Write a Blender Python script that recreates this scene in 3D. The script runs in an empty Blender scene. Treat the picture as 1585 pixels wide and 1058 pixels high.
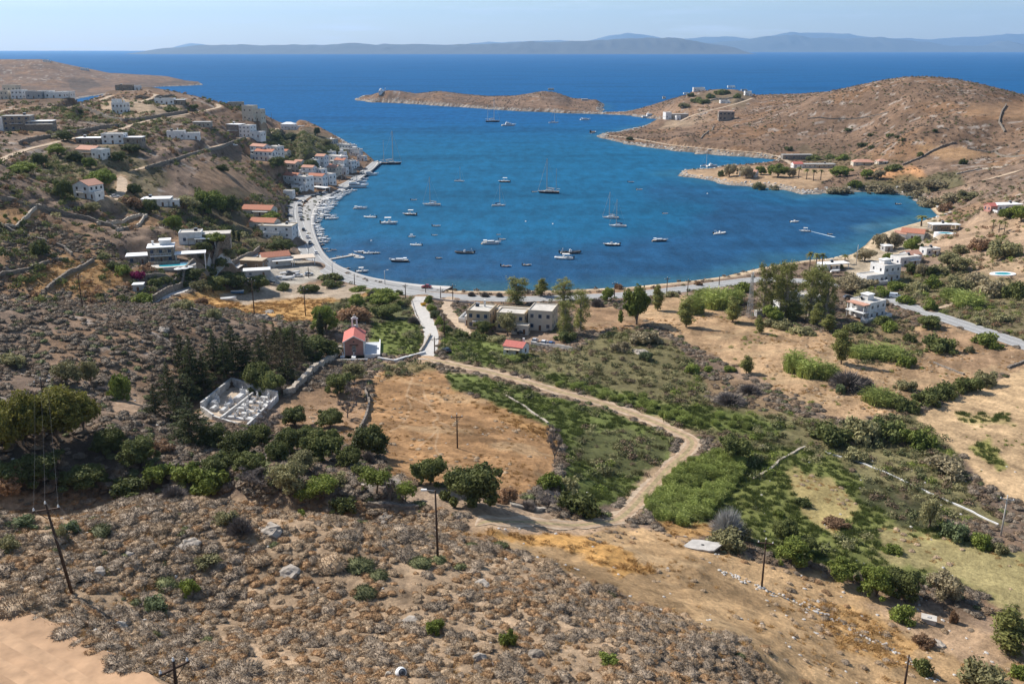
import bpy, math, random
import numpy as np
from mathutils import Vector, Matrix
random.seed(7)
RNG = np.random.default_rng(11)
SC = bpy.context.scene
COL = SC.collection
R = math.radians
PW, PH, F, CX, CY, HZ, CAMH = 1585.0, 1058.0, 1450.0, 792.5, 529.0, 74.0, 100.0
TH = math.atan((CY - HZ) / F)
ST, CT = math.sin(TH), math.cos(TH)
def ray(px, py):
 u = (px - CX) / F
 v = (py - CY) / F
 return u, CT - v * ST, ST + v * CT          # right, forward, down
def P(px, py, z=0.0):
 """world point at height z seen in that direction"""
 u, f, d = ray(px, py)
 t = (CAMH - z) / d
 return (u * t, f * t, z)
def proj(x, y, z):
 h = CAMH - z
 zc = y * CT + h * ST
 return CX + F * x / zc, CY + F * (h * CT - y * ST) / zc
def ppm(y, z=5.0):
 """photo pixels per metre at distance y"""
 return F / (y * CT + (CAMH - z) * ST)
def _hash(i, j, s):
 n = (i * 374761393 + j * 668265263 + s * 1442695041) & 0xFFFFFFFF
 n = ((n ^ (n >> 13)) * 1274126177) & 0xFFFFFFFF
 return ((n ^ (n >> 16)) & 0xFFFF) / 65535.0
def vnoise(x, y, s=0):
 x = np.asarray(x, float); y = np.asarray(y, float)
 xi = np.floor(x).astype(np.int64); yi = np.floor(y).astype(np.int64)
 fx = x - xi; fy = y - yi
 fx = fx * fx * (3 - 2 * fx); fy = fy * fy * (3 - 2 * fy)
 a = _hash(xi, yi, s); b = _hash(xi + 1, yi, s); c = _hash(xi, yi + 1, s); d = _hash(xi + 1, yi + 1, s)
 return (a * (1 - fx) + b * fx) * (1 - fy) + (c * (1 - fx) + d * fx) * fy
def fbm(x, y, s=0, o=4):
 t = 0; a = 1; n = 0
 for k in range(o):
  t = t + a * vnoise(x * 2 ** k, y * 2 ** k, s + k * 17); n += a; a *= .5
 return t / n
def sstep(a, b, x):
 t = np.clip((x - a) / (b - a), 0, 1)
 return t * t * (3 - 2 * t)
def sdist(poly, x, y):
 """signed distance to a polygon, positive inside"""
 p = np.asarray(poly, float)
 d2 = np.full(x.shape, 1e18); ins = np.zeros(x.shape, bool)
 for k in range(len(p)):
  ax, ay = p[k]; bx, by = p[(k + 1) % len(p)]
  ex, ey = bx - ax, by - ay
  t = np.clip(((x - ax) * ex + (y - ay) * ey) / (ex * ex + ey * ey + 1e-12), 0, 1)
  d2 = np.minimum(d2, (x - ax - t * ex) ** 2 + (y - ay - t * ey) ** 2)
  c = (ay > y) != (by > y)
  if by != ay:
   ins ^= c & (x < ex * (y - ay) / (by - ay) + ax)
 d = np.sqrt(d2)
 return np.where(ins, d, -d)
def ldist(line, x, y):
 p = np.asarray(line, float)
 d2 = np.full(x.shape, 1e18)
 for k in range(len(p) - 1):
  ax, ay = p[k]; ex, ey = p[k + 1] - p[k]
  t = np.clip(((x - ax) * ex + (y - ay) * ey) / (ex * ex + ey * ey + 1e-12), 0, 1)
  d2 = np.minimum(d2, (x - ax - t * ex) ** 2 + (y - ay - t * ey) ** 2)
 return np.sqrt(d2)
COAST_PX = [(452, 200), (480, 203), (500, 208), (525, 216), (548, 226), (565, 236), (580, 250), (574, 262),
(562, 272), (540, 290), (520, 299), (503, 311), (493, 324), (486, 340), (485, 358), (491, 378), (499, 394), (514, 411),
(538, 424), (575, 436), (640, 446), (720, 451), (790, 451), (860, 450), (960, 446), (1060, 436), (1120, 428),
(1180, 414), (1240, 404), (1300, 399), (1322, 392), (1340, 379), (1352, 366), (1385, 354), (1425, 343), (1452, 334), (1440, 322),
(1415, 308), (1394, 300), (1350, 298), (1290, 299), (1240, 301), (1205, 292), (1130, 286), (1085, 278),
(1040, 270), (1052, 265), (1090, 262), (1120, 259), (1165, 256), (1195, 252), (1200, 247), (1150, 243), (1080, 238), (1000, 228),
(960, 221), (930, 214), (924, 211), (940, 206), (960, 203), (990, 196), (1012, 190), (1020, 185), (985, 180.5), (966, 178.0), (930, 176.6), (930, 174.2), (962, 174.8), (976, 172.6)]
COAST = [P(a, b)[:2] for a, b in COAST_PX]
COAST = ([(-2600, 1900), (-1150, 1750), (-800, 1500), (-480, 1330), (-350, 1300)] + COAST +
[(330, 1900), (420, 1960), (560, 1650), (900, 1500), (1500, 1400), (3000, 1300), (3000, -300), (-2600, -300)])
ISLE_PX = [(934, 177), (918, 176.5), (900, 176), (870, 175.5), (850, 174), (800, 172), (740, 168), (680, 164), (620, 160), (575, 158.5), (549, 155)]
ISLE = [P(a, b)[:2] for a, b in ISLE_PX] + [(-330, 2140), (-200, 2130), (-60, 2060), (40, 2010), (130, 1900), (170, 1800)]
HEAD = [P(a, b)[:2] for a, b in [(316, 131.5), (290, 133), (255, 134), (225, 136), (190, 141), (150, 148), (100, 156), (0, 157), (-200, 160)]]
HEAD = HEAD + [(-2600, 2300), (-2600, 3700), (-1500, 3500), (-1150, 3250)]
CP = [
(-200,1058,58),(0,1058,55),(150,1058,52.5),(300,1058,50),(600,1058,46),(900,1058,41),(1060,1058,38),(1150,1058,34),(1205,1058,30),(1250,1058,25),(1400,1058,18),(1585,1058,13),(1850,1058,11),
(0,980,52),(0,900,48),(-250,900,52),(113,920,46.5),(300,900,43),(500,930,41.5),(678,867,38.5),(500,800,36.5),(300,790,38),(200,782,40),(100,800,42.5),(0,795,44.5),(-200,790,48),
(700,940,41),(850,960,39),(820,868,34),(930,905,33),(1000,932,31.5),(1090,965,31),(1170,1003,31),
(880,850,25),(1000,880,22.5),(1080,925,22),(1160,960,22),(1240,1020,23),(1182,907,17),(1300,960,15),(1440,960,12),(1585,930,10),(1100,850,16.5),(1080,843,16),
(600,760,27.5),(560,765,28),(700,790,28),(640,740,25),(850,795,22),(950,812,18),(740,830,31.5),(740,770,25),
(400,745,28),(300,745,27),(330,700,24),(430,690,21),(540,690,21.5),(620,700,20),(300,640,21),(200,640,27),(170,690,30),(100,690,31),(40,690,33),(-60,690,35),(230,690,27.5),
(1200,780,11),(1400,800,10),(1585,800,9),(1850,800,9),(1100,690,11),(950,760,14),(930,690,12),(1000,620,9.5),(850,720,17),(850,660,13.5),(700,650,16),(600,600,14),(690,560,10.5),(780,580,10),(500,640,18),
(370,625,17),(480,560,14),(543,555,11),(430,560,17.5),(1300,680,9),(1500,700,9),(1585,650,9),(1850,650,10),(1500,600,9),(1300,560,8.5),(1100,560,8),(900,540,7.5),(1000,520,7),(640,500,6.5),(580,490,6),(660,470,3.5),
(900,480,4.5),(1000,480,5),(1100,480,5),(790,490,4),(720,520,6),(1160,492,6),(1345,495,6),(1450,480,7),(1585,540,9),(1585,450,11),(1850,540,12),(1700,450,15),
(1400,430,4),(1500,430,7),(1585,400,14),(1500,390,7),(1585,340,19),(1700,340,24),(1585,300,21),(1500,330,8),(1500,280,17),(1585,270,24),(1460,350,4),(1400,400,3),(1350,440,3.5),(1200,440,3),(1000,450,2.4),(800,460,2.2),(600,450,2.2),
(400,490,15.5),(410,520,17.5),(300,560,23),(200,520,29.5),(100,485,32.5),(0,458,36),(-150,440,42),(0,560,34),(-150,560,40),(100,600,30),(200,600,26),(250,472,26),(330,482,20),(350,540,19.5),
(450,470,5),(430,450,3),(520,460,3.5),(400,470,8),
(60,610,32),
(200,440,20),(100,420,25.5),(0,400,31),(0,350,36.5),(0,300,45.5),(0,260,50),(0,230,52),(0,200,55),(0,170,58),(-250,200,62),(-250,300,55),(-250,400,44),
(100,340,34),(200,350,28),(200,320,31),(250,405,23),(290,378,23.5),(330,420,12.5),(300,437,11),(300,457,15),(410,360,8),(420,420,3),(380,400,8),(345,395,14),(330,330,19),(400,290,19),(300,240,40),(300,275,33),(200,250,42),(130,300,39),(100,230,49),
(185,180,54),(100,180,57),(120,164,60),(190,142,63),(250,140,62.5),(300,148,60),(330,158,56),(350,168,51),(385,187,42),(260,190,50),(330,200,45),(435,200,34),(400,215,33),(470,235,22),(500,222,19),(415,252,22),(375,260,26),(440,290,9),(500,270,5),(540,245,4),(465,310,2.2),(555,262,2.0),(457,334,1.8),(456,320,2),(463,356,1.8),(474,384,1.8),(487,404,1.8),(510,290,2.2),(440,330,5),(445,365,4),(414,180,40),(432,192,36.5),
(1150,270,3.5),(1250,280,4.5),(1350,290,3),(1320,262,5.5),(1240,255,4),(1425,270,12),(1400,290,4),
(1585,235,26),(1585,200,38),(1585,150,56),(1700,165,58),(1510,130,65),(1425,119,70),(1340,133,61),(1300,150,50),(1425,150,54),(1425,200,36),(1425,240,20),(1300,200,22),(1300,240,6),(1200,240,5),(1200,200,20),(1220,165,38),(1240,150,45),
(1125,187,14),(1100,205,6.5),(1000,218,3.5),(1120,143,37),(1050,160,19),(1000,172,8),(985,177,3.5),(965,176.5,1.5),(950,175.5,1.2),(935,175,1.5),(1170,152,35),(1090,145,33),(1100,172,20),
(600,142,20),(580,146,15),(565,152,8),(640,146,15),(690,141,19),(740,150,14),(800,150,17),(845,143,24),(880,152,16),(910,165,8),(925,173,3),
]
CPW = [P(a, b, c) for a, b, c in CP]
CPW += [  # ground that the near slopes hide, and the far headland
(-62,134,21),(-45,134,22),(-25,136,24.5),(-80,136,23),(-105,140,27),
(-190,300,26),(-165,302,22),(-135,305,19),(-105,325,13),(-60,330,9),
(-430,1180,38),(-560,1250,35),(-700,1300,30),(-300,1120,25),(-1000,1300,40),(-1300,1500,30),
(-350,1000,34),(-450,960,50),(-240,960,18),
(-1300,2450,6),(-1180,2500,10),(-1100,2700,22),(-1550,2950,76),(-1350,3000,66),(-1200,3000,52),(-1080,2950,36),(-1000,2950,20),(-1900,2900,74),(-1650,2500,15),(-1500,3350,30),
(600,1400,30),(750,1250,40),(420,1650,15),(300,1750,10),(-200,2080,8),(0,1980,8),(1000,1300,35),
(-30,20,60),(0,20,62),(-60,30,62),(40,30,50),(80,50,30),(120,70,16),(10,50,52),
]
def tps_fit(pts):
 p = np.array(pts, float)
 X = np.c_[p[:, 0] / p[:, 1], np.log(p[:, 1])]
 n = len(X)
 d2 = ((X[:, None] - X[None]) ** 2).sum(-1)
 K = .5 * d2 * np.log(d2 + 1e-12) + np.eye(n) * 2e-5
 A = np.zeros((n + 3, n + 3)); A[:n, :n] = K; A[:n, n] = 1; A[:n, n + 1:] = X
 A[n:, :n] = A[:n, n:].T
 b = np.zeros(n + 3); b[:n] = p[:, 2]
 return X, np.linalg.solve(A, b)
def tps_eval(m, a, l):
 X, w = m; n = len(X)
 o = w[n] + w[n + 1] * a + w[n + 2] * l
 for k in range(n):
  d2 = (a - X[k, 0]) ** 2 + (l - X[k, 1]) ** 2
  o = o + w[k] * .5 * d2 * np.log(d2 + 1e-12)
 return o
NA, NL = 1150, 1020
A0, A1, L0, L1 = -.84, .84, math.log(48.0), math.log(3700.0)
_m = tps_fit(CPW)
_ca, _cl = np.linspace(A0, A1, 200), np.linspace(L0, L1, 260)
_cg = tps_eval(_m, _ca[None, :] + 0 * _cl[:, None], _cl[:, None] + 0 * _ca[None, :])
def _bil(g, u, v):
 i = np.clip(np.floor(u).astype(int), 0, g.shape[1] - 2); j = np.clip(np.floor(v).astype(int), 0, g.shape[0] - 2)
 fu = np.clip(u - i, 0, 1); fv = np.clip(v - j, 0, 1)
 return (g[j, i] * (1 - fu) + g[j, i + 1] * fu) * (1 - fv) + (g[j + 1, i] * (1 - fu) + g[j + 1, i + 1] * fu) * fv
GA = np.linspace(A0, A1, NA)[None, :].repeat(NL, 0)
GL = np.linspace(L0, L1, NL)[:, None].repeat(NA, 1)
GY = np.exp(GL); GX = GA * GY
GZ = _bil(_cg, (GA - A0) / (A1 - A0) * 199, (GL - L0) / (L1 - L0) * 259)
S1 = sdist(COAST, GX, GY); S2 = sdist(ISLE, GX, GY); S3 = sdist(HEAD, GX, GY)
SD = np.maximum(np.maximum(S1, S2), S3)
_wild = np.clip((GY - 560) / 60, 0, 1) * np.where((GX < -40) & (GY < 1150), 0, 1) * np.where((GX > 200) & (GY < 620), 0, 1)
SD = SD + (fbm(GX / 14, GY / 14, 5, 3) - .5) * 16 * _wild * np.exp(-np.abs(SD) / 25)
RELIEF = (fbm(GX / 30, GY / 30, 21, 4) - .5) * np.clip(GZ / 12, .1, 1) * 3.0
RELIEF += (fbm(GX / 4.5, GY / 4.5, 31, 3) - .5) * np.clip(GZ / 20, .06, 1) * 1.1
RELIEF += (fbm(GX / 110, GY / 110, 41, 3) - .5) * np.clip((GY - 500) / 500, 0, 1) * np.clip(GZ / 30, 0, 1) * 9
GZ = GZ + RELIEF
PX0, PY0 = proj(GX, GY, GZ)
def pmask(poly, soft=6., amp=8., sc=14., seed=3):
 """how far each ground point lies within an outline given by directions, ragged edge"""
 poly = np.asarray(poly, float)
 m = np.zeros(GX.shape)
 lo, hi = poly.min(0) - 30, poly.max(0) + 30
 k = (PX0 > lo[0]) & (PX0 < hi[0]) & (PY0 > lo[1]) & (PY0 < hi[1])
 if k.any():
  d = sdist(poly, PX0[k], PY0[k]) + (fbm(PX0[k] / sc, PY0[k] / sc * 1.7, seed, 3) - .5) * 2 * amp
  m[k] = sstep(-soft, soft, d)
 return m
def terrace(poly, step, sharp=.3, tilt=.5):
 global GZ
 m = pmask(poly, 8, 4)
 q = GZ / step + (fbm(GX / 40, GY / 40, 77, 3) - .5) * 1.6
 f = q - np.floor(q)
 g = np.floor(q) + tilt * f + (1 - tilt) * sstep(1 - sharp, 1, f)
 m = m * sstep(.36, .56, fbm(GX / 35, GY / 35, 79, 3))
 GZ = GZ + m * (g - q) * step
terrace([(-60, 470), (-60, 350), (60, 340), (120, 345), (190, 400), (230, 440), (150, 470)], 2.2)
terrace([(-40, 215), (60, 205), (120, 222), (180, 250), (215, 300), (120, 335), (-40, 340)], 2.4)
terrace([(60, 160), (180, 150), (330, 165), (420, 205), (330, 245), (170, 240), (60, 210)], 2.6)
terrace([(200, 345), (330, 330), (370, 360), (250, 380), (130, 345)], 2.0)
terrace([(1500, 185), (1620, 165), (1620, 290), (1480, 290)], 2.6)
terrace([(0, 100), (220, 110), (220, 128), (0, 135)], 7.0)
_slope = np.where(GY > 1000, .75, .30)
_slope = np.where((GX < -60) & (GY < 900) & (GX > -240), .9, _slope)
_land = np.minimum(np.maximum(GZ, 1.3 + .02 * np.clip(SD, 0, 60)), .05 + _slope * SD + np.clip(SD - 3, 0, None) ** 2 * .012)
GZ = np.where(SD > 0, _land, np.maximum(-6, -.05 + .15 * SD))
def fit_sky(tg, ymin, ymax, ramp):
 t = np.array(tg, float)
 lo, hi = t[:, 0].min(), t[:, 0].max()
 rows = np.nonzero((GY[:, 0] >= ymin) & (GY[:, 0] <= ymax))[0]
 z = GZ[rows]; y = GY[rows]; x = GX[rows]
 k0, k1 = np.full(NA, .45), np.full(NA, 2.2)
 for _ in range(22):
  k = (k0 + k1) / 2
  zz = np.where(z > 0, z * k, z)
  px, py = proj(x, y, zz)
  py = np.where(z > .2, py, 9999)
  b = py.argmin(0); s = py[b, np.arange(NA)]; sx = px[b, np.arange(NA)]
  want = np.interp(sx, t[:, 0], t[:, 1])
  up = s > want
  k0 = np.where(up, k, k0); k1 = np.where(up, k1, k)
 px = proj(x, y, z)[0]; pm = px[len(rows) // 2]
 k = np.where((z > .2).any(0), (k0 + k1) / 2, 1)
 ok = sstep(lo - 12, lo, pm) * (1 - sstep(hi, hi + 12, pm))
 k = 1 + (k - 1) * ok
 for _ in range(3): k[1:-1] = .25 * k[:-2] + .5 * k[1:-1] + .25 * k[2:]
 w = sstep(ymin - ramp, ymin + ramp * .5, GY) * (1 - sstep(ymax, ymax + 100, GY))
 GZ[:] = np.where(GZ > 0, GZ * (1 + (k[None] - 1) * w), GZ)
fit_sky([(556, 153), (580, 145), (600, 140), (620, 141), (645, 145), (680, 141), (720, 146), (760, 149), (800, 148), (840, 141), (860, 143), (880, 150), (900, 158), (918, 167)], 1560, 2300, 60)
fit_sky([(938, 176.5), (966, 175.5), (985, 171), (1000, 165), (1030, 156), (1050, 150), (1080, 142), (1110, 138), (1140, 139), (1170, 147), (1200, 146), (1240, 145), (1280, 142), (1320, 134), (1360, 125), (1400, 119), (1430, 118), (1470, 121), (1510, 128), (1550, 138), (1590, 148)], 880, 2000, 130)
fit_sky([(120, 161), (160, 147), (190, 138), (230, 134), (260, 140), (300, 148), (330, 156), (360, 164), (400, 173), (430, 188), (455, 196)], 660, 1250, 80)
fit_sky([(-60, 92), (70, 92), (100, 99), (150, 109), (200, 120), (240, 126), (280, 124), (300, 126)], 2300, 3600, 100)
PX0, PY0 = proj(GX, GY, GZ)
def hz(x, y):
 x = np.asarray(x, float); y = np.maximum(np.asarray(y, float), 48.5)
 u = (np.clip(x / y, A0, A1) - A0) / (A1 - A0) * (NA - 1)
 v = (np.clip(np.log(y), L0, L1) - L0) / (L1 - L0) * (NL - 1)
 return _bil(GZ, u, v)
_ys = np.exp(np.linspace(L0, L1, 2200))
def G(px, py, dz=0.0):
 """where the line of sight in that direction first meets the ground"""
 u, f, d = ray(px, py)
 t = _ys / f
 g = hz(u * t, _ys)
 rz = CAMH - d * t
 b = np.nonzero(rz <= np.maximum(g, 0) + dz)[0]
 if len(b) == 0:
  t1 = CAMH / d
  return (u * t1, f * t1, 0.0)
 k = b[0]
 if k == 0:
  return (u * t[0], f * t[0], float(g[0]))
 a0 = rz[k - 1] - max(g[k - 1], 0) - dz; a1 = rz[k] - max(g[k], 0) - dz
 w = a0 / (a0 - a1 + 1e-9)
 tt = t[k - 1] * (1 - w) + t[k] * w
 x, y = u * tt, f * tt
 return (x, y, max(float(hz(x, y)), 0.0))
def smooth_line(pts, n=6, closed=False):
 """Catmull-Rom through the points (any dimension)"""
 p = [np.array(q, float) for q in pts]
 o = []
 for i in range(len(p) - 1):
  p0 = p[max(i - 1, 0)]; p1 = p[i]; p2 = p[i + 1]; p3 = p[min(i + 2, len(p) - 1)]
  for k in range(n):
   t = k / n
   o.append(.5 * ((2 * p1) + (p2 - p0) * t + (2 * p0 - 5 * p1 + 4 * p2 - p3) * t * t + (3 * p1 - p0 - 3 * p2 + p3) * t ** 3))
 o.append(p[-1])
 return np.array(o)
ROADS = {
'quay': ([(584, 253), (566, 268), (541, 284), (512, 293), (486, 299), (467, 306), (458, 317), (457, 334), (463, 356), (474, 384), (487, 404), (508, 420), (545, 434), (600, 447), (660, 456), (730, 461), (800, 463), (870, 461), (960, 457), (1060, 447), (1130, 438), (1185, 432), (1260, 437), (1330, 447), (1383, 466), (1440, 485), (1500, 505), (1585, 534), (1680, 566)], 7.5),
'lane': ([(652, 459), (645, 470), (655, 485), (664, 505), (668, 522), (664, 545), (658, 556)], 5.0),
'track': ([(658, 556), (700, 563), (770, 579), (850, 601), (930, 624), (1000, 648), (1052, 670), (1072, 683), (1062, 700), (1030, 728), (1005, 757), (978, 786), (950, 806), (900, 812), (820, 808), (760, 806), (735, 815)], 4.2),
'dirt': ([(-160, 900), (-60, 985), (20, 1035), (90, 1080), (170, 1130)], 9.0),
'hillroad': ([(205, 265), (250, 253), (300, 238), (350, 224), (390, 210), (428, 205), (432, 199)], 4.0),
'upper': ([(-20, 258), (30, 236), (70, 225), (120, 213), (170, 206), (230, 186), (285, 178), (325, 170), (340, 166), (335, 161)], 4.0),
'crest': ([(-10, 176), (20, 169), (70, 166), (120, 166), (150, 158), (172, 148)], 4.0),
'crestb': ([(232, 145), (243, 148), (225, 156), (205, 161)], 4.0),
'drive': ([(186, 272), (190, 290), (178, 312), (160, 322)], 5.0),
'shorelane': ([(934, 209), (975, 214), (1030, 223), (1100, 231), (1165, 236), (1200, 241), (1222, 252), (1240, 262)], 4.5),
'hamlet': ([(1052, 189), (1075, 178), (1130, 163), (1165, 152)], 4.0),
'villalane': ([(235, 470), (270, 452), (310, 437), (350, 420), (385, 402), (400, 392)], 4.0),
'hoteldrive': ([(700, 457), (690, 475), (705, 497), (728, 520)], 4.0),
'eastlane': ([(1450, 478), (1480, 470), (1520, 462)], 3.0),
'gladelane': ([(1395, 300), (1440, 300), (1500, 285), (1585, 262)], 3.5),
}
ROADW = {}
for _n, (_l, _w) in ROADS.items():
 _s = smooth_line(_l, 5)
 _p = np.array([G(a, b) for a, b in _s])
 _z = _p[:, 2].copy()
 for _ in range(10):
  _z[1:-1] = .25 * _z[:-2] + .5 * _z[1:-1] + .25 * _z[2:]
 _q = _p.copy(); _q[:, 2] = _z
 for _ in range(3):
  _q[1:-1, :2] = .25 * _q[:-2, :2] + .5 * _q[1:-1, :2] + .25 * _q[2:, :2]
 if _n == 'quay':
  _q[:, 2] = np.maximum(_q[:, 2], 1.6)
 ROADW[_n] = (_q, _w)
def level(line, w, blend):
 """cut and fill the ground to the line's height"""
 global GZ
 lo = line[:, :2].min(0) - 30; hi = line[:, :2].max(0) + 30
 k = (GX > lo[0]) & (GX < hi[0]) & (GY > lo[1]) & (GY < hi[1]) & (SD > .5)
 x, y = GX[k], GY[k]
 best = np.full(x.shape, 1e18); zz = np.zeros(x.shape)
 for i in range(len(line) - 1):
  ax, ay, az = line[i]; bx, by, bz = line[i + 1]
  ex, ey = bx - ax, by - ay
  t = np.clip(((x - ax) * ex + (y - ay) * ey) / (ex * ex + ey * ey + 1e-9), 0, 1)
  d = np.hypot(x - ax - t * ex, y - ay - t * ey)
  c = d < best
  zz = np.where(c, az + t * (bz - az), zz); best = np.minimum(best, d)
 m = 1 - sstep(w / 2 + .8, w / 2 + .8 + blend, best)
 GZ[k] = GZ[k] * (1 - m) + zz * m
for _n, (_q, _w) in ROADW.items():
 level(_q, _w, 2.5 if _q[:, 1].mean() < 350 else 4)
def flat(px, py, r, z=None, blend=3.0):
 """a level platform for a building; returns its centre"""
 x, y, g = G(px, py)
 if z is None:
  z = g
 flat_w(x, y, r, z, blend)
 return x, y, z
def flat_w(x, y, r, z, blend=3.0):
 d = np.hypot(GX - x, GY - y)
 m = (1 - sstep(r, r + blend, d)) * (SD > .3)
 GZ[:] = GZ * (1 - m) + z * m
MATS = {}
def _nt(name):
 m = bpy.data.materials.new(name); m.use_nodes = True
 nt = m.node_tree
 b = nt.nodes['Principled BSDF']
 return m, nt, b
def mat(name, col, rough=.8, var=.25, scale=3.0, metal=0.0, bump=0.0, spec=.3, coord='Object', col2=None, detail=4):
 """plain surface with mottled colour"""
 if name in MATS:
  return MATS[name]
 m, nt, b = _nt(name)
 N, L = nt.nodes.new, nt.links.new
 tc = N('ShaderNodeTexCoord')
 nz = N('ShaderNodeTexNoise'); nz.inputs['Scale'].default_value = scale; nz.inputs['Detail'].default_value = detail
 L(tc.outputs[coord], nz.inputs['Vector'])
 cr = N('ShaderNodeMix'); cr.data_type = 'RGBA'
 c = np.array(col); c2 = np.array(col2) if col2 is not None else c * (1 + var)
 cr.inputs[6].default_value = (*np.clip(c * (1 - var), 0, 1), 1); cr.inputs[7].default_value = (*np.clip(c2, 0, 1), 1)
 mr = N('ShaderNodeMapRange'); mr.inputs[1].default_value = .32; mr.inputs[2].default_value = .68
 L(nz.outputs['Fac'], mr.inputs[0]); L(mr.outputs[0], cr.inputs[0])
 L(cr.outputs[2], b.inputs['Base Color'])
 b.inputs['Roughness'].default_value = rough; b.inputs['Metallic'].default_value = metal
 b.inputs['Specular IOR Level'].default_value = spec
 if bump:
  bp = N('ShaderNodeBump'); bp.inputs['Strength'].default_value = bump; bp.inputs['Distance'].default_value = .1
  L(nz.outputs['Fac'], bp.inputs['Height']); L(bp.outputs[0], b.inputs['Normal'])
 MATS[name] = m
 return m
def leafmat(name, dark, light, spread=.5, scale=.6, trans=.25, rough=.7):
 """foliage: tone changes from clump to clump, from leaf to leaf and from plant to plant"""
 if name in MATS:
  return MATS[name]
 m, nt, b = _nt(name)
 N, L = nt.nodes.new, nt.links.new
 tc = N('ShaderNodeTexCoord'); oi = N('ShaderNodeObjectInfo')
 ad = N('ShaderNodeVectorMath'); ad.operation = 'ADD'
 L(tc.outputs['Object'], ad.inputs[0]); L(oi.outputs['Random'], ad.inputs[1])
 nz = N('ShaderNodeTexNoise'); nz.inputs['Scale'].default_value = scale; nz.inputs['Detail'].default_value = 5; nz.inputs['Roughness'].default_value = .7
 L(ad.outputs[0], nz.inputs['Vector'])
 mr = N('ShaderNodeMapRange'); mr.inputs[1].default_value = .3; mr.inputs[2].default_value = .72
 L(nz.outputs['Fac'], mr.inputs[0])
 mx = N('ShaderNodeMix'); mx.data_type = 'RGBA'
 mx.inputs[6].default_value = (*dark, 1); mx.inputs[7].default_value = (*light, 1)
 L(mr.outputs[0], mx.inputs[0])
 hs = N('ShaderNodeHueSaturation')
 m2 = N('ShaderNodeMapRange'); m2.inputs[3].default_value = 1 - spread * .5; m2.inputs[4].default_value = 1 + spread * .5
 L(oi.outputs['Random'], m2.inputs[0]); L(m2.outputs[0], hs.inputs['Value'])
 L(mx.outputs[2], hs.inputs['Color']); L(hs.outputs[0], b.inputs['Base Color'])
 b.inputs['Roughness'].default_value = rough; b.inputs['Specular IOR Level'].default_value = .15
 if trans:
  out = nt.nodes['Material Output']
  tl = N('ShaderNodeBsdfTranslucent'); ms = N('ShaderNodeMixShader'); ms.inputs[0].default_value = trans
  L(hs.outputs[0], tl.inputs['Color']); L(b.outputs[0], ms.inputs[1]); L(tl.outputs[0], ms.inputs[2])
  L(ms.outputs[0], out.inputs['Surface'])
 MATS[name] = m
 return m
def mesh_np(name, V, Fc, m=None, smooth=False, parent=None, link=True):
 """mesh object from arrays; faces may be an (n,3)/(n,4) array or a list"""
 me = bpy.data.meshes.new(name)
 if isinstance(Fc, np.ndarray):
  n, k = Fc.shape
  me.vertices.add(len(V)); me.vertices.foreach_set('co', np.ascontiguousarray(V, dtype=np.float32).ravel())
  me.loops.add(n * k); me.loops.foreach_set('vertex_index', np.ascontiguousarray(Fc, dtype=np.int32).ravel())
  me.polygons.add(n); me.polygons.foreach_set('loop_start', np.arange(0, n * k, k, dtype=np.int32))
  me.polygons.foreach_set('loop_total', np.full(n, k, dtype=np.int32))
  me.update(calc_edges=True)
 else:
  me.from_pydata([tuple(v) for v in V], [], [tuple(f) for f in Fc]); me.update()
 if smooth:
  me.polygons.foreach_set('use_smooth', np.ones(len(me.polygons), bool))
 for q in (m if isinstance(m, (list, tuple)) else [m]):
  if q is not None:
   me.materials.append(q)
 o = bpy.data.objects.new(name, me)
 if link:
  COL.objects.link(o)
 if parent is not None:
  o.parent = parent
 return o
def grid_faces(nr, nc):
 i = np.arange((nr - 1) * (nc - 1)); r = i // (nc - 1); c = i % (nc - 1)
 a = r * nc + c
 return np.c_[a, a + 1, a + nc + 1, a + nc]
def tag(o, label=None, cat=None, group=None, kind=None):
 if label: o['label'] = label
 if cat: o['category'] = cat
 if group: o['group'] = group
 if kind: o['kind'] = kind
 return o
def C(*c):
 return np.array(c)
SCRUB, RUST, TAN, SOIL, STRAW, GREEN, OLIVE, DIRT, ROCK, SAND, DARK, PLOUGH = range(12)
COV = {SCRUB: C(.205, .145, .104), RUST: C(.255, .160, .094), TAN: C(.365, .210, .100), SOIL: C(.285, .182, .108), STRAW: C(.44, .255, .095),
GREEN: C(.125, .145, .042), OLIVE: C(.155, .135, .065), DIRT: C(.40, .275, .18), ROCK: C(.29, .25, .205), SAND: C(.38, .285, .19),
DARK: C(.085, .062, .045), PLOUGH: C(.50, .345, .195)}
CLS = np.zeros(GX.shape, np.int8)
n30 = fbm(GX / 28, GY / 28, 101, 4)[..., None]; n6 = fbm(GX / 5, GY / 5, 111, 3)[..., None]; n100 = fbm(GX / 130, GY / 130, 121, 3)[..., None]
COLR = COV[SCRUB] * (.62 + .76 * n30) * (.8 + .4 * n6)
_w = sstep(.50, .66, fbm(GX / 45, GY / 30, 131, 4))[..., None]
COLR = COLR * (1 - .75 * _w) + .75 * _w * COV[RUST] * (.75 + .5 * n6)
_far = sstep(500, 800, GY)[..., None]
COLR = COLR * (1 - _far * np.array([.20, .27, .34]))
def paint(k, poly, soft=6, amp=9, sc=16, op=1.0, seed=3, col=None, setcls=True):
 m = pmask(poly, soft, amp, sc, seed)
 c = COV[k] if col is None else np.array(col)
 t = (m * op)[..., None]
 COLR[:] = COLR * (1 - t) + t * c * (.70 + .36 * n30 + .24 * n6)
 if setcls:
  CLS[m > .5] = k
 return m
paint(RUST, [(-60, 470), (-60, 345), (60, 335), (130, 350), (220, 410), (230, 440), (190, 470)], 8, 12)
paint(TAN, [(-20, 318), (60, 322), (62, 335), (25, 352), (-20, 345)], 3, 3)
paint(TAN, [(200, 335), (250, 336), (240, 352), (120, 350)], 3, 4, op=.7)
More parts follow.
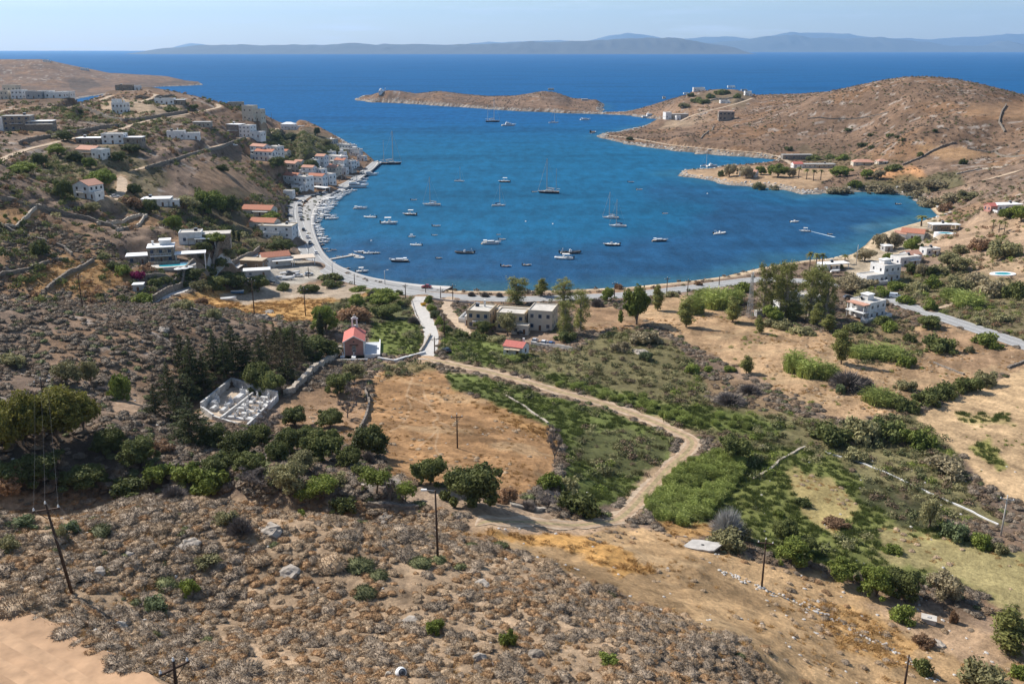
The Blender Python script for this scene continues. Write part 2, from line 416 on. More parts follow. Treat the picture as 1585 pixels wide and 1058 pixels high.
paint(STRAW, [(25, 440), (95, 400), (150, 400), (210, 425), (150, 460)], 6, 12, op=.55)
paint(STRAW, [(270, 462), (330, 448), (420, 447), (550, 447), (590, 462), (560, 478), (500, 500), (440, 495), (340, 478)], 4, 8)
paint(SAND, [(330, 458), (400, 440), (470, 440), (545, 441), (575, 448), (540, 462), (450, 462), (380, 472)], 3, 4, col=(.38, .30, .22))
paint(SAND, [(380, 398), (440, 390), (485, 410), (515, 430), (470, 440), (400, 440), (370, 420)], 3, 4, col=(.40, .36, .30))
paint(DARK, [(-60, 640), (40, 660), (150, 655), (230, 650), (330, 700), (470, 690), (480, 720), (400, 755), (300, 770), (-60, 800)], 14, 18, op=.8)  # shade of the ravine and its trees, painted into the ground colour
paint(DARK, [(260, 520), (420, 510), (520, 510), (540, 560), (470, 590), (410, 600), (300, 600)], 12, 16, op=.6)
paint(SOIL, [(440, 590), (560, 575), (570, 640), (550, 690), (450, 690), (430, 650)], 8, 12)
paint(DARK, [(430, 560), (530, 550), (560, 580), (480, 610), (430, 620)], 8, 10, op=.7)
paint(DIRT, [(180, 618), (230, 612), (215, 640), (165, 650)], 4, 5, op=.8)
paint(SAND, [(150, 160), (240, 150), (300, 180), (230, 195), (190, 185)], 3, 6, op=.75)
paint(SOIL, [(300, 250), (420, 240), (440, 300), (320, 310)], 8, 14, op=.7)
paint(OLIVE, [(70, 235), (200, 225), (270, 280), (200, 330), (80, 300)], 8, 12, op=.6)
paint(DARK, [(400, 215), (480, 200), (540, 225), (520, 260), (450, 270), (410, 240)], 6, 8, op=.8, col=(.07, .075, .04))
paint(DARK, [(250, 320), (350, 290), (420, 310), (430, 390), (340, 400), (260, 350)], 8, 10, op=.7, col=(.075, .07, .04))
paint(DARK, [(104, 124), (140, 119), (158, 134), (120, 143), (108, 138)], 2, 4, op=.75)  # hillside shadow above the distant port, laid in as dark ground colour
paint(DARK, [(0, 133), (60, 138), (120, 142), (190, 142), (100, 160), (0, 160)], 3, 5, op=.45)
paint(DARK, [(190, 128), (250, 126), (318, 124), (318, 134), (200, 141)], 3, 4, op=.6)
FORE = [(-150, 760), (0, 765), (150, 770), (400, 768), (560, 776), (680, 790), (735, 815), (800, 858), (905, 900), (1010, 940), (1100, 975), (1165, 1005), (1215, 1080), (-150, 1080)]
paint(SCRUB, FORE, 6, 8, col=(.35, .245, .155))
paint(SAND, FORE, 6, 8, op=.0)
_p = sstep(.50, .64, fbm(GX / 6, GY / 4, 201, 4)) * pmask(FORE, 6, 8) * (GY < 180)
COLR[:] = COLR * (1 - .6 * _p[..., None]) + .6 * _p[..., None] * C(.42, .30, .19)
SLOPE = [(740, 812), (860, 800), (960, 815), (1060, 830), (1180, 870), (1290, 890), (1380, 925), (1480, 960), (1600, 1000), (1600, 1080), (1215, 1080), (1165, 1005), (1100, 975), (1010, 940), (905, 900), (800, 858)]
paint(TAN, SLOPE, 5, 8, col=(.43, .28, .145))
paint(STRAW, [(720, 825), (780, 815), (870, 820), (960, 845), (1010, 885), (960, 890), (880, 850), (800, 840)], 5, 8, col=(.47, .262, .09))
paint(STRAW, [(1010, 805), (1080, 800), (1120, 830), (1040, 830)], 4, 6, op=.8)
paint(STRAW, [(1240, 930), (1330, 940), (1420, 1000), (1400, 1040), (1300, 1000)], 6, 10, op=.6)
paint(DIRT, [(720, 808), (800, 806), (960, 812), (900, 826), (780, 826)], 3, 4)
paint(DIRT, [(1330, 930), (1450, 935), (1560, 965), (1600, 1010), (1540, 1040), (1440, 1000)], 6, 8, op=.7)
paint(DIRT, [(600, 762), (660, 748), (800, 780), (860, 800), (760, 806), (660, 785)], 4, 7, op=.6, col=(.40, .30, .21))
FIELD = [(580, 575), (650, 560), (690, 580), (700, 600), (800, 630), (850, 660), (868, 690), (850, 740), (800, 772), (640, 748), (600, 730), (590, 690), (550, 660), (570, 620)]
paint(TAN, FIELD, 4, 6)
paint(OLIVE, [(590, 562), (660, 556), (680, 570), (600, 585)], 4, 5, op=.8)
paint(STRAW, [(700, 610), (850, 660), (865, 690), (800, 660)], 6, 8, op=.4)
for ln in ([(640, 580), (632, 602), (630, 615), (636, 630), (628, 642)], [(630, 613), (655, 622), (672, 636), (678, 646), (670, 655), (678, 668), (674, 690), (680, 705)],
[(632, 642), (622, 655), (604, 668)], [(656, 605), (660, 618), (672, 630)], [(676, 650), (696, 660)], [(676, 668), (650, 690)]):
 k = (PX0 > 590) & (PX0 < 710) & (PY0 > 570) & (PY0 < 710)
 sl = smooth_line(ln, 5)
 t = np.zeros(GX.shape); t[k] = 1 - sstep(.8, 2.2, ldist(sl, PX0[k], PY0[k] + 2 * (vnoise(PX0[k] / 6, PY0[k] / 6, 5) - .5)))
 COLR[:] = COLR * (1 - .6 * t[..., None]) + .6 * t[..., None] * C(.48, .33, .20)
TRI = [(686, 572), (740, 582), (850, 612), (960, 640), (1045, 680), (1036, 712), (1000, 748), (960, 775), (900, 792), (868, 770), (880, 700), (852, 660), (760, 622), (700, 600)]
paint(GREEN, TRI, 4, 5)
paint(OLIVE, [(900, 660), (1000, 668), (1040, 685), (1020, 730), (930, 740), (890, 700)], 8, 14, op=.8, col=(.085, .085, .038))
paint(GREEN, [(572, 500), (600, 492), (642, 494), (658, 518), (648, 546), (600, 551), (572, 545)], 3, 3, col=(.14, .16, .045))
paint(OLIVE, [(500, 470), (600, 455), (645, 462), (640, 495), (575, 500), (500, 505)], 4, 5, col=(.11, .11, .05))
MID = [(690, 512), (770, 520), (790, 545), (890, 545), (960, 500), (1040, 530), (1110, 590), (1230, 640), (1300, 655), (1420, 640), (1490, 700), (1500, 760), (1560, 810), (1440, 800), (1350, 745), (1260, 705), (1200, 720), (1130, 690), (1060, 668), (980, 637), (880, 606), (780, 577), (700, 560)]
paint(OLIVE, MID, 6, 8)
paint(GREEN, [(690, 516), (770, 525), (790, 548), (780, 570), (700, 556), (680, 540)], 4, 4)
paint(GREEN, [(800, 570), (880, 585), (1000, 615), (1150, 640), (1230, 660), (1180, 680), (1060, 660), (980, 632), (880, 600)], 6, 8)
paint(RUST, [(1080, 570), (1160, 590), (1250, 625), (1200, 640), (1100, 620)], 8, 10, op=.8, col=(.24, .16, .095))
paint(TAN, [(880, 470), (985, 475), (1000, 505), (900, 515)], 5, 8, col=(.30, .19, .11))
paint(TAN, [(985, 478), (1040, 455), (1090, 470), (1160, 490), (1300, 520), (1450, 500), (1600, 545), (1600, 572), (1530, 580), (1420, 628), (1310, 652), (1240, 622), (1150, 575), (1080, 535), (1010, 505)], 5, 8, col=(.42, .275, .155))
paint(SOIL, [(1330, 545), (1450, 505), (1600, 548), (1600, 570), (1450, 575)], 6, 10, op=.7)
paint(OLIVE, [(1300, 510), (1410, 490), (1430, 560), (1330, 560)], 6, 10, op=.5)
paint(PLOUGH, [(1418, 648), (1470, 615), (1540, 590), (1620, 555), (1620, 790), (1555, 770), (1520, 745), (1490, 705)], 4, 5)
_m = pmask([(1440, 640), (1560, 600), (1620, 640), (1620, 760), (1500, 720)], 8, 8)
_fur = sstep(.45, .6, fbm((GX * .8 + GY * .6) / 1.6, (GX * -.6 + GY * .8) / 22, 61, 2))
COLR *= (1 - .22 * _m * _fur)[..., None]
for _pl, _c, _s, _st in ((FIELD, .5, .86, .20), ([(1000, 470), (1160, 490), (1450, 500), (1600, 550), (1420, 628), (1240, 622), (1080, 535)], .94, -.34, .24), (SLOPE, .6, -.8, .08)):
 _m = pmask(_pl, 8, 8) * sstep(.47, .60, fbm((GX * _c + GY * _s) / 2.2, (GX * -_s + GY * _c) / 26, 67, 3))
 COLR *= (1 - _st * _m)[..., None]
_m = (CLS == TAN) * sstep(.54, .66, fbm(GX / 9, GY / 9, 69, 4))
COLR *= (1 - .25 * _m)[..., None]
_m = (CLS == TAN) * sstep(.56, .66, fbm(GX / 14, GY / 7, 70, 4))
COLR[:] = COLR * (1 - .35 * _m[..., None]) + .35 * _m[..., None] * C(.43, .31, .18)
paint(GREEN, [(1500, 690), (1530, 680), (1560, 720), (1545, 730)], 4, 7, op=.7, col=(.22, .25, .05))
paint(GREEN, [(1480, 640), (1560, 640), (1570, 655), (1500, 660)], 4, 8, op=.35, col=(.22, .25, .05))
paint(GREEN, [(1000, 770), (1100, 715), (1200, 690), (1280, 705), (1350, 752), (1440, 802), (1600, 865), (1600, 960), (1480, 900), (1300, 885), (1190, 860), (1130, 810), (1010, 806)], 6, 8, col=(.155, .165, .05))
paint(TAN, [(1215, 725), (1290, 740), (1330, 790), (1290, 830), (1240, 790)], 6, 10, col=(.38, .29, .13), op=.85)
paint(TAN, [(1370, 815), (1600, 865), (1600, 965), (1490, 900), (1350, 860)], 8, 14, col=(.36, .28, .14), op=.7)
paint(OLIVE, [(1340, 740), (1440, 790), (1480, 820), (1400, 815), (1330, 770)], 6, 8, col=(.085, .085, .04))
paint(OLIVE, [(1380, 455), (1400, 420), (1500, 400), (1600, 400), (1600, 530), (1470, 492)], 6, 10, op=.8)
paint(SOIL, [(1440, 350), (1600, 330), (1600, 440), (1520, 430), (1420, 390)], 8, 12, op=.8, col=(.34, .235, .15))
paint(SAND, [(1290, 395), (1360, 360), (1440, 335), (1480, 350), (1400, 400), (1330, 440)], 4, 6, col=(.42, .34, .24))
paint(RUST, [(1340, 262), (1420, 258), (1440, 275), (1380, 285)], 3, 4, col=(.40, .21, .10))
paint(OLIVE, [(1230, 225), (1400, 250), (1370, 262), (1250, 255)], 6, 9, op=.7, col=(.13, .10, .06))
paint(OLIVE, [(1300, 285), (1480, 265), (1500, 290), (1400, 300), (1320, 300)], 5, 7, op=.8, col=(.12, .11, .055))
paint(TAN, [(1420, 225), (1500, 228), (1540, 240), (1460, 250)], 4, 6, op=.6, col=(.36, .22, .11))
paint(TAN, [(1500, 160), (1590, 155), (1590, 185), (1490, 180)], 5, 8, op=.5, col=(.28, .17, .09))
paint(SOIL, [(1050, 262), (1130, 258), (1300, 262), (1260, 295), (1120, 285), (1040, 272)], 4, 5, col=(.37, .25, .15))
paint(SAND, [(1040, 186), (1075, 176), (1100, 184), (1065, 198), (1020, 200)], 3, 4, op=.6)
paint(RUST, [(975, 175), (1050, 160), (1140, 150), (1180, 170), (1080, 195), (1030, 180)], 4, 6, op=.5, col=(.27, .175, .11))
paint(OLIVE, [(1050, 155), (1110, 136), (1170, 142), (1150, 165), (1090, 160)], 4, 6, op=.5, col=(.13, .115, .07))
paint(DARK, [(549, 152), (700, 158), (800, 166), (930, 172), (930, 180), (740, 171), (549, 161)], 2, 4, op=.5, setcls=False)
_rk = (1 - sstep(3.0, 8.0, SD + (fbm(GX / 5, GY / 5, 88, 3) - .5) * 8)) * (SD > -2) * np.where((GX < -60) & (GY < 1000), 0, 1)
_beach = _rk * (GY < 560)
_rock = _rk * (GY >= 560)
_tone = (.7 + .6 * vnoise(GX / 2.5, GY / 2.5, 9))[..., None]
COLR[:] = COLR * (1 - _rock[..., None]) + _rock[..., None] * C(.30, .26, .215) * _tone
_beach = (1 - sstep(6.0, 9.0, SD)) * (GY < 620) * (GX > -60)
COLR[:] = COLR * (1 - _beach[..., None]) + _beach[..., None] * C(.50, .38, .25) * (.9 + .2 * n6)
_wet = (1 - sstep(.2, 1.4, SD))[..., None]
COLR[:] = COLR * (1 - .55 * _wet)
_out = sstep(.66, .74, fbm(GX / 9, GY / 6, 301, 4)) * ((CLS == SCRUB) | (CLS == RUST)) * sstep(8, 20, GZ)
COLR[:] = COLR * (1 - .65 * _out[..., None]) + .65 * _out[..., None] * C(.36, .32, .28)
for _n, _wd in (('track', 1.6), ('dirt', 2.5), ('hillroad', 1.5), ('upper', 1.5), ('crest', 1.5), ('drive', 2), ('shorelane', 1), ('hoteldrive', 1.2), ('lane', .8)):
 _q, _w = ROADW[_n]
 _lo = _q[:, :2].min(0) - 9; _hi = _q[:, :2].max(0) + 9
 _k = (GX > _lo[0]) & (GX < _hi[0]) & (GY > _lo[1]) & (GY < _hi[1])
 _d = np.full(GX.shape, 99.); _d[_k] = ldist(_q[:, :2], GX[_k], GY[_k])
 _d = _d + (fbm(GX / 2.5, GY / 2.5, 71, 3) - .5) * 3 * _wd
 _t = (1 - sstep(_w * .5, _w * .5 + _wd, _d))[..., None]
 COLR[:] = COLR * (1 - .85 * _t) + .85 * _t * C(.37, .255, .16) * (.8 + .4 * n6)
def build_ground():
 V = np.stack([GX, GY, GZ], -1).reshape(-1, 3)
 m, nt, b = _nt('ground')
 N, L = nt.nodes.new, nt.links.new
 at = N('ShaderNodeAttribute'); at.attribute_name = 'cover'
 geo = N('ShaderNodeNewGeometry')
 n1 = N('ShaderNodeTexNoise'); n1.inputs['Scale'].default_value = 1.3; n1.inputs['Detail'].default_value = 7; n1.inputs['Roughness'].default_value = .72
 n2 = N('ShaderNodeTexNoise'); n2.inputs['Scale'].default_value = .22; n2.inputs['Detail'].default_value = 6; n2.inputs['Roughness'].default_value = .7
 L(geo.outputs['Position'], n1.inputs['Vector']); L(geo.outputs['Position'], n2.inputs['Vector'])
 r1 = N('ShaderNodeMapRange'); r1.inputs[1].default_value = .28; r1.inputs[2].default_value = .72; r1.inputs[3].default_value = .62; r1.inputs[4].default_value = 1.38
 r2 = N('ShaderNodeMapRange'); r2.inputs[1].default_value = .28; r2.inputs[2].default_value = .72; r2.inputs[3].default_value = .72; r2.inputs[4].default_value = 1.28
 L(n1.outputs['Fac'], r1.inputs[0]); L(n2.outputs['Fac'], r2.inputs[0])
 mu0 = N('ShaderNodeMath'); mu0.operation = 'MULTIPLY'; L(r1.outputs[0], mu0.inputs[0]); L(r2.outputs[0], mu0.inputs[1])
 n3 = N('ShaderNodeTexNoise'); n3.inputs['Scale'].default_value = .07; n3.inputs['Detail'].default_value = 9; n3.inputs['Roughness'].default_value = .78
 L(geo.outputs['Position'], n3.inputs['Vector'])
 r3 = N('ShaderNodeMapRange'); r3.inputs[1].default_value = .34; r3.inputs[2].default_value = .66; r3.inputs[3].default_value = .60; r3.inputs[4].default_value = 1.38
 L(n3.outputs['Fac'], r3.inputs[0])
 mu = N('ShaderNodeMath'); mu.operation = 'MULTIPLY'; L(mu0.outputs[0], mu.inputs[0]); L(r3.outputs[0], mu.inputs[1])
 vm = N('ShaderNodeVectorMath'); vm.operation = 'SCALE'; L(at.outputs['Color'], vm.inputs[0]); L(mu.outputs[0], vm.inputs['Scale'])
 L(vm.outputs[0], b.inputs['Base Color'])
 b.inputs['Roughness'].default_value = .95; b.inputs['Specular IOR Level'].default_value = .08
 bp = N('ShaderNodeBump'); bp.inputs['Strength'].default_value = .9; bp.inputs['Distance'].default_value = .35
 L(n1.outputs['Fac'], bp.inputs['Height']); L(bp.outputs[0], b.inputs['Normal'])
 o = mesh_np('terrain', V, grid_faces(NL, NA), m, smooth=True)
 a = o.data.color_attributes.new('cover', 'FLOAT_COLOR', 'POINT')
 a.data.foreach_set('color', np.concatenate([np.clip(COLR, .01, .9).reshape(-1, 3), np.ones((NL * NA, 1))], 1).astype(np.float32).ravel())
 tag(o, 'dry brown hillsides, tan fields and green valley floor around the bay', 'terrain', kind='structure')
 return o
def build_sea():
 na, nl = 420, 520
 a = np.linspace(-.9, .9, na)[None, :].repeat(nl, 0)
 y = np.exp(np.linspace(math.log(330.0), math.log(33500.0), nl))[:, None].repeat(na, 1)
 x = a * y
 V = np.stack([x, y, 0 * x], -1).reshape(-1, 3)
 px, py = proj(x, y, 0)
 sd = -np.maximum(sdist(COAST, x, y), np.maximum(sdist(ISLE, x, y), sdist(HEAD, x, y)))
 deep, turq, navy, shal = C(.007, .086, .225), C(.008, .102, .208), C(.012, .068, .152), C(.034, .125, .175)
 c = np.ones(x.shape + (3,)) * deep
 bay = (1 - sstep(900, 1500, y))[..., None]
 c = c * (1 - bay) + bay * turq
 w = fbm(x / 40, y / 25, 51, 4)
 g = sstep(-60, 60, sdist([(490, 372), (560, 376), (700, 384), (900, 385), (1060, 355), (1100, 318), (1010, 296), (1090, 290), (1200, 300), (1300, 303), (1480, 330), (1400, 420), (1100, 470), (600, 470), (480, 420)], px, py) * 2.2 + (w - .5) * 90)[..., None]
 c = c * (1 - g) + g * navy * (.8 + .5 * fbm(x / 18, y / 10, 53, 3)[..., None])
 sh = (1 - sstep(2, 26, sd + (w - .5) * 26))[..., None] * np.where(y < 700, .75, .35)[..., None]
 sh = sh * np.where(x < -40, .25, 1)[..., None]
 c = c * (1 - sh) + sh * shal
 sp = sstep(0, 10, sdist([(1308, 352), (1345, 342), (1440, 338), (1440, 345), (1360, 355), (1330, 362)], px, py) + (w - .5) * 14)[..., None] * .6
 c = c * (1 - sp) + sp * C(.06, .15, .20)
 st = sstep(.55, .72, fbm(x / 260, y / 60, 57, 3))[..., None] * .16
 c = c * (1 - st)
 m, nt, b = _nt('sea_water')
 N, L = nt.nodes.new, nt.links.new
 at = N('ShaderNodeAttribute'); at.attribute_name = 'cover'
 geo = N('ShaderNodeNewGeometry')
 n1 = N('ShaderNodeTexNoise'); n1.inputs['Scale'].default_value = .35; n1.inputs['Detail'].default_value = 6; n1.inputs['Roughness'].default_value = .7
 mp = N('ShaderNodeMapping'); mp.inputs['Scale'].default_value = (.6, 1.3, 1); mp.inputs['Rotation'].default_value = (0, 0, .5)
 L(geo.outputs['Position'], mp.inputs[0]); L(mp.outputs[0], n1.inputs['Vector'])
 bp = N('ShaderNodeBump'); bp.inputs['Strength'].default_value = .8; bp.inputs['Distance'].default_value = 1.2
 L(n1.outputs['Fac'], bp.inputs['Height']); L(bp.outputs[0], b.inputs['Normal'])
 ns = N('ShaderNodeTexNoise'); ns.inputs['Scale'].default_value = 1; ns.inputs['Detail'].default_value = 7; ns.inputs['Roughness'].default_value = .65
 m2 = N('ShaderNodeMapping'); m2.inputs['Scale'].default_value = (.012, .045, 1); m2.inputs['Rotation'].default_value = (0, 0, .18)
 L(geo.outputs['Position'], m2.inputs[0]); L(m2.outputs[0], ns.inputs['Vector'])
 rs = N('ShaderNodeMapRange'); rs.inputs[1].default_value = .3; rs.inputs[2].default_value = .7; rs.inputs[3].default_value = .86; rs.inputs[4].default_value = 1.14
 L(ns.outputs['Fac'], rs.inputs[0])
 nr = N('ShaderNodeTexNoise'); nr.inputs['Scale'].default_value = 1; nr.inputs['Detail'].default_value = 4; nr.inputs['Roughness'].default_value = .8
 m3 = N('ShaderNodeMapping'); m3.inputs['Scale'].default_value = (.10, .035, 1)
 L(geo.outputs['Position'], m3.inputs[0]); L(m3.outputs[0], nr.inputs['Vector'])
 rr = N('ShaderNodeMapRange'); rr.inputs[1].default_value = .3; rr.inputs[2].default_value = .7; rr.inputs[3].default_value = .72; rr.inputs[4].default_value = 1.28
 L(nr.outputs['Fac'], rr.inputs[0])
 mm = N('ShaderNodeMath'); mm.operation = 'MULTIPLY'; L(rs.outputs[0], mm.inputs[0]); L(rr.outputs[0], mm.inputs[1])
 sv = N('ShaderNodeVectorMath'); sv.operation = 'SCALE'; L(at.outputs['Color'], sv.inputs[0]); L(mm.outputs[0], sv.inputs['Scale'])
 L(sv.outputs[0], b.inputs['Base Color'])
 df = N('ShaderNodeBsdfDiffuse'); gl = N('ShaderNodeBsdfGlossy'); gl.inputs['Roughness'].default_value = .42
 L(sv.outputs[0], df.inputs['Color']); L(bp.outputs[0], df.inputs['Normal']); L(bp.outputs[0], gl.inputs['Normal'])
 sm = N('ShaderNodeMixShader'); sm.inputs[0].default_value = .035
 L(df.outputs[0], sm.inputs[1]); L(gl.outputs[0], sm.inputs[2]); L(sm.outputs[0], nt.nodes['Material Output'].inputs['Surface'])
 o = mesh_np('sea', V, grid_faces(nl, na), m, smooth=True)
 ca = o.data.color_attributes.new('cover', 'FLOAT_COLOR', 'POINT')
 ca.data.foreach_set('color', np.concatenate([c.reshape(-1, 3), np.ones((nl * na, 1))], 1).astype(np.float32).ravel())
 tag(o, 'deep blue sea and turquoise bay with darker sea grass near the beach', 'sea', kind='structure')
def build_far_hills():
 def ridge(name, label, prof, d, col, thick, seed, wig):
  p = np.array(prof, float)
  n = 260; xs = np.linspace(p[0, 0], p[-1, 0], n)
  ys = np.interp(xs, p[:, 0], p[:, 1])
  ys = ys - (fbm(xs / 22, xs * 0 + .3, seed, 4) - .5) * wig
  hgt = np.maximum(0, (HZ - ys) * d / F + CAMH) * sstep(0, .02, (xs - xs[0]) / (xs[-1] - xs[0])) * sstep(0, .02, (xs[-1] - xs) / (xs[-1] - xs[0]))
  rows = 16; V = []
  for r in range(rows + 1):
   t = r / rows
   prf = sstep(0, .55, t) if t < .55 else 1 - sstep(.55, 1.0, t)
   yy = d - thick * .55 + thick * t
   xx = (xs - CX) / (F * CT) * d
   zz = hgt * prf * (.82 + .36 * fbm(xx / (d * .02) + 5, yy / (d * .02) + 0 * xx, seed + 3, 4)) if 0 < t < 1 and abs(t - .55) > .03 else hgt * prf
   V.append(np.stack([xx, yy + 0 * xx + (vnoise(xs / 9, xs * 0 + r, seed) - .5) * thick * .05, zz - 3], -1))
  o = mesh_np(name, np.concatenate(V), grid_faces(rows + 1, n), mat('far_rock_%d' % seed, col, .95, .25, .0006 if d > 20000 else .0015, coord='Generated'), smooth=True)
  tag(o, label, 'hills', kind='structure')
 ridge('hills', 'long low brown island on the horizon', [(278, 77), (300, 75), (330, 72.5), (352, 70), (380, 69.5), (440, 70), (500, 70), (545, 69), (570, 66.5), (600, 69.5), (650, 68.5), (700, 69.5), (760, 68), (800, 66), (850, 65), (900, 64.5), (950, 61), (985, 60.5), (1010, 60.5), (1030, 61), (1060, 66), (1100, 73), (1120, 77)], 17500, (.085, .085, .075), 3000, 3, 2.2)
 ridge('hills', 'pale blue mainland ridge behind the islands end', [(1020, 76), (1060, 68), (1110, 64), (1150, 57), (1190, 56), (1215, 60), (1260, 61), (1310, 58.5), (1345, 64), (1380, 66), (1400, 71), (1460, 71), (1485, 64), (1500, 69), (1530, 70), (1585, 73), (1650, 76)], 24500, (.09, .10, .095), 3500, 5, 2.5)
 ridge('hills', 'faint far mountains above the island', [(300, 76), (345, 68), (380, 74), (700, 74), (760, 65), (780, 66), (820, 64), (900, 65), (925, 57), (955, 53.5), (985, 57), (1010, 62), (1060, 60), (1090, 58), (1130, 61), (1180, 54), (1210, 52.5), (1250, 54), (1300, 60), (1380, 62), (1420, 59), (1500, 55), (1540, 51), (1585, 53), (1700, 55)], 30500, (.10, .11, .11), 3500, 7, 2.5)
def strip(name, line, offs, mats, label, z=.06, cat=None, kind='structure', wob=0.0):
 """a ribbon of len(offs)-1 bands along a line; mats one per band"""
 p = smooth_line(line, 4)
 if wob:
  l = np.r_[0, np.cumsum(np.linalg.norm(np.diff(p[:, :2], axis=0), axis=1))]; u = np.arange(0, l[-1], .6)
  p = np.stack([np.interp(u, l, p[:, k]) for k in range(3)], -1)
 t = np.gradient(p[:, :2], axis=0); t /= np.linalg.norm(t, axis=1)[:, None] + 1e-9
 nrm = np.c_[t[:, 1], -t[:, 0]]
 V = []
 for j, o in enumerate(offs):
  w = (fbm(np.arange(len(p)) * .22, np.zeros(len(p)) + j * 9, 4, 4) - .5) * wob if wob and j in (0, len(offs) - 1) else 0
  tp = np.minimum(1, np.minimum(np.arange(len(p)), np.arange(len(p))[::-1]) / 9.0) if cat == 'path' and wob != 1.0 else np.ones(len(p))
  q = p[:, :2] + nrm * ((o + w) * tp)[:, None]
  zz = p[:, 2] + z
  if cat == 'path':
   zz = np.maximum(zz, hz(q[:, 0], q[:, 1]) + .03)
  V.append(np.c_[q, zz])
 k = len(offs)
 V = np.stack(V, 1).reshape(-1, 3)
 f = grid_faces(len(p), k)
 o = mesh_np(name, V, f[:, ::-1].copy(), mats, smooth=True)
 o.data.polygons.foreach_set('material_index', np.tile(np.arange(k - 1) % max(len(mats), 1), len(p) - 1).astype(np.int32))
 tag(o, label, cat or 'road', kind=kind)
 return o
def build_roads():
 asph = mat('asphalt', (.30, .295, .285), .9, .10, .5)
 conc = mat('concrete_lane', (.48, .45, .41), .9, .10, .8)
 line = mat('road_paint', (.75, .75, .72), .7, .05, 4)
 dirt = mat('dirt_track', (.38, .262, .165), .95, .3, .7, bump=.4, detail=8)
 dirt2 = mat('dirt_road', (.39, .245, .143), .95, .22, .6, bump=.6, detail=10)
 pale = mat('pale_gravel', (.43, .325, .225), .95, .22, .6, detail=8)
 q, w = ROADW['quay']
 strip('road', q, [-4.3, -3.75, -3.6, -.08, .08, 3.6, 3.75, 4.3], [asph, line, asph, line, asph, line, asph], 'grey asphalt waterfront road curving round the bay', .09)
 q, w = ROADW['lane']; strip('path', q, [-2.4, 0, 2.4], [conc, conc], 'pale concrete lane from the waterfront to the chapel', .07)
 q, w = ROADW['track']; strip('path', q, [-2.0, -1.3, -.5, .5, 1.3, 2.0], [pale, dirt, mat('track_crown', (.30, .235, .125), .95, .35, .8, detail=8), dirt, pale], 'pale dirt track winding up the green valley', .07, 'path', wob=2.2)
 q, w = ROADW['dirt']; strip('path', q, [-5.2, -2.6, -1.4, -.2, 1.0, 2.2, 5.0], [dirt2, mat('dirt_rut', (.405, .258, .152), .95, .22, .7, bump=.5, detail=9)], 'wide orange dirt road on the near ridge', .22, 'path', wob=1.0)
 for nm, lb in (('hillroad', 'pale lane climbing the hillside behind the town'), ('upper', 'dirt lane along the upper terraces'), ('crest', 'dirt road along the skyline of the left hill'),
 ('crestb', 'short dirt lane on the hilltop'), ('drive', 'dirt drive between the red roofed house and the white one'), ('shorelane', 'pale shore lane below the brown headland'),
 ('hamlet', 'dirt lane to the hilltop villas across the bay'), ('villalane', 'lane below the long stone wall of the villas'), ('hoteldrive', 'gravel drive beside the beige hotel'), ('eastlane', 'sandy side lane on the right shore'), ('gladelane', 'pale lane behind the tamarisks at the bay head')):
  q, w = ROADW[nm]
  strip('path', q, [-w * .5, 0, w * .5], [conc if nm in ('villalane',) else pale], lb, .10 if q[:, 1].mean() < 500 else .25, 'path', wob=.8)
def quay_edge():
 c = np.array([P(a, b)[:2] for a, b in [(586, 251), (578, 263), (564, 273), (542, 291), (522, 300.5), (505, 312.5), (495, 325), (488, 341), (487, 358), (493, 378), (501, 394), (516, 410), (540, 423), (577, 435), (641, 445), (700, 449)]])
 return smooth_line(c, 8)
def build_pavement():
 q, w = ROADW['quay']
 q = smooth_line(q, 4)
 e = quay_edge()
 inn = []
 for x, y in e:
  d = np.hypot(q[:, 0] - x, q[:, 1] - y); i = int(np.argmin(d)); i = min(max(i, 1), len(q) - 2)
  t = q[i + 1, :2] - q[i - 1, :2]; t /= np.linalg.norm(t); n = np.array([t[1], -t[0]])
  if n @ (np.array([x, y]) - q[i, :2]) < 0: n = -n
  inn.append(q[i, :2] + n * 4.1)
 inn = np.array(inn)
 for _ in range(4):
  inn[1:-1] = .25 * inn[:-2] + .5 * inn[1:-1] + .25 * inn[2:]
 zt = 1.74; n = len(e)
 V = np.concatenate([np.c_[inn, np.full(n, 1.55)], np.c_[inn, np.full(n, zt)], np.c_[inn * .32 + e * .68, np.full(n, zt)], np.c_[e, np.full(n, zt)], np.c_[e, np.full(n, -1.5)]])
 i = np.arange(n - 1); F_ = []
 for k in range(4):
  F_.append(np.c_[k * n + i, k * n + i + 1, (k + 1) * n + i + 1, (k + 1) * n + i])
 o = mesh_np('pavement', V, np.concatenate(F_)[:, ::-1].copy(), [mat('quay_paving', (.50, .47, .43), .9, .1, .7), mat('quay_wall', (.36, .33, .29), .95, .25, .9), mat('asphalt', None)])
 mi = np.concatenate([np.full(n - 1, 2), np.full(n - 1, 2), np.full(n - 1, 0), np.full(n - 1, 1)]).astype(np.int32)
 o.data.polygons.foreach_set('material_index', mi)
 tag(o, 'pale quay promenade between the road and the moored boats', 'pavement', kind='structure')
 return e, inn
_e = quay_edge()
_k = (GX > -330) & (GX < 0) & (GY > 350) & (GY < 900)
_dd = np.full(GX.shape, 999.); _dd[_k] = ldist(_e, GX[_k], GY[_k])
GZ[(_dd < 11) & (SD < 11)] = np.minimum(GZ[(_dd < 11) & (SD < 11)], 1.42)
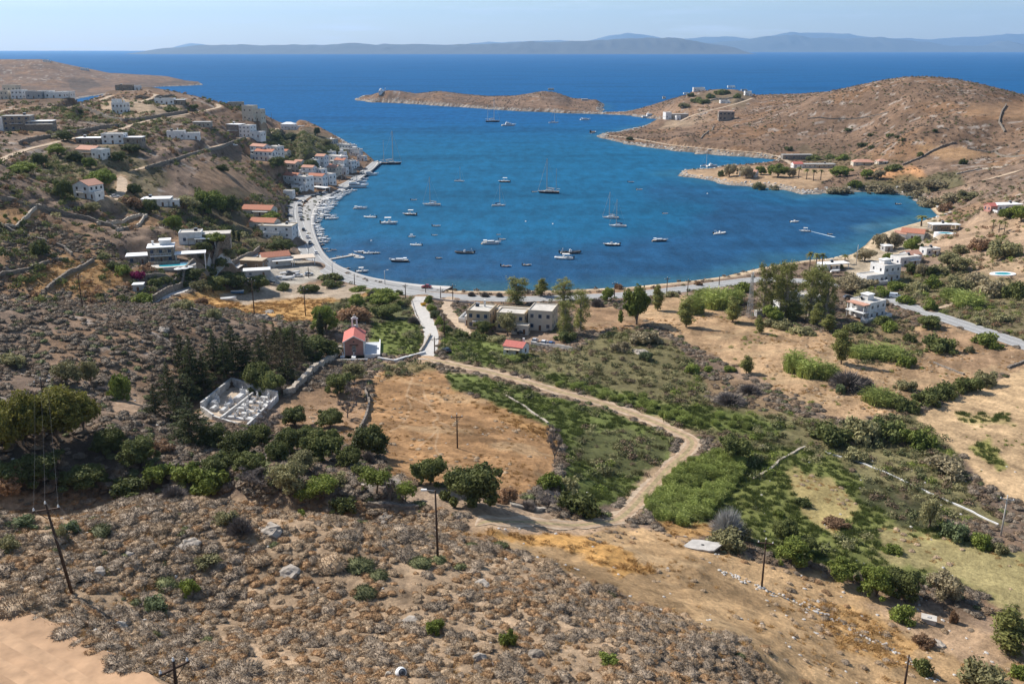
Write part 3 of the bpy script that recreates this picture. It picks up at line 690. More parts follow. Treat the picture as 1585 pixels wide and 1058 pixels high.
def build_light():
 w = bpy.data.worlds.new('World'); SC.world = w; w.use_nodes = True
 nt = w.node_tree; N, L = nt.nodes.new, nt.links.new
 bg = nt.nodes['Background']
 sky = N('ShaderNodeTexSky'); sky.sky_type = 'NISHITA'; sky.sun_disc = False
 sx, sy, el = -.84, .54, R(42)
 az = math.atan2(sx, sy)
 sky.sun_elevation = el; sky.sun_rotation = az
 sky.air_density = 1.0; sky.dust_density = .5; sky.ozone_density = 2.5; sky.altitude = 100
 bg.inputs['Strength'].default_value = .095
 tc = N('ShaderNodeTexCoord'); mp = N('ShaderNodeMapping'); mp.inputs['Scale'].default_value = (5, 5, 46)
 nz = N('ShaderNodeTexNoise'); nz.inputs['Scale'].default_value = 1.6; nz.inputs['Detail'].default_value = 8; nz.inputs['Roughness'].default_value = .6
 L(tc.outputs['Generated'], mp.inputs[0]); L(mp.outputs[0], nz.inputs['Vector'])
 mr = N('ShaderNodeMapRange'); mr.inputs[1].default_value = .52; mr.inputs[2].default_value = .72; mr.inputs[4].default_value = .5
 L(nz.outputs['Fac'], mr.inputs[0])
 mx = N('ShaderNodeMix'); mx.data_type = 'RGBA'; mx.inputs[7].default_value = (8.0, 8.2, 8.6, 1)
 L(mr.outputs[0], mx.inputs[0]); L(sky.outputs[0], mx.inputs[6])
 L(mx.outputs[2], bg.inputs['Color'])
 s = bpy.data.lights.new('sun', 'SUN'); s.energy = 5.0; s.angle = R(.53); s.color = (1, .945, .87)
 o = bpy.data.objects.new('sun', s); COL.objects.link(o)
 d = Vector((-math.sin(-az) * -1 * 0 + sx * math.cos(el), sy * math.cos(el), math.sin(el)))
 n = math.hypot(sx, sy)
 d = Vector((sx / n * math.cos(el), sy / n * math.cos(el), math.sin(el)))
 o.rotation_euler = d.to_track_quat('Z', 'Y').to_euler()
 o.location = d * 400
def build_haze():
 m = bpy.data.materials.new('haze'); m.use_nodes = True
 nt = m.node_tree; nt.nodes.clear()
 out = nt.nodes.new('ShaderNodeOutputMaterial'); v = nt.nodes.new('ShaderNodeVolumePrincipled')
 v.inputs['Color'].default_value = (.38, .64, .95, 1); v.inputs['Density'].default_value = 3.1e-5; v.inputs['Anisotropy'].default_value = .25
 nt.links.new(v.outputs[0], out.inputs['Volume'])
 x, y0, y1, z0, z1 = 36000, -300, 34500, -8, 1300
 V = [(-x, y0, z0), (x, y0, z0), (x, y1, z0), (-x, y1, z0), (-x, y0, z1), (x, y0, z1), (x, y1, z1), (-x, y1, z1)]
 o = mesh_np('haze', V, [(0, 3, 2, 1), (4, 5, 6, 7), (0, 1, 5, 4), (1, 2, 6, 5), (2, 3, 7, 6), (3, 0, 4, 7)], m)
 tag(o, 'thin pale summer haze over the sea', 'haze', kind='stuff')
def build_camera():
 c = bpy.data.cameras.new('camera'); o = bpy.data.objects.new('camera', c); COL.objects.link(o)
 c.sensor_fit = 'HORIZONTAL'; c.sensor_width = 36; c.lens = F / PW * 36
 c.clip_start = .5; c.clip_end = 200000
 o.location = (0, 0, CAMH); o.rotation_euler = (math.pi / 2 - TH, 0, 0)
 SC.camera = o
 vs = SC.view_settings
 SC.display_settings.display_device = 'sRGB'
 vs.view_transform = 'Standard'; vs.look = 'None'; vs.exposure = 0.45; vs.gamma = 1.0; vs.use_curve_mapping = False
 cy = SC.cycles
 cy.max_bounces = 5; cy.diffuse_bounces = 2; cy.glossy_bounces = 2; cy.transmission_bounces = 2; cy.volume_bounces = 1; cy.transparent_max_bounces = 6
 cy.use_denoising = True; cy.sample_clamp_indirect = 1.0; cy.sample_clamp_direct = 2.5
 cy.caustics_reflective = False; cy.caustics_refractive = False
def _rot_basis(n, rng):
 n = n / (np.linalg.norm(n, axis=1)[:, None] + 1e-9)
 r = rng.normal(size=n.shape)
 t = np.cross(n, r); t /= np.linalg.norm(t, axis=1)[:, None] + 1e-9
 return t, np.cross(n, t), n
def leaf_quads(c, n, size, rng, aspect=.55, tilt=.7):
 """a small leaf blade at every centre, facing roughly along n"""
 n = n + rng.normal(size=n.shape) * tilt
 t, b, _ = _rot_basis(n, rng)
 s = size * rng.uniform(.6, 1.35, len(c))[:, None]
 V = np.stack([c - t * s, c - b * s * aspect, c + t * s, c + b * s * aspect], 1).reshape(-1, 3)
 return V, np.arange(len(V)).reshape(-1, 4)
def twig_tris(p, q, w, rng):
 d = q - p
 t, b, _ = _rot_basis(d, rng)
 V = np.stack([p - t * w, p + t * w, q], 1).reshape(-1, 3)
 f = np.arange(len(V)).reshape(-1, 3)
 return V, np.c_[f, f[:, 2]][:, :3]
def sphere_pts(n, rng, up=-1.0):
 v = rng.normal(size=(int(n * 2.5) + 20, 3)); v /= np.linalg.norm(v, axis=1)[:, None]
 v = v[v[:, 2] > up][:n]
 return v
def crown_mesh(lobes, per, leaf, rng, aspect=.55, fill=.45, tilt=.7):
 """lobes: (x,y,z,rx,rz). Leaves crowd the outer part of each lobe and thin out inwards."""
 Vs, Fs, k = [], [], 0
 for (x, y, z, rx, rz) in lobes:
  n = max(12, int(per * rx * rx))
  d = sphere_pts(n, rng)
  r = np.power(rng.uniform(0, 1, len(d)), fill)[:, None] * rng.uniform(.82, 1.12, len(d))[:, None]
  lump = .82 + .36 * vnoise(d[:, 0] * 2.2 + x, d[:, 1] * 2.2 + d[:, 2] * 2.2 + y, 3)[:, None]
  c = d * r * lump * np.array([rx, rx, rz]) + np.array([x, y, z])
  V, f = leaf_quads(c, d, leaf, rng, aspect, tilt)
  Vs.append(V); Fs.append(f + k); k += len(V)
 return np.concatenate(Vs), np.concatenate(Fs)
def limb(pts, rad, sides=6):
 """tapered tube through the points"""
 p = np.array(pts, float); n = len(p)
 t = np.gradient(p, axis=0); t /= np.linalg.norm(t, axis=1)[:, None] + 1e-9
 a = np.cross(t, np.array([.31, .93, .17])); a /= np.linalg.norm(a, axis=1)[:, None] + 1e-9
 b = np.cross(t, a)
 th = np.linspace(0, 2 * np.pi, sides, endpoint=False)
 r = np.array(rad, float)[:, None, None]
 V = (p[:, None] + r * (a[:, None] * np.cos(th)[None, :, None] + b[:, None] * np.sin(th)[None, :, None])).reshape(-1, 3)
 F_ = []
 for i in range(n - 1):
  for j in range(sides):
   F_.append((i * sides + j, i * sides + (j + 1) % sides, (i + 1) * sides + (j + 1) % sides, (i + 1) * sides + j))
 return V, np.array(F_)
def merge(parts):
 Vs, Fs, k = [], [], 0
 for V, f in parts:
  if f.shape[1] == 3:
   f = np.c_[f, f[:, 2]]
  Vs.append(V); Fs.append(f + k); k += len(V)
 return np.concatenate(Vs), np.concatenate(Fs)
def trunk_mesh(base_r, fork, tips, rng):
 """a trunk to the fork and limbs to every tip"""
 fork = np.array(fork, float)
 parts = [limb([(0, 0, -.4), (fork[0] * .3, fork[1] * .3, fork[2] * .4), fork], [base_r * 1.25, base_r, base_r * .8])]
 for t in tips:
  t = np.array(t, float); m = (fork + t) / 2 + np.array([0, 0, .12 * np.linalg.norm(t - fork)]) + rng.normal(size=3) * .12
  parts.append(limb([fork, m, t], [base_r * .62, base_r * .42, base_r * .12], 5))
 return merge(parts)
PLANTS = {}     # kind -> list of (trunk mesh or None, crown mesh, width, height)
def me_of(name, V, f, m, smooth=False):
 o = mesh_np(name, V, f, m, smooth=smooth, link=False)
 me = o.data
 bpy.data.objects.remove(o)
 return me
def qf(f):
 """drop the doubled corner of merged triangles: split quads and tris into plain lists"""
 return [tuple(a[:3]) if a[2] == a[3] else tuple(a) for a in f.tolist()]
def build_plants():
 bark = mat('bark', (.17, .125, .09), .95, .35, 2.5)
 palebark = mat('pale_bark', (.34, .29, .24), .95, .3, 1.5)
 greytw = mat('grey_twigs', (.20, .17, .15), .95, .3, 1.0)
 silvertw = mat('silver_twigs', (.42, .41, .39), .95, .2, 1.0)
 L_ = {
 'dark': leafmat('leaf_dark', (0.055, 0.072, 0.028), (0.181, 0.192, 0.060)),
 'carob': leafmat('leaf_carob', (0.078, 0.098, 0.034), (0.241, 0.252, 0.079)),
 'green': leafmat('leaf_green', (0.113, 0.150, 0.030), (0.315, 0.353, 0.082)),
 'lime': leafmat('leaf_lime', (0.109, 0.143, 0.026), (0.275, 0.311, 0.072)),
 'pepper': leafmat('leaf_pepper', (0.100, 0.105, 0.020), (0.319, 0.285, 0.068)),
 'olive': leafmat('leaf_olive', (0.177, 0.171, 0.082), (0.416, 0.373, 0.182)),
 'grey': leafmat('leaf_tamarisk', (0.215, 0.182, 0.112), (0.466, 0.384, 0.231)),
 'euc': leafmat('leaf_eucalyptus', (0.127, 0.142, 0.041), (0.366, 0.353, 0.112)),
 'conif': leafmat('leaf_conifer', (0.030, 0.043, 0.020), (0.106, 0.111, 0.039)),
 'rust': leafmat('leaf_rusty', (.062, .054, .028), (.150, .120, .066)),
 'brown': leafmat('leaf_brown', (0.189, 0.117, 0.070), (0.416, 0.256, 0.144)),
 'teal': leafmat('leaf_teal', (0.088, 0.117, 0.057), (0.239, 0.267, 0.126)),
 'palm': leafmat('leaf_palm', (0.101, 0.117, 0.035), (0.278, 0.267, 0.087)),
 'mag': leafmat('leaf_magenta', (0.200, 0.012, 0.075), (0.400, 0.035, 0.170)),
 'reed': leafmat('leaf_reed', (0.159, 0.203, 0.050), (0.440, 0.478, 0.142)),
 }
 def add(kind, crown, trunk, w, h):
  PLANTS.setdefault(kind, []).append((trunk, crown, w, h))
 def round_tree(kind, leafm, seeds, trunkr=.28, lobes=9, w=8.0, h=7.0, low=.28, per=250, leaf=.24, spread=.62, barkm=None, fill=.4):
  for sd in seeds:
   rng = np.random.default_rng(sd)
   lb, tips = [], []
   for k in range(lobes):
    a = k * 2.399 + rng.uniform(-.4, .4); rr = math.sqrt((k + .4) / lobes) * w * .5 * spread
    z = h * (low + (1 - low) * rng.uniform(.32, .78)) - rr * .22
    rx = w * rng.uniform(.17, .25); rz = rx * rng.uniform(.7, .95)
    z = min(z, h - rz)
    lb.append((rr * math.cos(a), rr * math.sin(a), z, rx, rz)); tips.append((rr * math.cos(a) * .8, rr * math.sin(a) * .8, z))
   lb.append((0, 0, h * (.5 + low * .3), w * .3, h * .28))
   for k in range(10):
    a = rng.uniform(0, 6.28); rr = w * rng.uniform(.32, .52); rx = w * rng.uniform(.05, .115)
    lb.append((rr * math.cos(a), rr * math.sin(a), h * rng.uniform(low + .08, .75), rx, rx))
   V, f = crown_mesh(lb, per, leaf, rng, fill=fill)
   tr = trunk_mesh(trunkr, (rng.uniform(-.3, .3), rng.uniform(-.3, .3), max(h * low * .9, .5)), tips[:7], rng)
   add(kind, me_of(kind + '_crown', V, f, leafm), me_of(kind + '_trunk', tr[0], qf(tr[1]), barkm or bark, True), w, h)
 round_tree('carob', L_['carob'], (1, 2, 3), w=8, h=6.5, low=.02, leaf=.26, lobes=11)
 round_tree('dark', L_['dark'], (4, 5), w=8, h=6.5, low=.0, leaf=.26, lobes=11)
 round_tree('green', L_['green'], (6, 7, 8), w=7, h=7, low=.04, leaf=.25, lobes=11)
 round_tree('almond', L_['lime'], (9, 10), w=7, h=5.5, low=.38, per=120, leaf=.22, lobes=8, trunkr=.2)
 round_tree('olive', L_['olive'], (11, 12, 13), w=7, h=6, low=.14, per=150, leaf=.22)
 round_tree('tamarisk', L_['grey'], (14, 15, 16), w=7, h=5.5, low=.06, per=170, leaf=.25)
 round_tree('pepper', L_['pepper'], (87, 88, 89), w=8, h=8, low=.08, per=190, leaf=.24, lobes=13)
 round_tree('pine', L_['lime'], (17, 18), w=9, h=7, low=.16, per=230, leaf=.28, lobes=12)
 for sd in (21, 22, 23):
  rng = np.random.default_rng(sd); h, w = 18., 8.
  lb, tips = [], []
  for k in range(22):
   z = h * (.08 + .88 * (k + .5) / 22); wid = w * .5 * (1 - abs((z / h) - .50) * .95)
   a = k * 2.4 + rng.uniform(-.5, .5); rr = wid * rng.uniform(.25, .85)
   rx = rng.uniform(1.1, 1.9); lb.append((rr * math.cos(a), rr * math.sin(a), min(z, h - rx), rx, rx * rng.uniform(.9, 1.35)))
   if k % 2 == 0: tips.append((rr * .8 * math.cos(a), rr * .8 * math.sin(a), z))
  V, f = crown_mesh(lb, 105, .27, rng, aspect=.35, fill=.6)
  tr = merge([limb([(0, 0, -.5), (.2, 0, h * .3), (0, .2, h * .6), (.1, 0, h * .88)], [.5, .38, .24, .08]),
  *[limb([(0, 0, t[2] * .55), (t[0] * .5, t[1] * .5, t[2] * .82), t], [.2, .13, .04], 5) for t in tips]])
  add('gum', me_of('gum_crown', V, f, L_['euc']), me_of('gum_trunk', tr[0], qf(tr[1]), palebark, True), w, h)
 for sd in (24, 25):
  rng = np.random.default_rng(sd); h, w = 8., 3.6
  lb = [(rng.uniform(-.5, .5), rng.uniform(-.5, .5), h * (.16 + .75 * k / 8), w * .5 * (.95 - abs(k / 8 - .42) * .9), .85) for k in range(9)]
  V, f = crown_mesh(lb, 260, .22, rng, aspect=.4, fill=.45)
  tr = limb([(0, 0, -.4), (.1, 0, h * .4), (0, 0, h * .85)], [.16, .11, .03])
  add('slim', me_of('slim_crown', V, f, L_['euc']), me_of('slim_trunk', tr[0], qf(tr[1]), bark, True), w, h)
 for kind, lm, sds in (('conifer', L_['conif'], (31, 32, 33)), ('rusty', L_['rust'], (34, 35))):
  for sd in sds:
   rng = np.random.default_rng(sd); h, w = 11., 6.
   lb = []
   for k in range(46):
    t = (k + .5) / 46; z = h * (.08 + .90 * t); wid = w * .5 * (1 - t) ** .8 * rng.uniform(.75, 1.15)
    a = k * 2.4 + rng.uniform(-.5, .5)
    for rr in (.4, .85) if wid > .9 else (.5,):
     lb.append((wid * rr * math.cos(a), wid * rr * math.sin(a), z - wid * rr * .12, .28 + wid * .22, .24 + wid * .07))
   V, f = crown_mesh(lb, 95 if kind == 'conifer' else 50, .21, rng, aspect=.35, fill=.5)
   tr = limb([(0, 0, -.4), (.05, 0, h * .5), (0, 0, h * .97)], [.24, .15, .03])
   add(kind, me_of(kind + '_crown', V, f, lm), me_of(kind + '_trunk', tr[0], qf(tr[1]), bark, True), w, h)
 for sd in (36, 37):
  rng = np.random.default_rng(sd); h, w = 9., 2.0
  lb = [(rng.uniform(-.1, .1), rng.uniform(-.1, .1), h * (.07 + .88 * k / 15), w * .5 * math.sin(math.pi * (.16 + .8 * k / 15)) ** .7, .55) for k in range(16)]
  V, f = crown_mesh(lb, 420, .16, rng, aspect=.4, fill=.35)
  tr = limb([(0, 0, -.3), (0, 0, h * .5), (0, 0, h * .9)], [.14, .1, .03])
  add('cypress', me_of('cypress_crown', V, f, L_['conif']), me_of('cypress_trunk', tr[0], qf(tr[1]), bark, True), w, h)
 for sd in (41, 42):
  rng = np.random.default_rng(sd); h, w = 7., 4.6
  parts = []
  for k in range(30):
   a = k * 2.399; e = rng.uniform(-.35, 1.2); l = w * .5 * rng.uniform(.85, 1.1)
   s = np.linspace(0, 1, 6); hor = np.cos(e) * s * l; zz = h - .6 + np.sin(e) * s * l - .9 * s ** 2.2 * l * .7
   c = np.stack([hor * math.cos(a), hor * math.sin(a), zz], -1); pr = np.array([-math.sin(a), math.cos(a), 0]) * .30
   wd = np.array([.25, .8, 1, .9, .6, .08])[:, None]
   lo = c - pr * wd - np.array([0, 0, .16]) * wd; hi = c + pr * wd - np.array([0, 0, .16]) * wd
   V = np.concatenate([lo, c, hi]); f = np.concatenate([grid_faces(3, 6)])
   parts.append((V, f))
  V, f = merge(parts)
  tr = limb([(0, 0, -.3), (.1, .05, h * .4), (0, 0, h - .5)], [.3, .22, .24], 7)
  add('palm', me_of('palm_crown', V, f, L_['palm']), me_of('palm_trunk', tr[0], qf(tr[1]), bark, True), w, h)
 for kind, tm, sds in (('bare', greytw, (51, 52)), ('silver', silvertw, (53,))):
  for sd in sds:
   rng = np.random.default_rng(sd); h, w = 5., 5.
   parts, ends = [limb([(0, 0, -.3), (.1, 0, h * .14), (.05, .1, h * .26)], [.2, .15, .12])], []
   for k in range(9):
    a = k * 2.4; t = np.array([math.cos(a) * w * .36, math.sin(a) * w * .36, h * rng.uniform(.55, .88)]); s0 = np.array([.05, .1, h * .24])
    m = s0 * .45 + t * .55 + rng.normal(size=3) * .2
    parts.append(limb([s0, m, t], [.1, .06, .02], 4))
    for q in (m, t, t): ends.append(q)
   P0, Q0 = [], []
   for q in ends:
    for _ in range(46 if kind == 'bare' else 60):
     d = rng.normal(size=3); d[2] = abs(d[2]) * .8 + .1; d /= np.linalg.norm(d)
     P0.append(q + rng.normal(size=3) * .14); Q0.append(q + d * rng.uniform(.5, 1.2))
   V, f = twig_tris(np.array(P0), np.array(Q0), .035, rng)
   add(kind, me_of(kind + '_crown', V, f, tm), me_of(kind + '_trunk', *(lambda z: (z[0], qf(z[1])))(merge(parts)), tm, True), w, h)
 def bush(kind, lm, seeds, w=4., h=2.4, per=330, leaf=.19, lobes=8, fill=.4, aspect=.55):
  for sd in seeds:
   rng = np.random.default_rng(sd); lb = []
   for k in range(lobes):
    a = k * 2.399 + rng.uniform(-.5, .5); rr = math.sqrt(k / lobes) * w * .36; rx = w * rng.uniform(.16, .24)
    z = max(rx * .4, h * rng.uniform(.45, .85) - rx * .6 - rr * .18)
    lb.append((rr * math.cos(a), rr * math.sin(a), z, rx, min(rx, h * .42)))
   for k in range(4):
    a = rng.uniform(0, 6.28); rx = w * rng.uniform(.07, .12); lb.append((w * .42 * math.cos(a), w * .42 * math.sin(a), rx * .8, rx, rx))
   V, f = crown_mesh(lb, per, leaf, rng, fill=fill, aspect=aspect)
   V[:, 2] = np.maximum(V[:, 2], -.15)
   add(kind, me_of(kind, V, f, lm), None, w, h)
 bush('b_green', L_['green'], (61, 62, 63)); bush('b_dark', L_['dark'], (64, 65)); bush('b_carob', L_['carob'], (66, 67)); bush('b_lime', L_['lime'], (68, 69))
 bush('b_olive', L_['olive'], (70, 71, 72)); bush('b_grey', L_['grey'], (73, 74)); bush('b_teal', L_['teal'], (75, 76)); bush('b_brown', L_['brown'], (77, 78)); bush('b_mag', L_['mag'], (79,))
 for sd in (81, 82):
  rng = np.random.default_rng(sd); w, h = 4., 2.2
  d = sphere_pts(1500, rng, .0); p = d * rng.uniform(.1, .7, len(d))[:, None] * np.array([w / 2, w / 2, h]); q = d * rng.uniform(.75, 1.05, len(d))[:, None] * np.array([w / 2, w / 2, h]) + rng.normal(size=d.shape) * .12
  V, f = twig_tris(p, q, .045, rng)
  add('b_twig', me_of('b_twig', V, f, greytw), None, w, h)
  add('b_silver', me_of('b_silver', V, f, silvertw), None, w, h)
 for sd in (83, 84):
  rng = np.random.default_rng(sd); w, h = 4., 3.4
  n = 520; a = rng.uniform(0, 6.28, n); r = np.sqrt(rng.uniform(0, 1, n)) * w * .46
  b = np.stack([r * np.cos(a), r * np.sin(a), 0 * r], -1); hh = h * rng.uniform(.55, 1.0, n) * (1 - .25 * (r / w * 2) ** 2)
  tip = b + np.stack([rng.normal(size=n) * .35, rng.normal(size=n) * .35, hh], -1)
  V1, f1 = twig_tris(b, tip, .05, rng)
  m_ = b + (tip - b) * rng.uniform(.35, .95, n)[:, None]
  e_ = m_ + np.stack([rng.normal(size=n) * .55, rng.normal(size=n) * .55, rng.uniform(-.1, .45, n)], -1)
  V2, f2 = twig_tris(m_, e_, .075, rng)
  V, f = merge([(V1, f1), (V2, f2)])
  add('b_reed', me_of('b_reed', V, qf(f), L_['reed']), None, w, h)
 return L_
def near_ground(x, y):
 return float(hz(x, y))
NPL = [0]
def plant(kind, px, py, wpx, hpx, label, name, cat, group=None, at=None, sink=.05):
 """one plant standing where that direction meets the ground; its width and height in photo pixels fix its real size"""
 x, y, z = at if at else G(px, py)
 s = ppm(y, z)
 vs = PLANTS[kind]; i = NPL[0] % len(vs); NPL[0] += 1
 trunk, crown, w, h = vs[i]
 sw = wpx / s / w * 1.04; sh = hpx / s / h * 1.02
 rz = (NPL[0] * 2.399) % 6.283
 if trunk is None:
  o = bpy.data.objects.new(name, crown); COL.objects.link(o)
 else:
  o = bpy.data.objects.new(name, None); COL.objects.link(o); o.empty_display_size = .3
  for nm, me in (('trunk', trunk), ('crown', crown)):
   c = bpy.data.objects.new(nm, me); COL.objects.link(c); c.parent = o
 o.location = (x, y, z - sink); o.rotation_euler = (0, 0, rz); o.scale = (sw, sw, sh)
 tag(o, label, cat, group)
 return o
def scatter(name, label, pts, scl, protos, cat='scrub', zs=None, seed=1, kindname=None):
 """pts (n,3); every point carries a small plant"""
 n = len(pts)
 if n == 0:
  return
 rng = np.random.default_rng(seed)
 pc = bpy.data.collections.new(name + '_kinds')
 for me in protos:
  pc.objects.link(bpy.data.objects.new(name + '_piece', me))
 me = bpy.data.meshes.new(name)
 me.vertices.add(n); me.vertices.foreach_set('co', np.ascontiguousarray(pts, dtype=np.float32).ravel())
 s3 = np.stack([scl, scl, scl * (zs if zs is not None else 1)], -1).astype(np.float32)
 a = me.attributes.new('sc', 'FLOAT_VECTOR', 'POINT'); a.data.foreach_set('vector', s3.ravel())
 r = np.zeros((n, 3), np.float32); r[:, 2] = rng.uniform(0, 6.283, n); r[:, 0] = rng.normal(size=n) * .12; r[:, 1] = rng.normal(size=n) * .12
 a = me.attributes.new('ro', 'FLOAT_VECTOR', 'POINT'); a.data.foreach_set('vector', r.ravel())
 a = me.attributes.new('pi', 'INT', 'POINT'); a.data.foreach_set('value', rng.integers(0, len(protos), n).astype(np.int32))
 o = bpy.data.objects.new(name, me); COL.objects.link(o)
 g = bpy.data.node_groups.new(name, 'GeometryNodeTree')
 g.interface.new_socket('Geometry', in_out='INPUT', socket_type='NodeSocketGeometry')
 g.interface.new_socket('Geometry', in_out='OUTPUT', socket_type='NodeSocketGeometry')
 N, L = g.nodes.new, g.links.new
 gi, go = N('NodeGroupInput'), N('NodeGroupOutput')
 ci = N('GeometryNodeCollectionInfo'); ci.inputs[0].default_value = pc; ci.inputs[1].default_value = True; ci.inputs[2].default_value = True
 ip = N('GeometryNodeInstanceOnPoints'); ip.inputs['Pick Instance'].default_value = True
 def attr(nm, ty):
  q = N('GeometryNodeInputNamedAttribute'); q.data_type = ty; q.inputs['Name'].default_value = nm
  return q.outputs['Attribute']
 L(gi.outputs[0], ip.inputs['Points']); L(ci.outputs[0], ip.inputs['Instance'])
 L(attr('pi', 'INT'), ip.inputs['Instance Index']); L(attr('ro', 'FLOAT_VECTOR'), ip.inputs['Rotation']); L(attr('sc', 'FLOAT_VECTOR'), ip.inputs['Scale'])
 L(ip.outputs[0], go.inputs[0])
 md = o.modifiers.new('plants', 'NODES'); md.node_group = g
 tag(o, label, cat, kind='stuff')
 return o
def cushion_mesh(nm, seed, m, n=300, leaf=.085, h=.5, spiky=True):
 """unit-radius thorny cushion: short twigs all over a low dome, with a closed core"""
 rng = np.random.default_rng(seed)
 d = sphere_pts(n, rng, .02)
 lump = (.78 + .4 * vnoise(d[:, 0] * 2.6 + seed, d[:, 1] * 2.6 + d[:, 2] * 2, 7))[:, None]
 sc = np.array([1, 1, h])
 p = d * sc * lump * rng.uniform(.78, .92, len(d))[:, None]
 q = d * sc * lump * rng.uniform(.95, 1.14, len(d))[:, None] + rng.normal(size=d.shape) * .06
 V1, f1 = twig_tris(p, q, leaf, rng)
 nr, ns = 5, 11
 th = np.linspace(0, 2 * np.pi, ns + 1); ph = np.linspace(0, np.pi / 2, nr)
 dd = np.stack([np.outer(np.cos(ph), np.cos(th)), np.outer(np.cos(ph), np.sin(th)), np.outer(np.sin(ph), np.ones(ns + 1))], -1).reshape(-1, 3)
 lp = (.78 + .4 * vnoise(dd[:, 0] * 2.6 + seed, dd[:, 1] * 2.6 + dd[:, 2] * 2, 7))[:, None]
 V2 = dd * sc * lp * .90; V2[:, 2] -= .05
 f2 = grid_faces(nr, ns + 1)
 V, f = merge([(V1, f1), (V2, f2)])
 return me_of(nm, V, qf(f), m)
def tuft_mesh(nm, seed, m, n=60, h=.9, w=.05, lean=.35, r=.6):
 rng = np.random.default_rng(seed)
 a = rng.uniform(0, 6.28, n); q = np.sqrt(rng.uniform(0, 1, n)) * r
 b = np.stack([q * np.cos(a), q * np.sin(a), np.full(n, -.05)], -1)
 t = b + np.stack([rng.normal(size=n) * lean, rng.normal(size=n) * lean, h * rng.uniform(.45, 1.1, n)], -1)
 V, f = twig_tris(b, t, w, rng)
 return me_of(nm, V, f, m)
def clump_mesh(nm, seed, m, n=120, leaf=.13, h=.7):
 """unit-radius leafy clump"""
 rng = np.random.default_rng(seed)
 d = sphere_pts(n, rng, -.1)
 lump = (.7 + .6 * vnoise(d[:, 0] * 2.4 + seed, d[:, 1] * 2.4 + d[:, 2] * 2, 9))[:, None]
 c = d * lump * np.array([1, 1, h]) * np.power(rng.uniform(0, 1, len(d)), .35)[:, None] + np.array([0, 0, h * .25])
 V, f = leaf_quads(c, d, leaf, rng, .6, .6)
 return me_of(nm, V, f, m)
def sample(dens, n, lo, hi, seed):
 """random ground points with a density (per square metre) given by a function of the terrain grid index"""
 rng = np.random.default_rng(seed)
 l0, l1 = math.log(lo), math.log(hi)
 l = rng.uniform(l0, l1, n); a = rng.uniform(-.76, .76, n)
 y = np.exp(l); area = (1.52 * y) * (y * (l1 - l0)) / n          # ground area each candidate stands for
 u = (a - A0) / (A1 - A0) * (NA - 1); v = (l - L0) / (L1 - L0) * (NL - 1)
 i = np.clip(np.round(u).astype(int), 0, NA - 1); j = np.clip(np.round(v).astype(int), 0, NL - 1)
 pr = dens[j, i] * area
 k = (rng.uniform(0, 1, n) < pr) & (SD[j, i] > 2.0) & (KEEP[j, i] > .5)
 x = a[k] * y[k]; yy = y[k]
 return np.stack([x, yy, hz(x, yy)], -1), i[k], j[k], rng
KEEP = np.ones(GX.shape)          # zero on roads, roofs and yards
def keep_off_line(line, d):
 lo = line[:, :2].min(0) - d - 1; hi = line[:, :2].max(0) + d + 1
 k = (GX > lo[0]) & (GX < hi[0]) & (GY > lo[1]) & (GY < hi[1])
 KEEP[k] = np.where(ldist(line[:, :2], GX[k], GY[k]) < d, 0, KEEP[k])
def keep_off(x, y, r):
 KEEP[np.hypot(GX - x, GY - y) < r] = 0
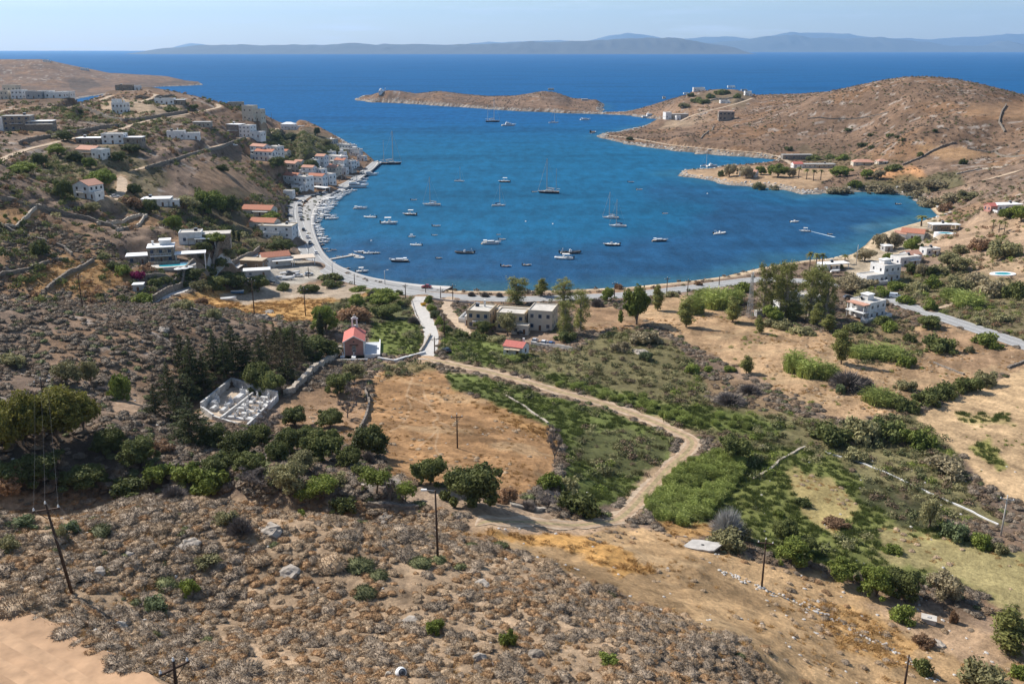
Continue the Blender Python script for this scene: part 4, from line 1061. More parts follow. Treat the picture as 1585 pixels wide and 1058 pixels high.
def build_cover(L_):
 for q, w in ROADW.values():
  keep_off_line(q, w * .5 + (.3 if w < 7 or q[:, 1].mean() > 150 else -.3))
 _cov = mat
 scr = leafmat('scrub_grey', (.190, .146, .104), (.420, .330, .238), .55, 1.2, 0)
 scr2 = leafmat('scrub_rust', (.255, .155, .080), (.455, .285, .150), .5, 1.2, 0)
 scr3 = leafmat('scrub_brown', (.265, .190, .118), (.500, .365, .235), .5, 1.2, 0)
 scr4 = leafmat('scrub_green', (.085, .095, .038), (.200, .205, .090), .6, 1.2, 0)
 strw = leafmat('straw', (.31, .175, .056), (.54, .335, .14), .4, 1.0, 0)
 grs = leafmat('grass_green', (.060, .080, .020), (.155, .185, .050), .6, .8, .2)
 grs2 = leafmat('grass_olive', (.085, .080, .032), (.190, .175, .075), .6, .8, .1)
 fld = pmask(FORE, 6, 8)
 d1 = fbm(GX / 7, GY / 7, 401, 3); d2 = fbm(GX / 16, GY / 16, 411, 3); d3 = fbm(GX / 40, GY / 40, 421, 3)
 scrubby = ((CLS == SCRUB) | (CLS == RUST)).astype(float)
 patch = np.clip(.35 + 2.2 * (d1 - .38), .05, 1.3)
 near = (GY < 185) * fld
 mg = [cushion_mesh('c%d' % k, k, scr, 420, .036) for k in range(4)]
 mr = [cushion_mesh('r%d' % k, 10 + k, scr2, 420, .034, .56) for k in range(3)]
 mb = [cushion_mesh('w%d' % k, 20 + k, scr3, 420, .036) for k in range(3)]
 p, i, j, rng = sample(near * np.clip(patch * 1.3 - .18, .04, 1.3) * np.where(d2 > .44, 1, .55), 330000, 52, 190, 1)
 scatter('dry_scrub', 'grey thorny cushions of dry scrub covering the near ridge', p, np.where(rng.uniform(size=len(p)) < .25, rng.uniform(.75, 1.35, len(p)), rng.uniform(.25, .75, len(p))), mg, seed=1)
 p, i, j, rng = sample(near * (patch * .5 + .1) * np.where(d2 < .5, 1.2, .5), 240000, 52, 190, 2)
 scatter('dry_scrub', 'rust brown cushions between the grey scrub on the near ridge', p, rng.uniform(.3, .85, len(p)), mr, seed=2)
 p, i, j, rng = sample(near * (patch * .7 + .15), 260000, 52, 190, 3)
 scatter('dry_scrub', 'tan brown cushions between the grey scrub on the near ridge', p, rng.uniform(.3, .9, len(p)), mb, seed=3)
 p, i, j, rng = sample(near * np.clip(2.5 * (d3 - .42), 0, 1) * .09, 160000, 52, 190, 22)
 scatter('dry_scrub', 'broad spreading thorn bushes among the smaller cushions', p, rng.uniform(1.0, 2.0, len(p)), [cushion_mesh('bb%d' % k, 120 + k, q, 700, .026, .5) for k, q in enumerate((scr, scr3, scr, scr4))], seed=22)
 p, i, j, rng = sample(near * np.clip(2.2 * (d2 - .38), 0, 1) * 1.1, 200000, 52, 190, 23)
 scatter('dry_grass', 'tufts of dry grass between the scrub of the near ridge', p, rng.uniform(.3, .8, len(p)), [tuft_mesh('nt%d' % k, 130 + k, strw, 50, .6, .04, .4, .7) for k in range(2)], 'dry grass', seed=23)
 p, i, j, rng = sample(near * np.clip(3 * (d2 - .5), 0, 1) * .10, 160000, 52, 190, 24)
 scatter('green_scrub', 'olive green cushions scattered over the near ridge', p, rng.uniform(.3, .8, len(p)), [cushion_mesh('gc%d' % k, 135 + k, scr4, 420, .036) for k in range(2)], seed=24)
 sd1 = leafmat('scrub_dark', (.125, .098, .072), (.290, .232, .172), .6, 1.2, 0)
 sd2 = leafmat('scrub_umber', (.120, .085, .055), (.270, .190, .122), .6, 1.2, 0)
 ms = [cushion_mesh('s%d' % k, 30 + k, sd1, 170, .06) for k in range(4)] + [cushion_mesh('s%d' % k, 40 + k, sd2, 170, .06) for k in range(3)] + [cushion_mesh('s9', 49, scr4, 170, .06)]
 spur = scrubby + (CLS == DARK) * 1.0
 mid = spur * (1 - fld) * (GY > 125) * (GY < 360)
 p, i, j, rng = sample(mid * np.clip(.4 + 2.0 * (d1 - .35), .1, 1.2) * .62, 400000, 120, 360, 4)
 scatter('dry_scrub', 'grey brown scrub covering the spur on the left', p, rng.uniform(.5, 1.45, len(p)), ms, seed=4)
 mf = [clump_mesh('f%d' % k, 50 + k, sd2, 46, .24) for k in range(2)] + [clump_mesh('f%d' % k, 55 + k, sd1, 46, .24) for k in range(2)] + [clump_mesh('f8', 58, L_['dark'], 46, .24)]
 far = scrubby * (GY > 340) * (GY < 2100)
 p, i, j, rng = sample(far * np.clip(.25 + 2 * (d3 - .38), .05, 1) * .060 * np.clip(700 / GY, .35, 1.2), 500000, 340, 2100, 5)
 scatter('dry_scrub', 'low dark scrub dotting the hillsides around the bay', p, rng.uniform(.5, 1.5, len(p)), mf, seed=5)
 lef = pmask([(-60, 470), (-60, 170), (330, 150), (450, 190), (480, 260), (440, 330), (400, 400), (250, 460)], 10, 10) * (GY > 290)
 p, i, j, rng = sample(lef * (CLS != TAN) * np.clip(.12 + 2.6 * (d3 - .42), 0, 1) * .075, 400000, 290, 1000, 6)
 scatter('shrubbery', 'dark evergreen shrubs scattered over the terraced hillside', p, rng.uniform(.8, 2.4, len(p)), [clump_mesh('h%d' % k, 60 + k, L_[q], 70, .22, .8) for k, q in enumerate(('dark', 'carob', 'brown', 'olive'))], seed=6)
 tm = pmask([(405, 215), (480, 198), (545, 228), (530, 255), (480, 262), (440, 268), (405, 245)], 3, 5)
 p, i, j, rng = sample(tm * .06, 200000, 600, 1000, 7)
 scatter('shrubbery', 'dense dark green shrubs on the slope above the waterfront town', p, rng.uniform(1.2, 3.0, len(p)), [clump_mesh('t%d' % k, 70 + k, L_[q], 90, .2, .85) for k, q in enumerate(('dark', 'carob', 'olive'))], seed=7)
 gm = pmask([(1400, 296), (1600, 290), (1600, 535), (1480, 495), (1390, 445), (1440, 350)], 5, 8) * (GY > 270)
 p, i, j, rng = sample(gm * np.clip(.25 + 2.4 * (d2 - .42), 0, 1) * .10, 300000, 265, 720, 27)
 scatter('shrubbery', 'grey green and brown shrubs between the houses on the right shore', p, rng.uniform(.5, 1.7, len(p)), [clump_mesh('e%d' % k, 140 + k, L_[q], 90, .19, .8) for k, q in enumerate(('olive', 'grey', 'brown', 'green'))], seed=27)
 gm = pmask([(250, 330), (300, 295), (420, 310), (440, 340), (430, 392), (340, 400), (280, 372)], 5, 8)
 p, i, j, rng = sample(gm * .05, 200000, 340, 620, 8)
 scatter('shrubbery', 'thick dark bushes filling the gully behind the quay', p, rng.uniform(1.0, 2.8, len(p)), [clump_mesh('g%d' % k, 80 + k, L_[q], 100, .18, .85) for k, q in enumerate(('dark', 'carob', 'olive', 'brown'))], seed=8)
 tg = [tuft_mesh('tg%d' % k, 90 + k, grs, 70, .8, .05, .3, .7) for k in range(3)]
 gre = (CLS == GREEN) * 1.0
 p, i, j, rng = sample(gre * np.clip(.5 + 2 * (d1 - .4), .1, 1) * .75 * np.clip(220 / GY, .5, 1), 400000, 120, 420, 9)
 scatter('grass', 'lush green grass and weeds in the damp valley strips', p, rng.uniform(.5, 1.15, len(p)), tg, 'grass', seed=9)
 og = [tuft_mesh('to%d' % k, 95 + k, grs2, 60, .8, .05, .35, .7) for k in range(2)] + [clump_mesh('oc%d' % k, 97 + k, q, 90, .15, .75) for k, q in enumerate((scr4, sd2, L_['olive']))]
 olv = (CLS == OLIVE) * 1.0
 p, i, j, rng = sample(olv * np.clip(.4 + 2 * (d1 - .4), .05, 1) * .40 * np.clip(220 / GY, .25, 1), 400000, 120, 900, 10)
 scatter('undergrowth', 'olive brown weeds and low bushes over the valley floor', p, rng.uniform(.5, 1.5, len(p)), og, 'undergrowth', seed=10)
 lg = [clump_mesh('lg%d' % k, 101 + k, q, 110, .14, .75) for k, q in enumerate((L_['green'], scr4, L_['olive']))]
 rm = pmask([(1000, 790), (1030, 740), (1075, 708), (1120, 705), (1150, 720), (1125, 770), (1090, 805), (1020, 808)], 4, 6)
 p, i, j, rng = sample((1 - rm) * (gre + olv) * sstep(.50, .68, d2) * .10, 300000, 130, 420, 11)
 scatter('undergrowth', 'leafy green clumps scattered through the valley grass', p, rng.uniform(.6, 1.7, len(p)), lg, 'undergrowth', seed=11)
 st = [tuft_mesh('st%d' % k, 105 + k, strw, 60, .55, .045, .4, .8) for k in range(3)]
 sw = (CLS == STRAW) * 1.0
 p, i, j, rng = sample(sw * np.clip(.3 + 2 * (d1 - .35), .1, 1) * .9 * np.clip(200 / GY, .3, 1), 300000, 90, 420, 12)
 scatter('dry_grass', 'golden dry grass on the slope below the ridge', p, rng.uniform(.5, 1.1, len(p)), st, 'dry grass', seed=12)
 tn = ((CLS == TAN) | (CLS == SOIL)) * 1.0
 p, i, j, rng = sample(tn * (GY < 330) * np.clip(.2 + 3 * (d1 - .48), 0, 1) * .45, 300000, 85, 330, 13)
 scatter('dry_grass', 'thin dry stubble over the tan fields', p, rng.uniform(.3, .75, len(p)), st + [cushion_mesh('sx', 109, scr3, 60, .09)], 'dry grass', seed=13)
 p, i, j, rng = sample(pmask(SLOPE, 5, 8) * sstep(.5, .7, d2) * .22, 200000, 85, 170, 14)
 scatter('dry_scrub', 'grey and brown tufts on the dry slope beside the ridge', p, rng.uniform(.25, .8, len(p)), [mg[0], mb[0], mr[0], mb[1]], seed=14)
 wd = [clump_mesh('wd%d' % k, 111 + k, L_['green'], 70, .2, .6) for k in range(2)]
 wm = pmask([(1040, 460), (1160, 490), (1310, 510), (1420, 560), (1480, 560), (1420, 640), (1310, 650), (1200, 600), (1120, 540)], 10, 8) * (CLS == TAN)
 p, i, j, rng = sample(wm * np.clip(.15 + 2.5 * (d2 - .42), .03, 1) * .045, 300000, 180, 400, 15)
 scatter('weeds', 'small round green weeds dotting the sandy field', p, rng.uniform(.35, 1.0, len(p)), wd, 'weeds', seed=15)
 wm = pmask([(1490, 660), (1600, 630), (1620, 760), (1520, 750)], 10, 8)
 p, i, j, rng = sample(wm * np.clip(2.5 * (d2 - .40), .03, 1) * .28, 300000, 150, 300, 16)
 scatter('weeds', 'rows of young green plants on the ploughed field', p, rng.uniform(.25, .6, len(p)), [clump_mesh('wy%d' % k, 115 + k, L_['lime'], 50, .22, .5) for k in range(2)], 'weeds', seed=16)
 rd = [me for (t, me, w, h) in PLANTS['b_reed']]
 rm = pmask([(1000, 790), (1030, 740), (1075, 708), (1120, 705), (1150, 720), (1125, 770), (1090, 805), (1020, 808)], 4, 6)
 p, i, j, rng = sample(rm * .55, 200000, 140, 230, 17)
 scatter('reeds', 'tall green cane bed beside the bend of the track', p, rng.uniform(.22, .78, len(p)), rd, 'reeds', seed=17)
 rm = pmask([(850, 588), (960, 612), (1080, 640), (1160, 650), (1150, 668), (1060, 655), (960, 628), (870, 603)], 4, 6)
 p, i, j, rng = sample(rm * .10, 200000, 190, 300, 18)
 scatter('reeds', 'green canes along the upper edge of the track', p, rng.uniform(.35, .7, len(p)), rd, 'reeds', seed=18)
 stn = mat('field_stone', (.46, .43, .39), .95, .25, 1.5)
 rk = []
 for k in range(4):
  rng = np.random.default_rng(200 + k)
  d = sphere_pts(40, rng)
  import bmesh
  bm = bmesh.new()
  for v in d * np.array([1, .8, .5]) * rng.uniform(.7, 1.1, len(d))[:, None]: bm.verts.new(v)
  bmesh.ops.convex_hull(bm, input=bm.verts)
  for v in [v for v in bm.verts if not v.link_faces]: bm.verts.remove(v)
  me = bpy.data.meshes.new('stone%d' % k); bm.to_mesh(me); bm.free(); me.materials.append(stn); rk.append(me)
 row = np.zeros(GX.shape); kk = (PX0 > 1090) & (PX0 < 1470) & (PY0 > 860) & (PY0 < 1075)
 row[kk] = 1 - sstep(1.5, 5, ldist([(1110, 882), (1150, 898), (1185, 912), (1230, 930), (1290, 955), (1340, 985), (1395, 1012), (1450, 1056)], PX0[kk], PY0[kk]) + (fbm(PX0[kk] / 9, PY0[kk] / 9, 3, 2) - .5) * 6)
 p, i, j, rng = sample(row * 2.2, 300000, 70, 170, 26)
 scatter('rubble', 'broken row of pale stones slanting down the dry slope', p, rng.uniform(.15, .42, len(p)), rk, 'stones', seed=26)
 p, i, j, rng = sample((GY < 200) * (fld * .10 * sstep(.5, .7, d2) + pmask(SLOPE, 5, 8) * .10 * sstep(.45, .7, d1) + .012), 250000, 60, 200, 19)
 scatter('rubble', 'loose pale stones among the scrub of the near ridge', p, rng.uniform(.10, .42, len(p)), rk, 'stones', seed=19)
 shore = ((SD > .5) & (SD < 9) & (GY > 560) & ~((GX < -60) & (GY < 1000))) * 1.0
 keepsd = sample(shore * .10, 400000, 560, 2100, 20)
 p = keepsd[0]
 scatter('rubble', 'pale boulders along the rocky shore of the headlands', p, keepsd[3].uniform(.5, 1.6, len(p)), rk, 'stones', seed=20)
 return rk
class MB:
 def __init__(s):
  s.v, s.f, s.m = [], [], []
 def add(s, V, F_, mi=0):
  k = len(s.v); s.v += [tuple(map(float, q)) for q in V]
  for f in F_:
   s.f.append(tuple(int(i) + k for i in f)); s.m.append(mi)
  return s
 def box(s, x0, y0, z0, x1, y1, z1, mi=0, skip=''):
  V = [(x0, y0, z0), (x1, y0, z0), (x1, y1, z0), (x0, y1, z0), (x0, y0, z1), (x1, y0, z1), (x1, y1, z1), (x0, y1, z1)]
  Fs = {'b': (0, 3, 2, 1), 't': (4, 5, 6, 7), 'f': (0, 1, 5, 4), 'r': (1, 2, 6, 5), 'k': (2, 3, 7, 6), 'l': (3, 0, 4, 7)}
  return s.add(V, [f for k, f in Fs.items() if k not in skip], mi)
 def bar(s, p, q, r, mi=0, sides=5, r2=None):
  V, f = limb([p, q], [r, r2 if r2 is not None else r], sides)
  n = sides
  return s.add(V, [tuple(a) for a in f] + [tuple(range(n - 1, -1, -1)), tuple(range(n, 2 * n))], mi)
 def tube(s, pts, rad, mi=0, sides=6):
  V, f = limb(pts, rad, sides)
  k = len(pts) - 1
  return s.add(V, [tuple(a) for a in f] + [tuple(range(sides - 1, -1, -1)), tuple(range(k * sides, (k + 1) * sides))], mi)
 def lathe(s, prof, x=0, y=0, sides=12, mi=0):
  th = np.linspace(0, 2 * np.pi, sides, endpoint=False); V = []
  for r, z in prof:
   V += [(x + r * math.cos(t), y + r * math.sin(t), z) for t in th]
  F_ = [(i * sides + j, i * sides + (j + 1) % sides, (i + 1) * sides + (j + 1) % sides, (i + 1) * sides + j) for i in range(len(prof) - 1) for j in range(sides)]
  F_.append(tuple(range((len(prof) - 1) * sides, len(prof) * sides)))
  return s.add(V, F_, mi)
 def mesh(s, name, mats, smooth=False):
  me = bpy.data.meshes.new(name); me.from_pydata(s.v, [], s.f)
  for m in mats if isinstance(mats, (list, tuple)) else [mats]: me.materials.append(m)
  me.polygons.foreach_set('material_index', np.array(s.m, np.int32))
  if smooth: me.polygons.foreach_set('use_smooth', np.ones(len(s.f), bool))
  me.update()
  return me
 def build(s, name, mats, parent=None, smooth=False):
  if not s.v: return None
  o = bpy.data.objects.new(name, s.mesh(name, mats, smooth)); COL.objects.link(o)
  if parent is not None: o.parent = parent
  return o
def empty(name, loc, rz=0.0, label=None, cat=None, group=None):
 o = bpy.data.objects.new(name, None); COL.objects.link(o); o.empty_display_size = .5
 o.location = loc; o.rotation_euler = (0, 0, rz)
 return tag(o, label, cat, group)
def copy_thing(src, loc, rz=0.0, scale=None, label=None, group=None):
 def rec(o, par):
  c = o.copy(); COL.objects.link(c); c.parent = par
  for k in CH.get(o.as_pointer(), []): rec(k, c)
  return c
 r = rec(src, None); r.location = loc; r.rotation_euler = (0, 0, rz)
 if scale: r.scale = scale if hasattr(scale, '__len__') else (scale,) * 3
 if label: r['label'] = label
 if group: r['group'] = group
 return r
CH = {}
def note_children(o):
 CH[o.as_pointer()] = list(o.children)
 for c in o.children:
  CH[c.as_pointer()] = list(c.children)
def bmats():
 M = {}
 M['white'] = mat('white_render', (.72, .705, .68), .85, .13, .8, detail=9)
 M['cream'] = mat('cream_render', (.60, .53, .43), .9, .08, .9)
 M['beige'] = mat('beige_render', (.52, .42, .29), .9, .08, .8)
 M['pink'] = mat('pink_render', (.46, .235, .185), .9, .12, 1.0)
 M['grey'] = mat('grey_render', (.40, .39, .38), .9, .1, 1.0)
 M['stone'] = mat('house_stone', (.27, .225, .18), .95, .4, 1.6, bump=.5)
 M['paleston'] = mat('pale_stone', (.42, .36, .29), .95, .3, 1.6, bump=.5)
 M['dry'] = mat('dry_stone', (.215, .18, .145), .95, .45, 2.2, bump=.8)
 M['tile'] = mat('roof_tile', (.44, .185, .115), .9, .2, 3.0)
 M['red'] = mat('roof_red', (.50, .155, .125), .85, .12, 2.0)
 M['tilepale'] = mat('roof_tile_pale', (.50, .27, .19), .9, .2, 3.0)
 M['slab'] = mat('roof_slab', (.52, .48, .42), .9, .16, .6, detail=8)
 M['roofwh'] = mat('roof_white', (.78, .78, .77), .85, .06, .7)
 M['grey_roof'] = mat('roof_grey', (.36, .35, .33), .9, .12, .7)
 M['glass'] = mat('window_glass', (.035, .045, .06), .15, .1, 1, spec=.6)
 M['frame'] = mat('window_frame', (.62, .62, .60), .6, .05, 2)
 M['blue'] = mat('shutter_blue', (.06, .16, .33), .6, .1, 2)
 M['brown'] = mat('shutter_brown', (.16, .085, .045), .7, .15, 2)
 M['wood'] = mat('timber', (.22, .15, .10), .9, .25, 3)
 M['cane'] = mat('cane_cover', (.50, .40, .28), .95, .2, 3)
 M['canvas'] = mat('canvas_white', (.74, .72, .68), .9, .05, 2)
 M['canvas2'] = mat('canvas_beige', (.58, .48, .38), .9, .08, 2)
 M['black'] = mat('black_awning', (.05, .05, .05), .8, .1, 2)
 M['conc'] = mat('raw_concrete', (.45, .42, .38), .95, .15, 1.0)
 M['pool'] = mat('pool_water', (.05, .38, .44), .08, .1, .6, spec=.5)
 M['steel'] = mat('galvanised', (.45, .46, .47), .45, .1, 3, metal=.6)
 M['void'] = mat('dark_opening', (.03, .027, .025), .9, .1, 1)
 return M
def window(par, x, y, z, w, h, face, ms, kind='window', deep=.05):
 """face: f (-y), k (+y), l (-x), r (+x); a framed pane set on the wall, with a sill"""
 b = MB(); t = .07 * max(w, .8)
 def bx(u0, v0, u1, v1, d0, d1, mi):
  if face == 'f': b.box(x + u0, y - d1, z + v0, x + u1, y - d0, z + v1, mi)
  elif face == 'k': b.box(x + u0, y + d0, z + v0, x + u1, y + d1, z + v1, mi)
  elif face == 'l': b.box(x - d1, y + u0, z + v0, x - d0, y + u1, z + v1, mi)
  else: b.box(x + d0, y + u0, z + v0, x + d1, y + u1, z + v1, mi)
 bx(-w / 2 + t, t, w / 2 - t, h - t, .004, .02, 1)
 bx(-w / 2, 0, -w / 2 + t, h, .006, deep, 0); bx(w / 2 - t, 0, w / 2, h, .006, deep, 0)
 bx(-w / 2 + t, 0, w / 2 - t, t, .006, deep, 0); bx(-w / 2 + t, h - t, w / 2 - t, h, .006, deep, 0)
 if w > 1.0 and kind == 'window': bx(-.04, t, .04, h - t, .021, deep - .01, 0)
 return b.build(kind, ms, par)
def add_roof(par, M, x, y, w, d, z, kind, col, over=.25):
 """x, y centre of the block; z wall top"""
 b = MB(); x0, x1, y0, y1 = x - w / 2, x + w / 2, y - d / 2, y + d / 2
 if kind == 'flat':
  p = .28
  b.box(x0 - .003, y0 - .003, z, x1 + .003, y0 + p, z + .45); b.box(x0 - .003, y1 - p, z, x1 + .003, y1 + .003, z + .45)
  b.box(x0 - .003, y0 + p, z, x0 + p, y1 - p, z + .45); b.box(x1 - p, y0 + p, z, x1 + .003, y1 - p, z + .45)
  b.box(x0 + p, y0 + p, z, x1 - p, y1 - p, z + .12, 1)
  return b.build('roof', [M['white'] if col is None else M[col], M['slab']], par)
 if kind == 'slab':
  b.box(x0 - over, y0 - over, z, x1 + over, y1 + over, z + .28)
  return b.build('roof', [M[col or 'roofwh']], par)
 if kind in ('gx', 'gy'):              # ridge along x or along y
  rise = (d if kind == 'gx' else w) * .5 * .42; th = .18
  if kind == 'gx':
   pr = [(y0 - over, z - over * .42), (y, z + rise), (y1 + over, z - over * .42)]
   f = lambda a, q: (a, q[0], q[1]); e0, e1 = x0 - over, x1 + over
  else:
   pr = [(x0 - over, z - over * .42), (x, z + rise), (x1 + over, z - over * .42)]
   f = lambda a, q: (q[0], a, q[1]); e0, e1 = y0 - over, y1 + over
  up = [(q[0], q[1] + th) for q in pr]
  V = [f(e0, q) for q in pr + up] + [f(e1, q) for q in pr + up]
  Fs = [(3, 4, 10, 9), (4, 5, 11, 10), (0, 6, 7, 1), (1, 7, 8, 2), (0, 3, 9, 6), (2, 8, 11, 5), (0, 1, 4, 3), (1, 2, 5, 4), (6, 9, 10, 7), (7, 10, 11, 8)]
  b.add(V, Fs)
  g = MB()
  for e in ((x0, x1) if kind == 'gx' else (y0, y1)):
   s = [(y0, z), (y1, z), (y, z + rise * .97)] if kind == 'gx' else [(x0, z), (x1, z), (x, z + rise * .97)]
   e2 = e + (.15 if e < (x if kind == 'gx' else y) else -.15)
   Vg = [f(e, q) for q in s] + [f(e2, q) for q in s]
   g.add(Vg, [(0, 1, 2), (5, 4, 3), (0, 2, 5, 3), (1, 4, 5, 2), (0, 3, 4, 1)])
  return b.build('roof', [M[col or 'tile']], par), g
 if kind == 'hip':
  rise = min(w, d) * .5 * .45; l = max(w - d, 0) / 2; k = max(d - w, 0) / 2
  V = [(x0 - over, y0 - over, z), (x1 + over, y0 - over, z), (x1 + over, y1 + over, z), (x0 - over, y1 + over, z), (x - l, y - k, z + rise), (x + l + .01, y + k + .01, z + rise)]
  if w >= d: Fs = [(0, 1, 5, 4), (1, 2, 5), (2, 3, 4, 5), (3, 0, 4), (0, 3, 2, 1)]
  else: Fs = [(0, 1, 4), (1, 2, 5, 4), (2, 3, 5), (3, 0, 4, 5), (0, 3, 2, 1)]
  b.add(V, Fs)
  return b.build('roof', [M[col or 'tile']], par)
HOUSES = []
def house(name, label, px, py, yaw, vols, cat='house', wins=True, extra=None, z=None, group=None, sc=None, flatr=None):
 """plan the building now (the ground under it is levelled), build it later.
    vols: dicts in metres: x, y, w, d, h, roof, wall, rcol, win (frame material), nf floors, nx windows across"""
 x, y, g = G(px, py)
 R_ = flatr if flatr is not None else max(max(abs(v.get('x', 0)) + v['w'] / 2, abs(v.get('y', 0)) + v['d'] / 2) for v in vols)
 dy = max(v['d'] / 2 - v.get('y', 0) for v in vols) * .9      # the pixel marks the foot of the front wall
 yaw = R(yaw)
 cx, cy = x, y + max(v['d'] for v in vols) * .45
 if z is None: z = g
 flat_w(cx, cy, R_ * .85, z, R_ * .7 + 1.5)
 HOUSES.append(dict(name=name, label=label, cx=cx, cy=cy, z=z, yaw=yaw, vols=vols, cat=cat, wins=wins, extra=extra, group=group, r=R_))
 return HOUSES[-1]
def raise_house(M, H):
 root = empty(H['name'], (H['cx'], H['cy'], H['z']), H['yaw'], H['label'], H['cat'], H['group'])
 s = ppm(H['cy'], H['z'])
 walls = {}
 for v in H['vols']:
  x, y, w, d, h = v.get('x', 0), v.get('y', 0), v['w'], v['d'], v['h']
  z0 = v.get('z', 0)
  wall = v.get('wall', 'white'); rk = v.get('roof', 'flat')
  b = walls.setdefault(wall, MB())
  if not v.get('open'):
   b.box(x - w / 2, y - d / 2, z0 - (3.0 if z0 == 0 else 0), x + w / 2, y + d / 2, z0 + h, 0, 'b')
  if rk:
   q = add_roof(root, M, x, y, w, d, z0 + h, rk, v.get('rcol') or (wall if rk == 'flat' and wall != 'white' else None))
   if isinstance(q, tuple): b.add(q[1].v, q[1].f)
  if v.get('open'):
   for sx in (-1, 1):
    for sy in (-1, 1):
     c = MB(); c.box(x + sx * (w / 2 - .25) - .14, y + sy * (d / 2 - .25) - .14, z0 - 3, x + sx * (w / 2 - .25) + .14, y + sy * (d / 2 - .25) + .14, z0 + h)
     c.build('column', [M[wall]], root)
  elif H['wins'] and v.get('win', 1):
   fm = [M[v.get('fcol', ('frame', 'blue', 'brown', 'frame')[int(abs(H['cx'] + H['cy'])) % 4])], M['glass']]
   nf = v.get('nf', max(1, round(h / 3.1)))
   nx = v.get('nx', max(1, round(w / 3.4))); ny = v.get('ny', max(1, round(d / 4.0)))
   fh = h / nf
   for k in range(nf):
    zb = z0 + k * fh + fh * .32; hh = min(1.35, fh * .42) * v.get('wk', 1) ** .7
    for i in range(nx):
     wx = x - w / 2 + w * (i + .5) / nx
     if k == 0 and i == v.get('door', nx // 2) and z0 == 0:
      window(root, wx, y - d / 2, z0 + .05, min(1.1, w / nx * .6), min(2.1, fh * .75), 'f', [M['frame'], M[v.get('dcol', 'brown')]], 'door')
     else:
      window(root, wx, y - d / 2, zb, min(1.15 * v.get('wk', 1), w / nx * .6), hh, 'f', fm)
    for face, sx in (('l', -1), ('r', 1)):
     for i in range(ny):
      window(root, x + sx * w / 2, y - d / 2 + d * (i + .5) / ny, zb, min(1.0, d / ny * .5), hh, face, fm)
 v = H['vols'][0]; x, y, w, d, h = v.get('x', 0), v.get('y', 0), v['w'], v['d'], v['h']
 k = int(abs(H['cx'] * 7 + H['cy'] * 3))
 if H['wins'] and H['cat'] in ('house', 'hotel', 'restaurant', 'tavern') and v.get('win', 1) and not v.get('open'):
  if v.get('roof', 'flat') in ('flat', 'slab'):
   b = MB(); tx, ty, tz = x + w * (.22 if k % 2 else -.25), y + d * .2, h + (.15 if v.get('roof', 'flat') == 'flat' else .29)
   b.bar((tx - .7, ty, tz + 1.0), (tx + .7, ty, tz + 1.0), .33, 0, 10)
   b.box(tx - .5, ty - .1, tz, tx - .42, ty + .1, tz + .75); b.box(tx + .42, ty - .1, tz, tx + .5, ty + .1, tz + .75)
   b.add([(tx - .7, ty - 1.1, tz + .05), (tx + .7, ty - 1.1, tz + .05), (tx + .7, ty - .3, tz + .9), (tx - .7, ty - .3, tz + .9)], [(0, 1, 2, 3), (3, 2, 1, 0)], 1)
   b.build('water_heater', [M['steel'], M['glass']], root)
  if h > 5.2:
   b = MB(); bw = w * (.8 if k % 3 else .45); b.box(x - bw / 2, y - d / 2 - 1.3, h * .5 - .16, x + bw / 2, y - d / 2 - .003, h * .5)
   bal = b.build('balcony', [M['white']], root)
   b = MB(); b.box(x - bw / 2, y - d / 2 - 1.3, h * .5 + .85, x + bw / 2, y - d / 2 - 1.24, h * .5 + .92)
   for q in np.linspace(-bw / 2 + .03, bw / 2 - .03, 9): b.box(x + q - .03, y - d / 2 - 1.29, h * .5 + .002, x + q + .03, y - d / 2 - 1.25, h * .5 + .849)
   b.build('railing', [M[('wood', 'blue', 'frame')[k % 3]]], bal)
  elif k % 2:
   b = MB(); b.box(x - w * .1, y - d / 2 - 1.6, min(h - .3, 2.5), x + w * .42, y - d / 2 - .003, min(h - .3, 2.5) + .1); b.build('porch_roof', [M[('cane', 'canvas', 'wood')[k % 3]]], root)
   for q in (-.08, .4): MB().box(x + w * q - .07, y - d / 2 - 1.55, -2, x + w * q + .07, y - d / 2 - 1.41, min(h - .3, 2.5) - .003).build('porch_post', [M['wood']], root)
 for wl, b in walls.items():
  if b.v: b.build('wall', [M[wl]], root)
 if H['extra']: H['extra'](M, root)
 keep_off(H['cx'], H['cy'], H['r'] * .9)
 return root
def chimney(x, y, z, h=1.2, s=.5):
 def f(M, root):
  b = MB(); b.box(x - s / 2, y - s / 2, z, x + s / 2, y + s / 2, z + h); b.box(x - s * .65, y - s * .65, z + h, x + s * .65, y + s * .65, z + h + .12)
  b.build('chimney', [M['white']], root)
 return f
def both(*fs):
 def f(M, root):
  for q in fs: q(M, root)
 return f
def pergola(x, y, w, d, h, cov='canvas', n=4, z=0):
 def f(M, root):
  b = MB()
  for i in range(n):
   xx = x - w / 2 + .15 + (w - .3) * i / (n - 1)
   b.box(xx - .1, y - d / 2, z - 2, xx + .1, y - d / 2 + .2, z + h); b.box(xx - .08, y - d / 2 + .2, z + h - .2, xx + .08, y + d / 2, z + h)
  b.build('pergola', [M['white']], root)
  c = MB(); c.box(x - w / 2 - .1, y - d / 2 - .1, z + h + .004, x + w / 2 + .1, y + d / 2, z + h + .12); c.build('pergola_cover', [M[cov]], root)
 return f
def terrace_block(x0, y0, x1, y1, h, m='white', rail=True):
 def f(M, root):
  b = MB(); b.box(x0, y0, -3, x1, y1, h)
  b.build('terrace', [M['slab'] if m == 'white' else M[m]], root)
  if rail:
   b = MB(); b.box(x0, y0, h + .002, x1, y0 + .22, h + .85); b.box(x0, y0 + .22, h + .002, x0 + .22, y1, h + .85); b.box(x1 - .22, y0 + .22, h + .002, x1, y1, h + .85)
   b.build('parapet', [M[m]], root)
 return f
V_ = dict
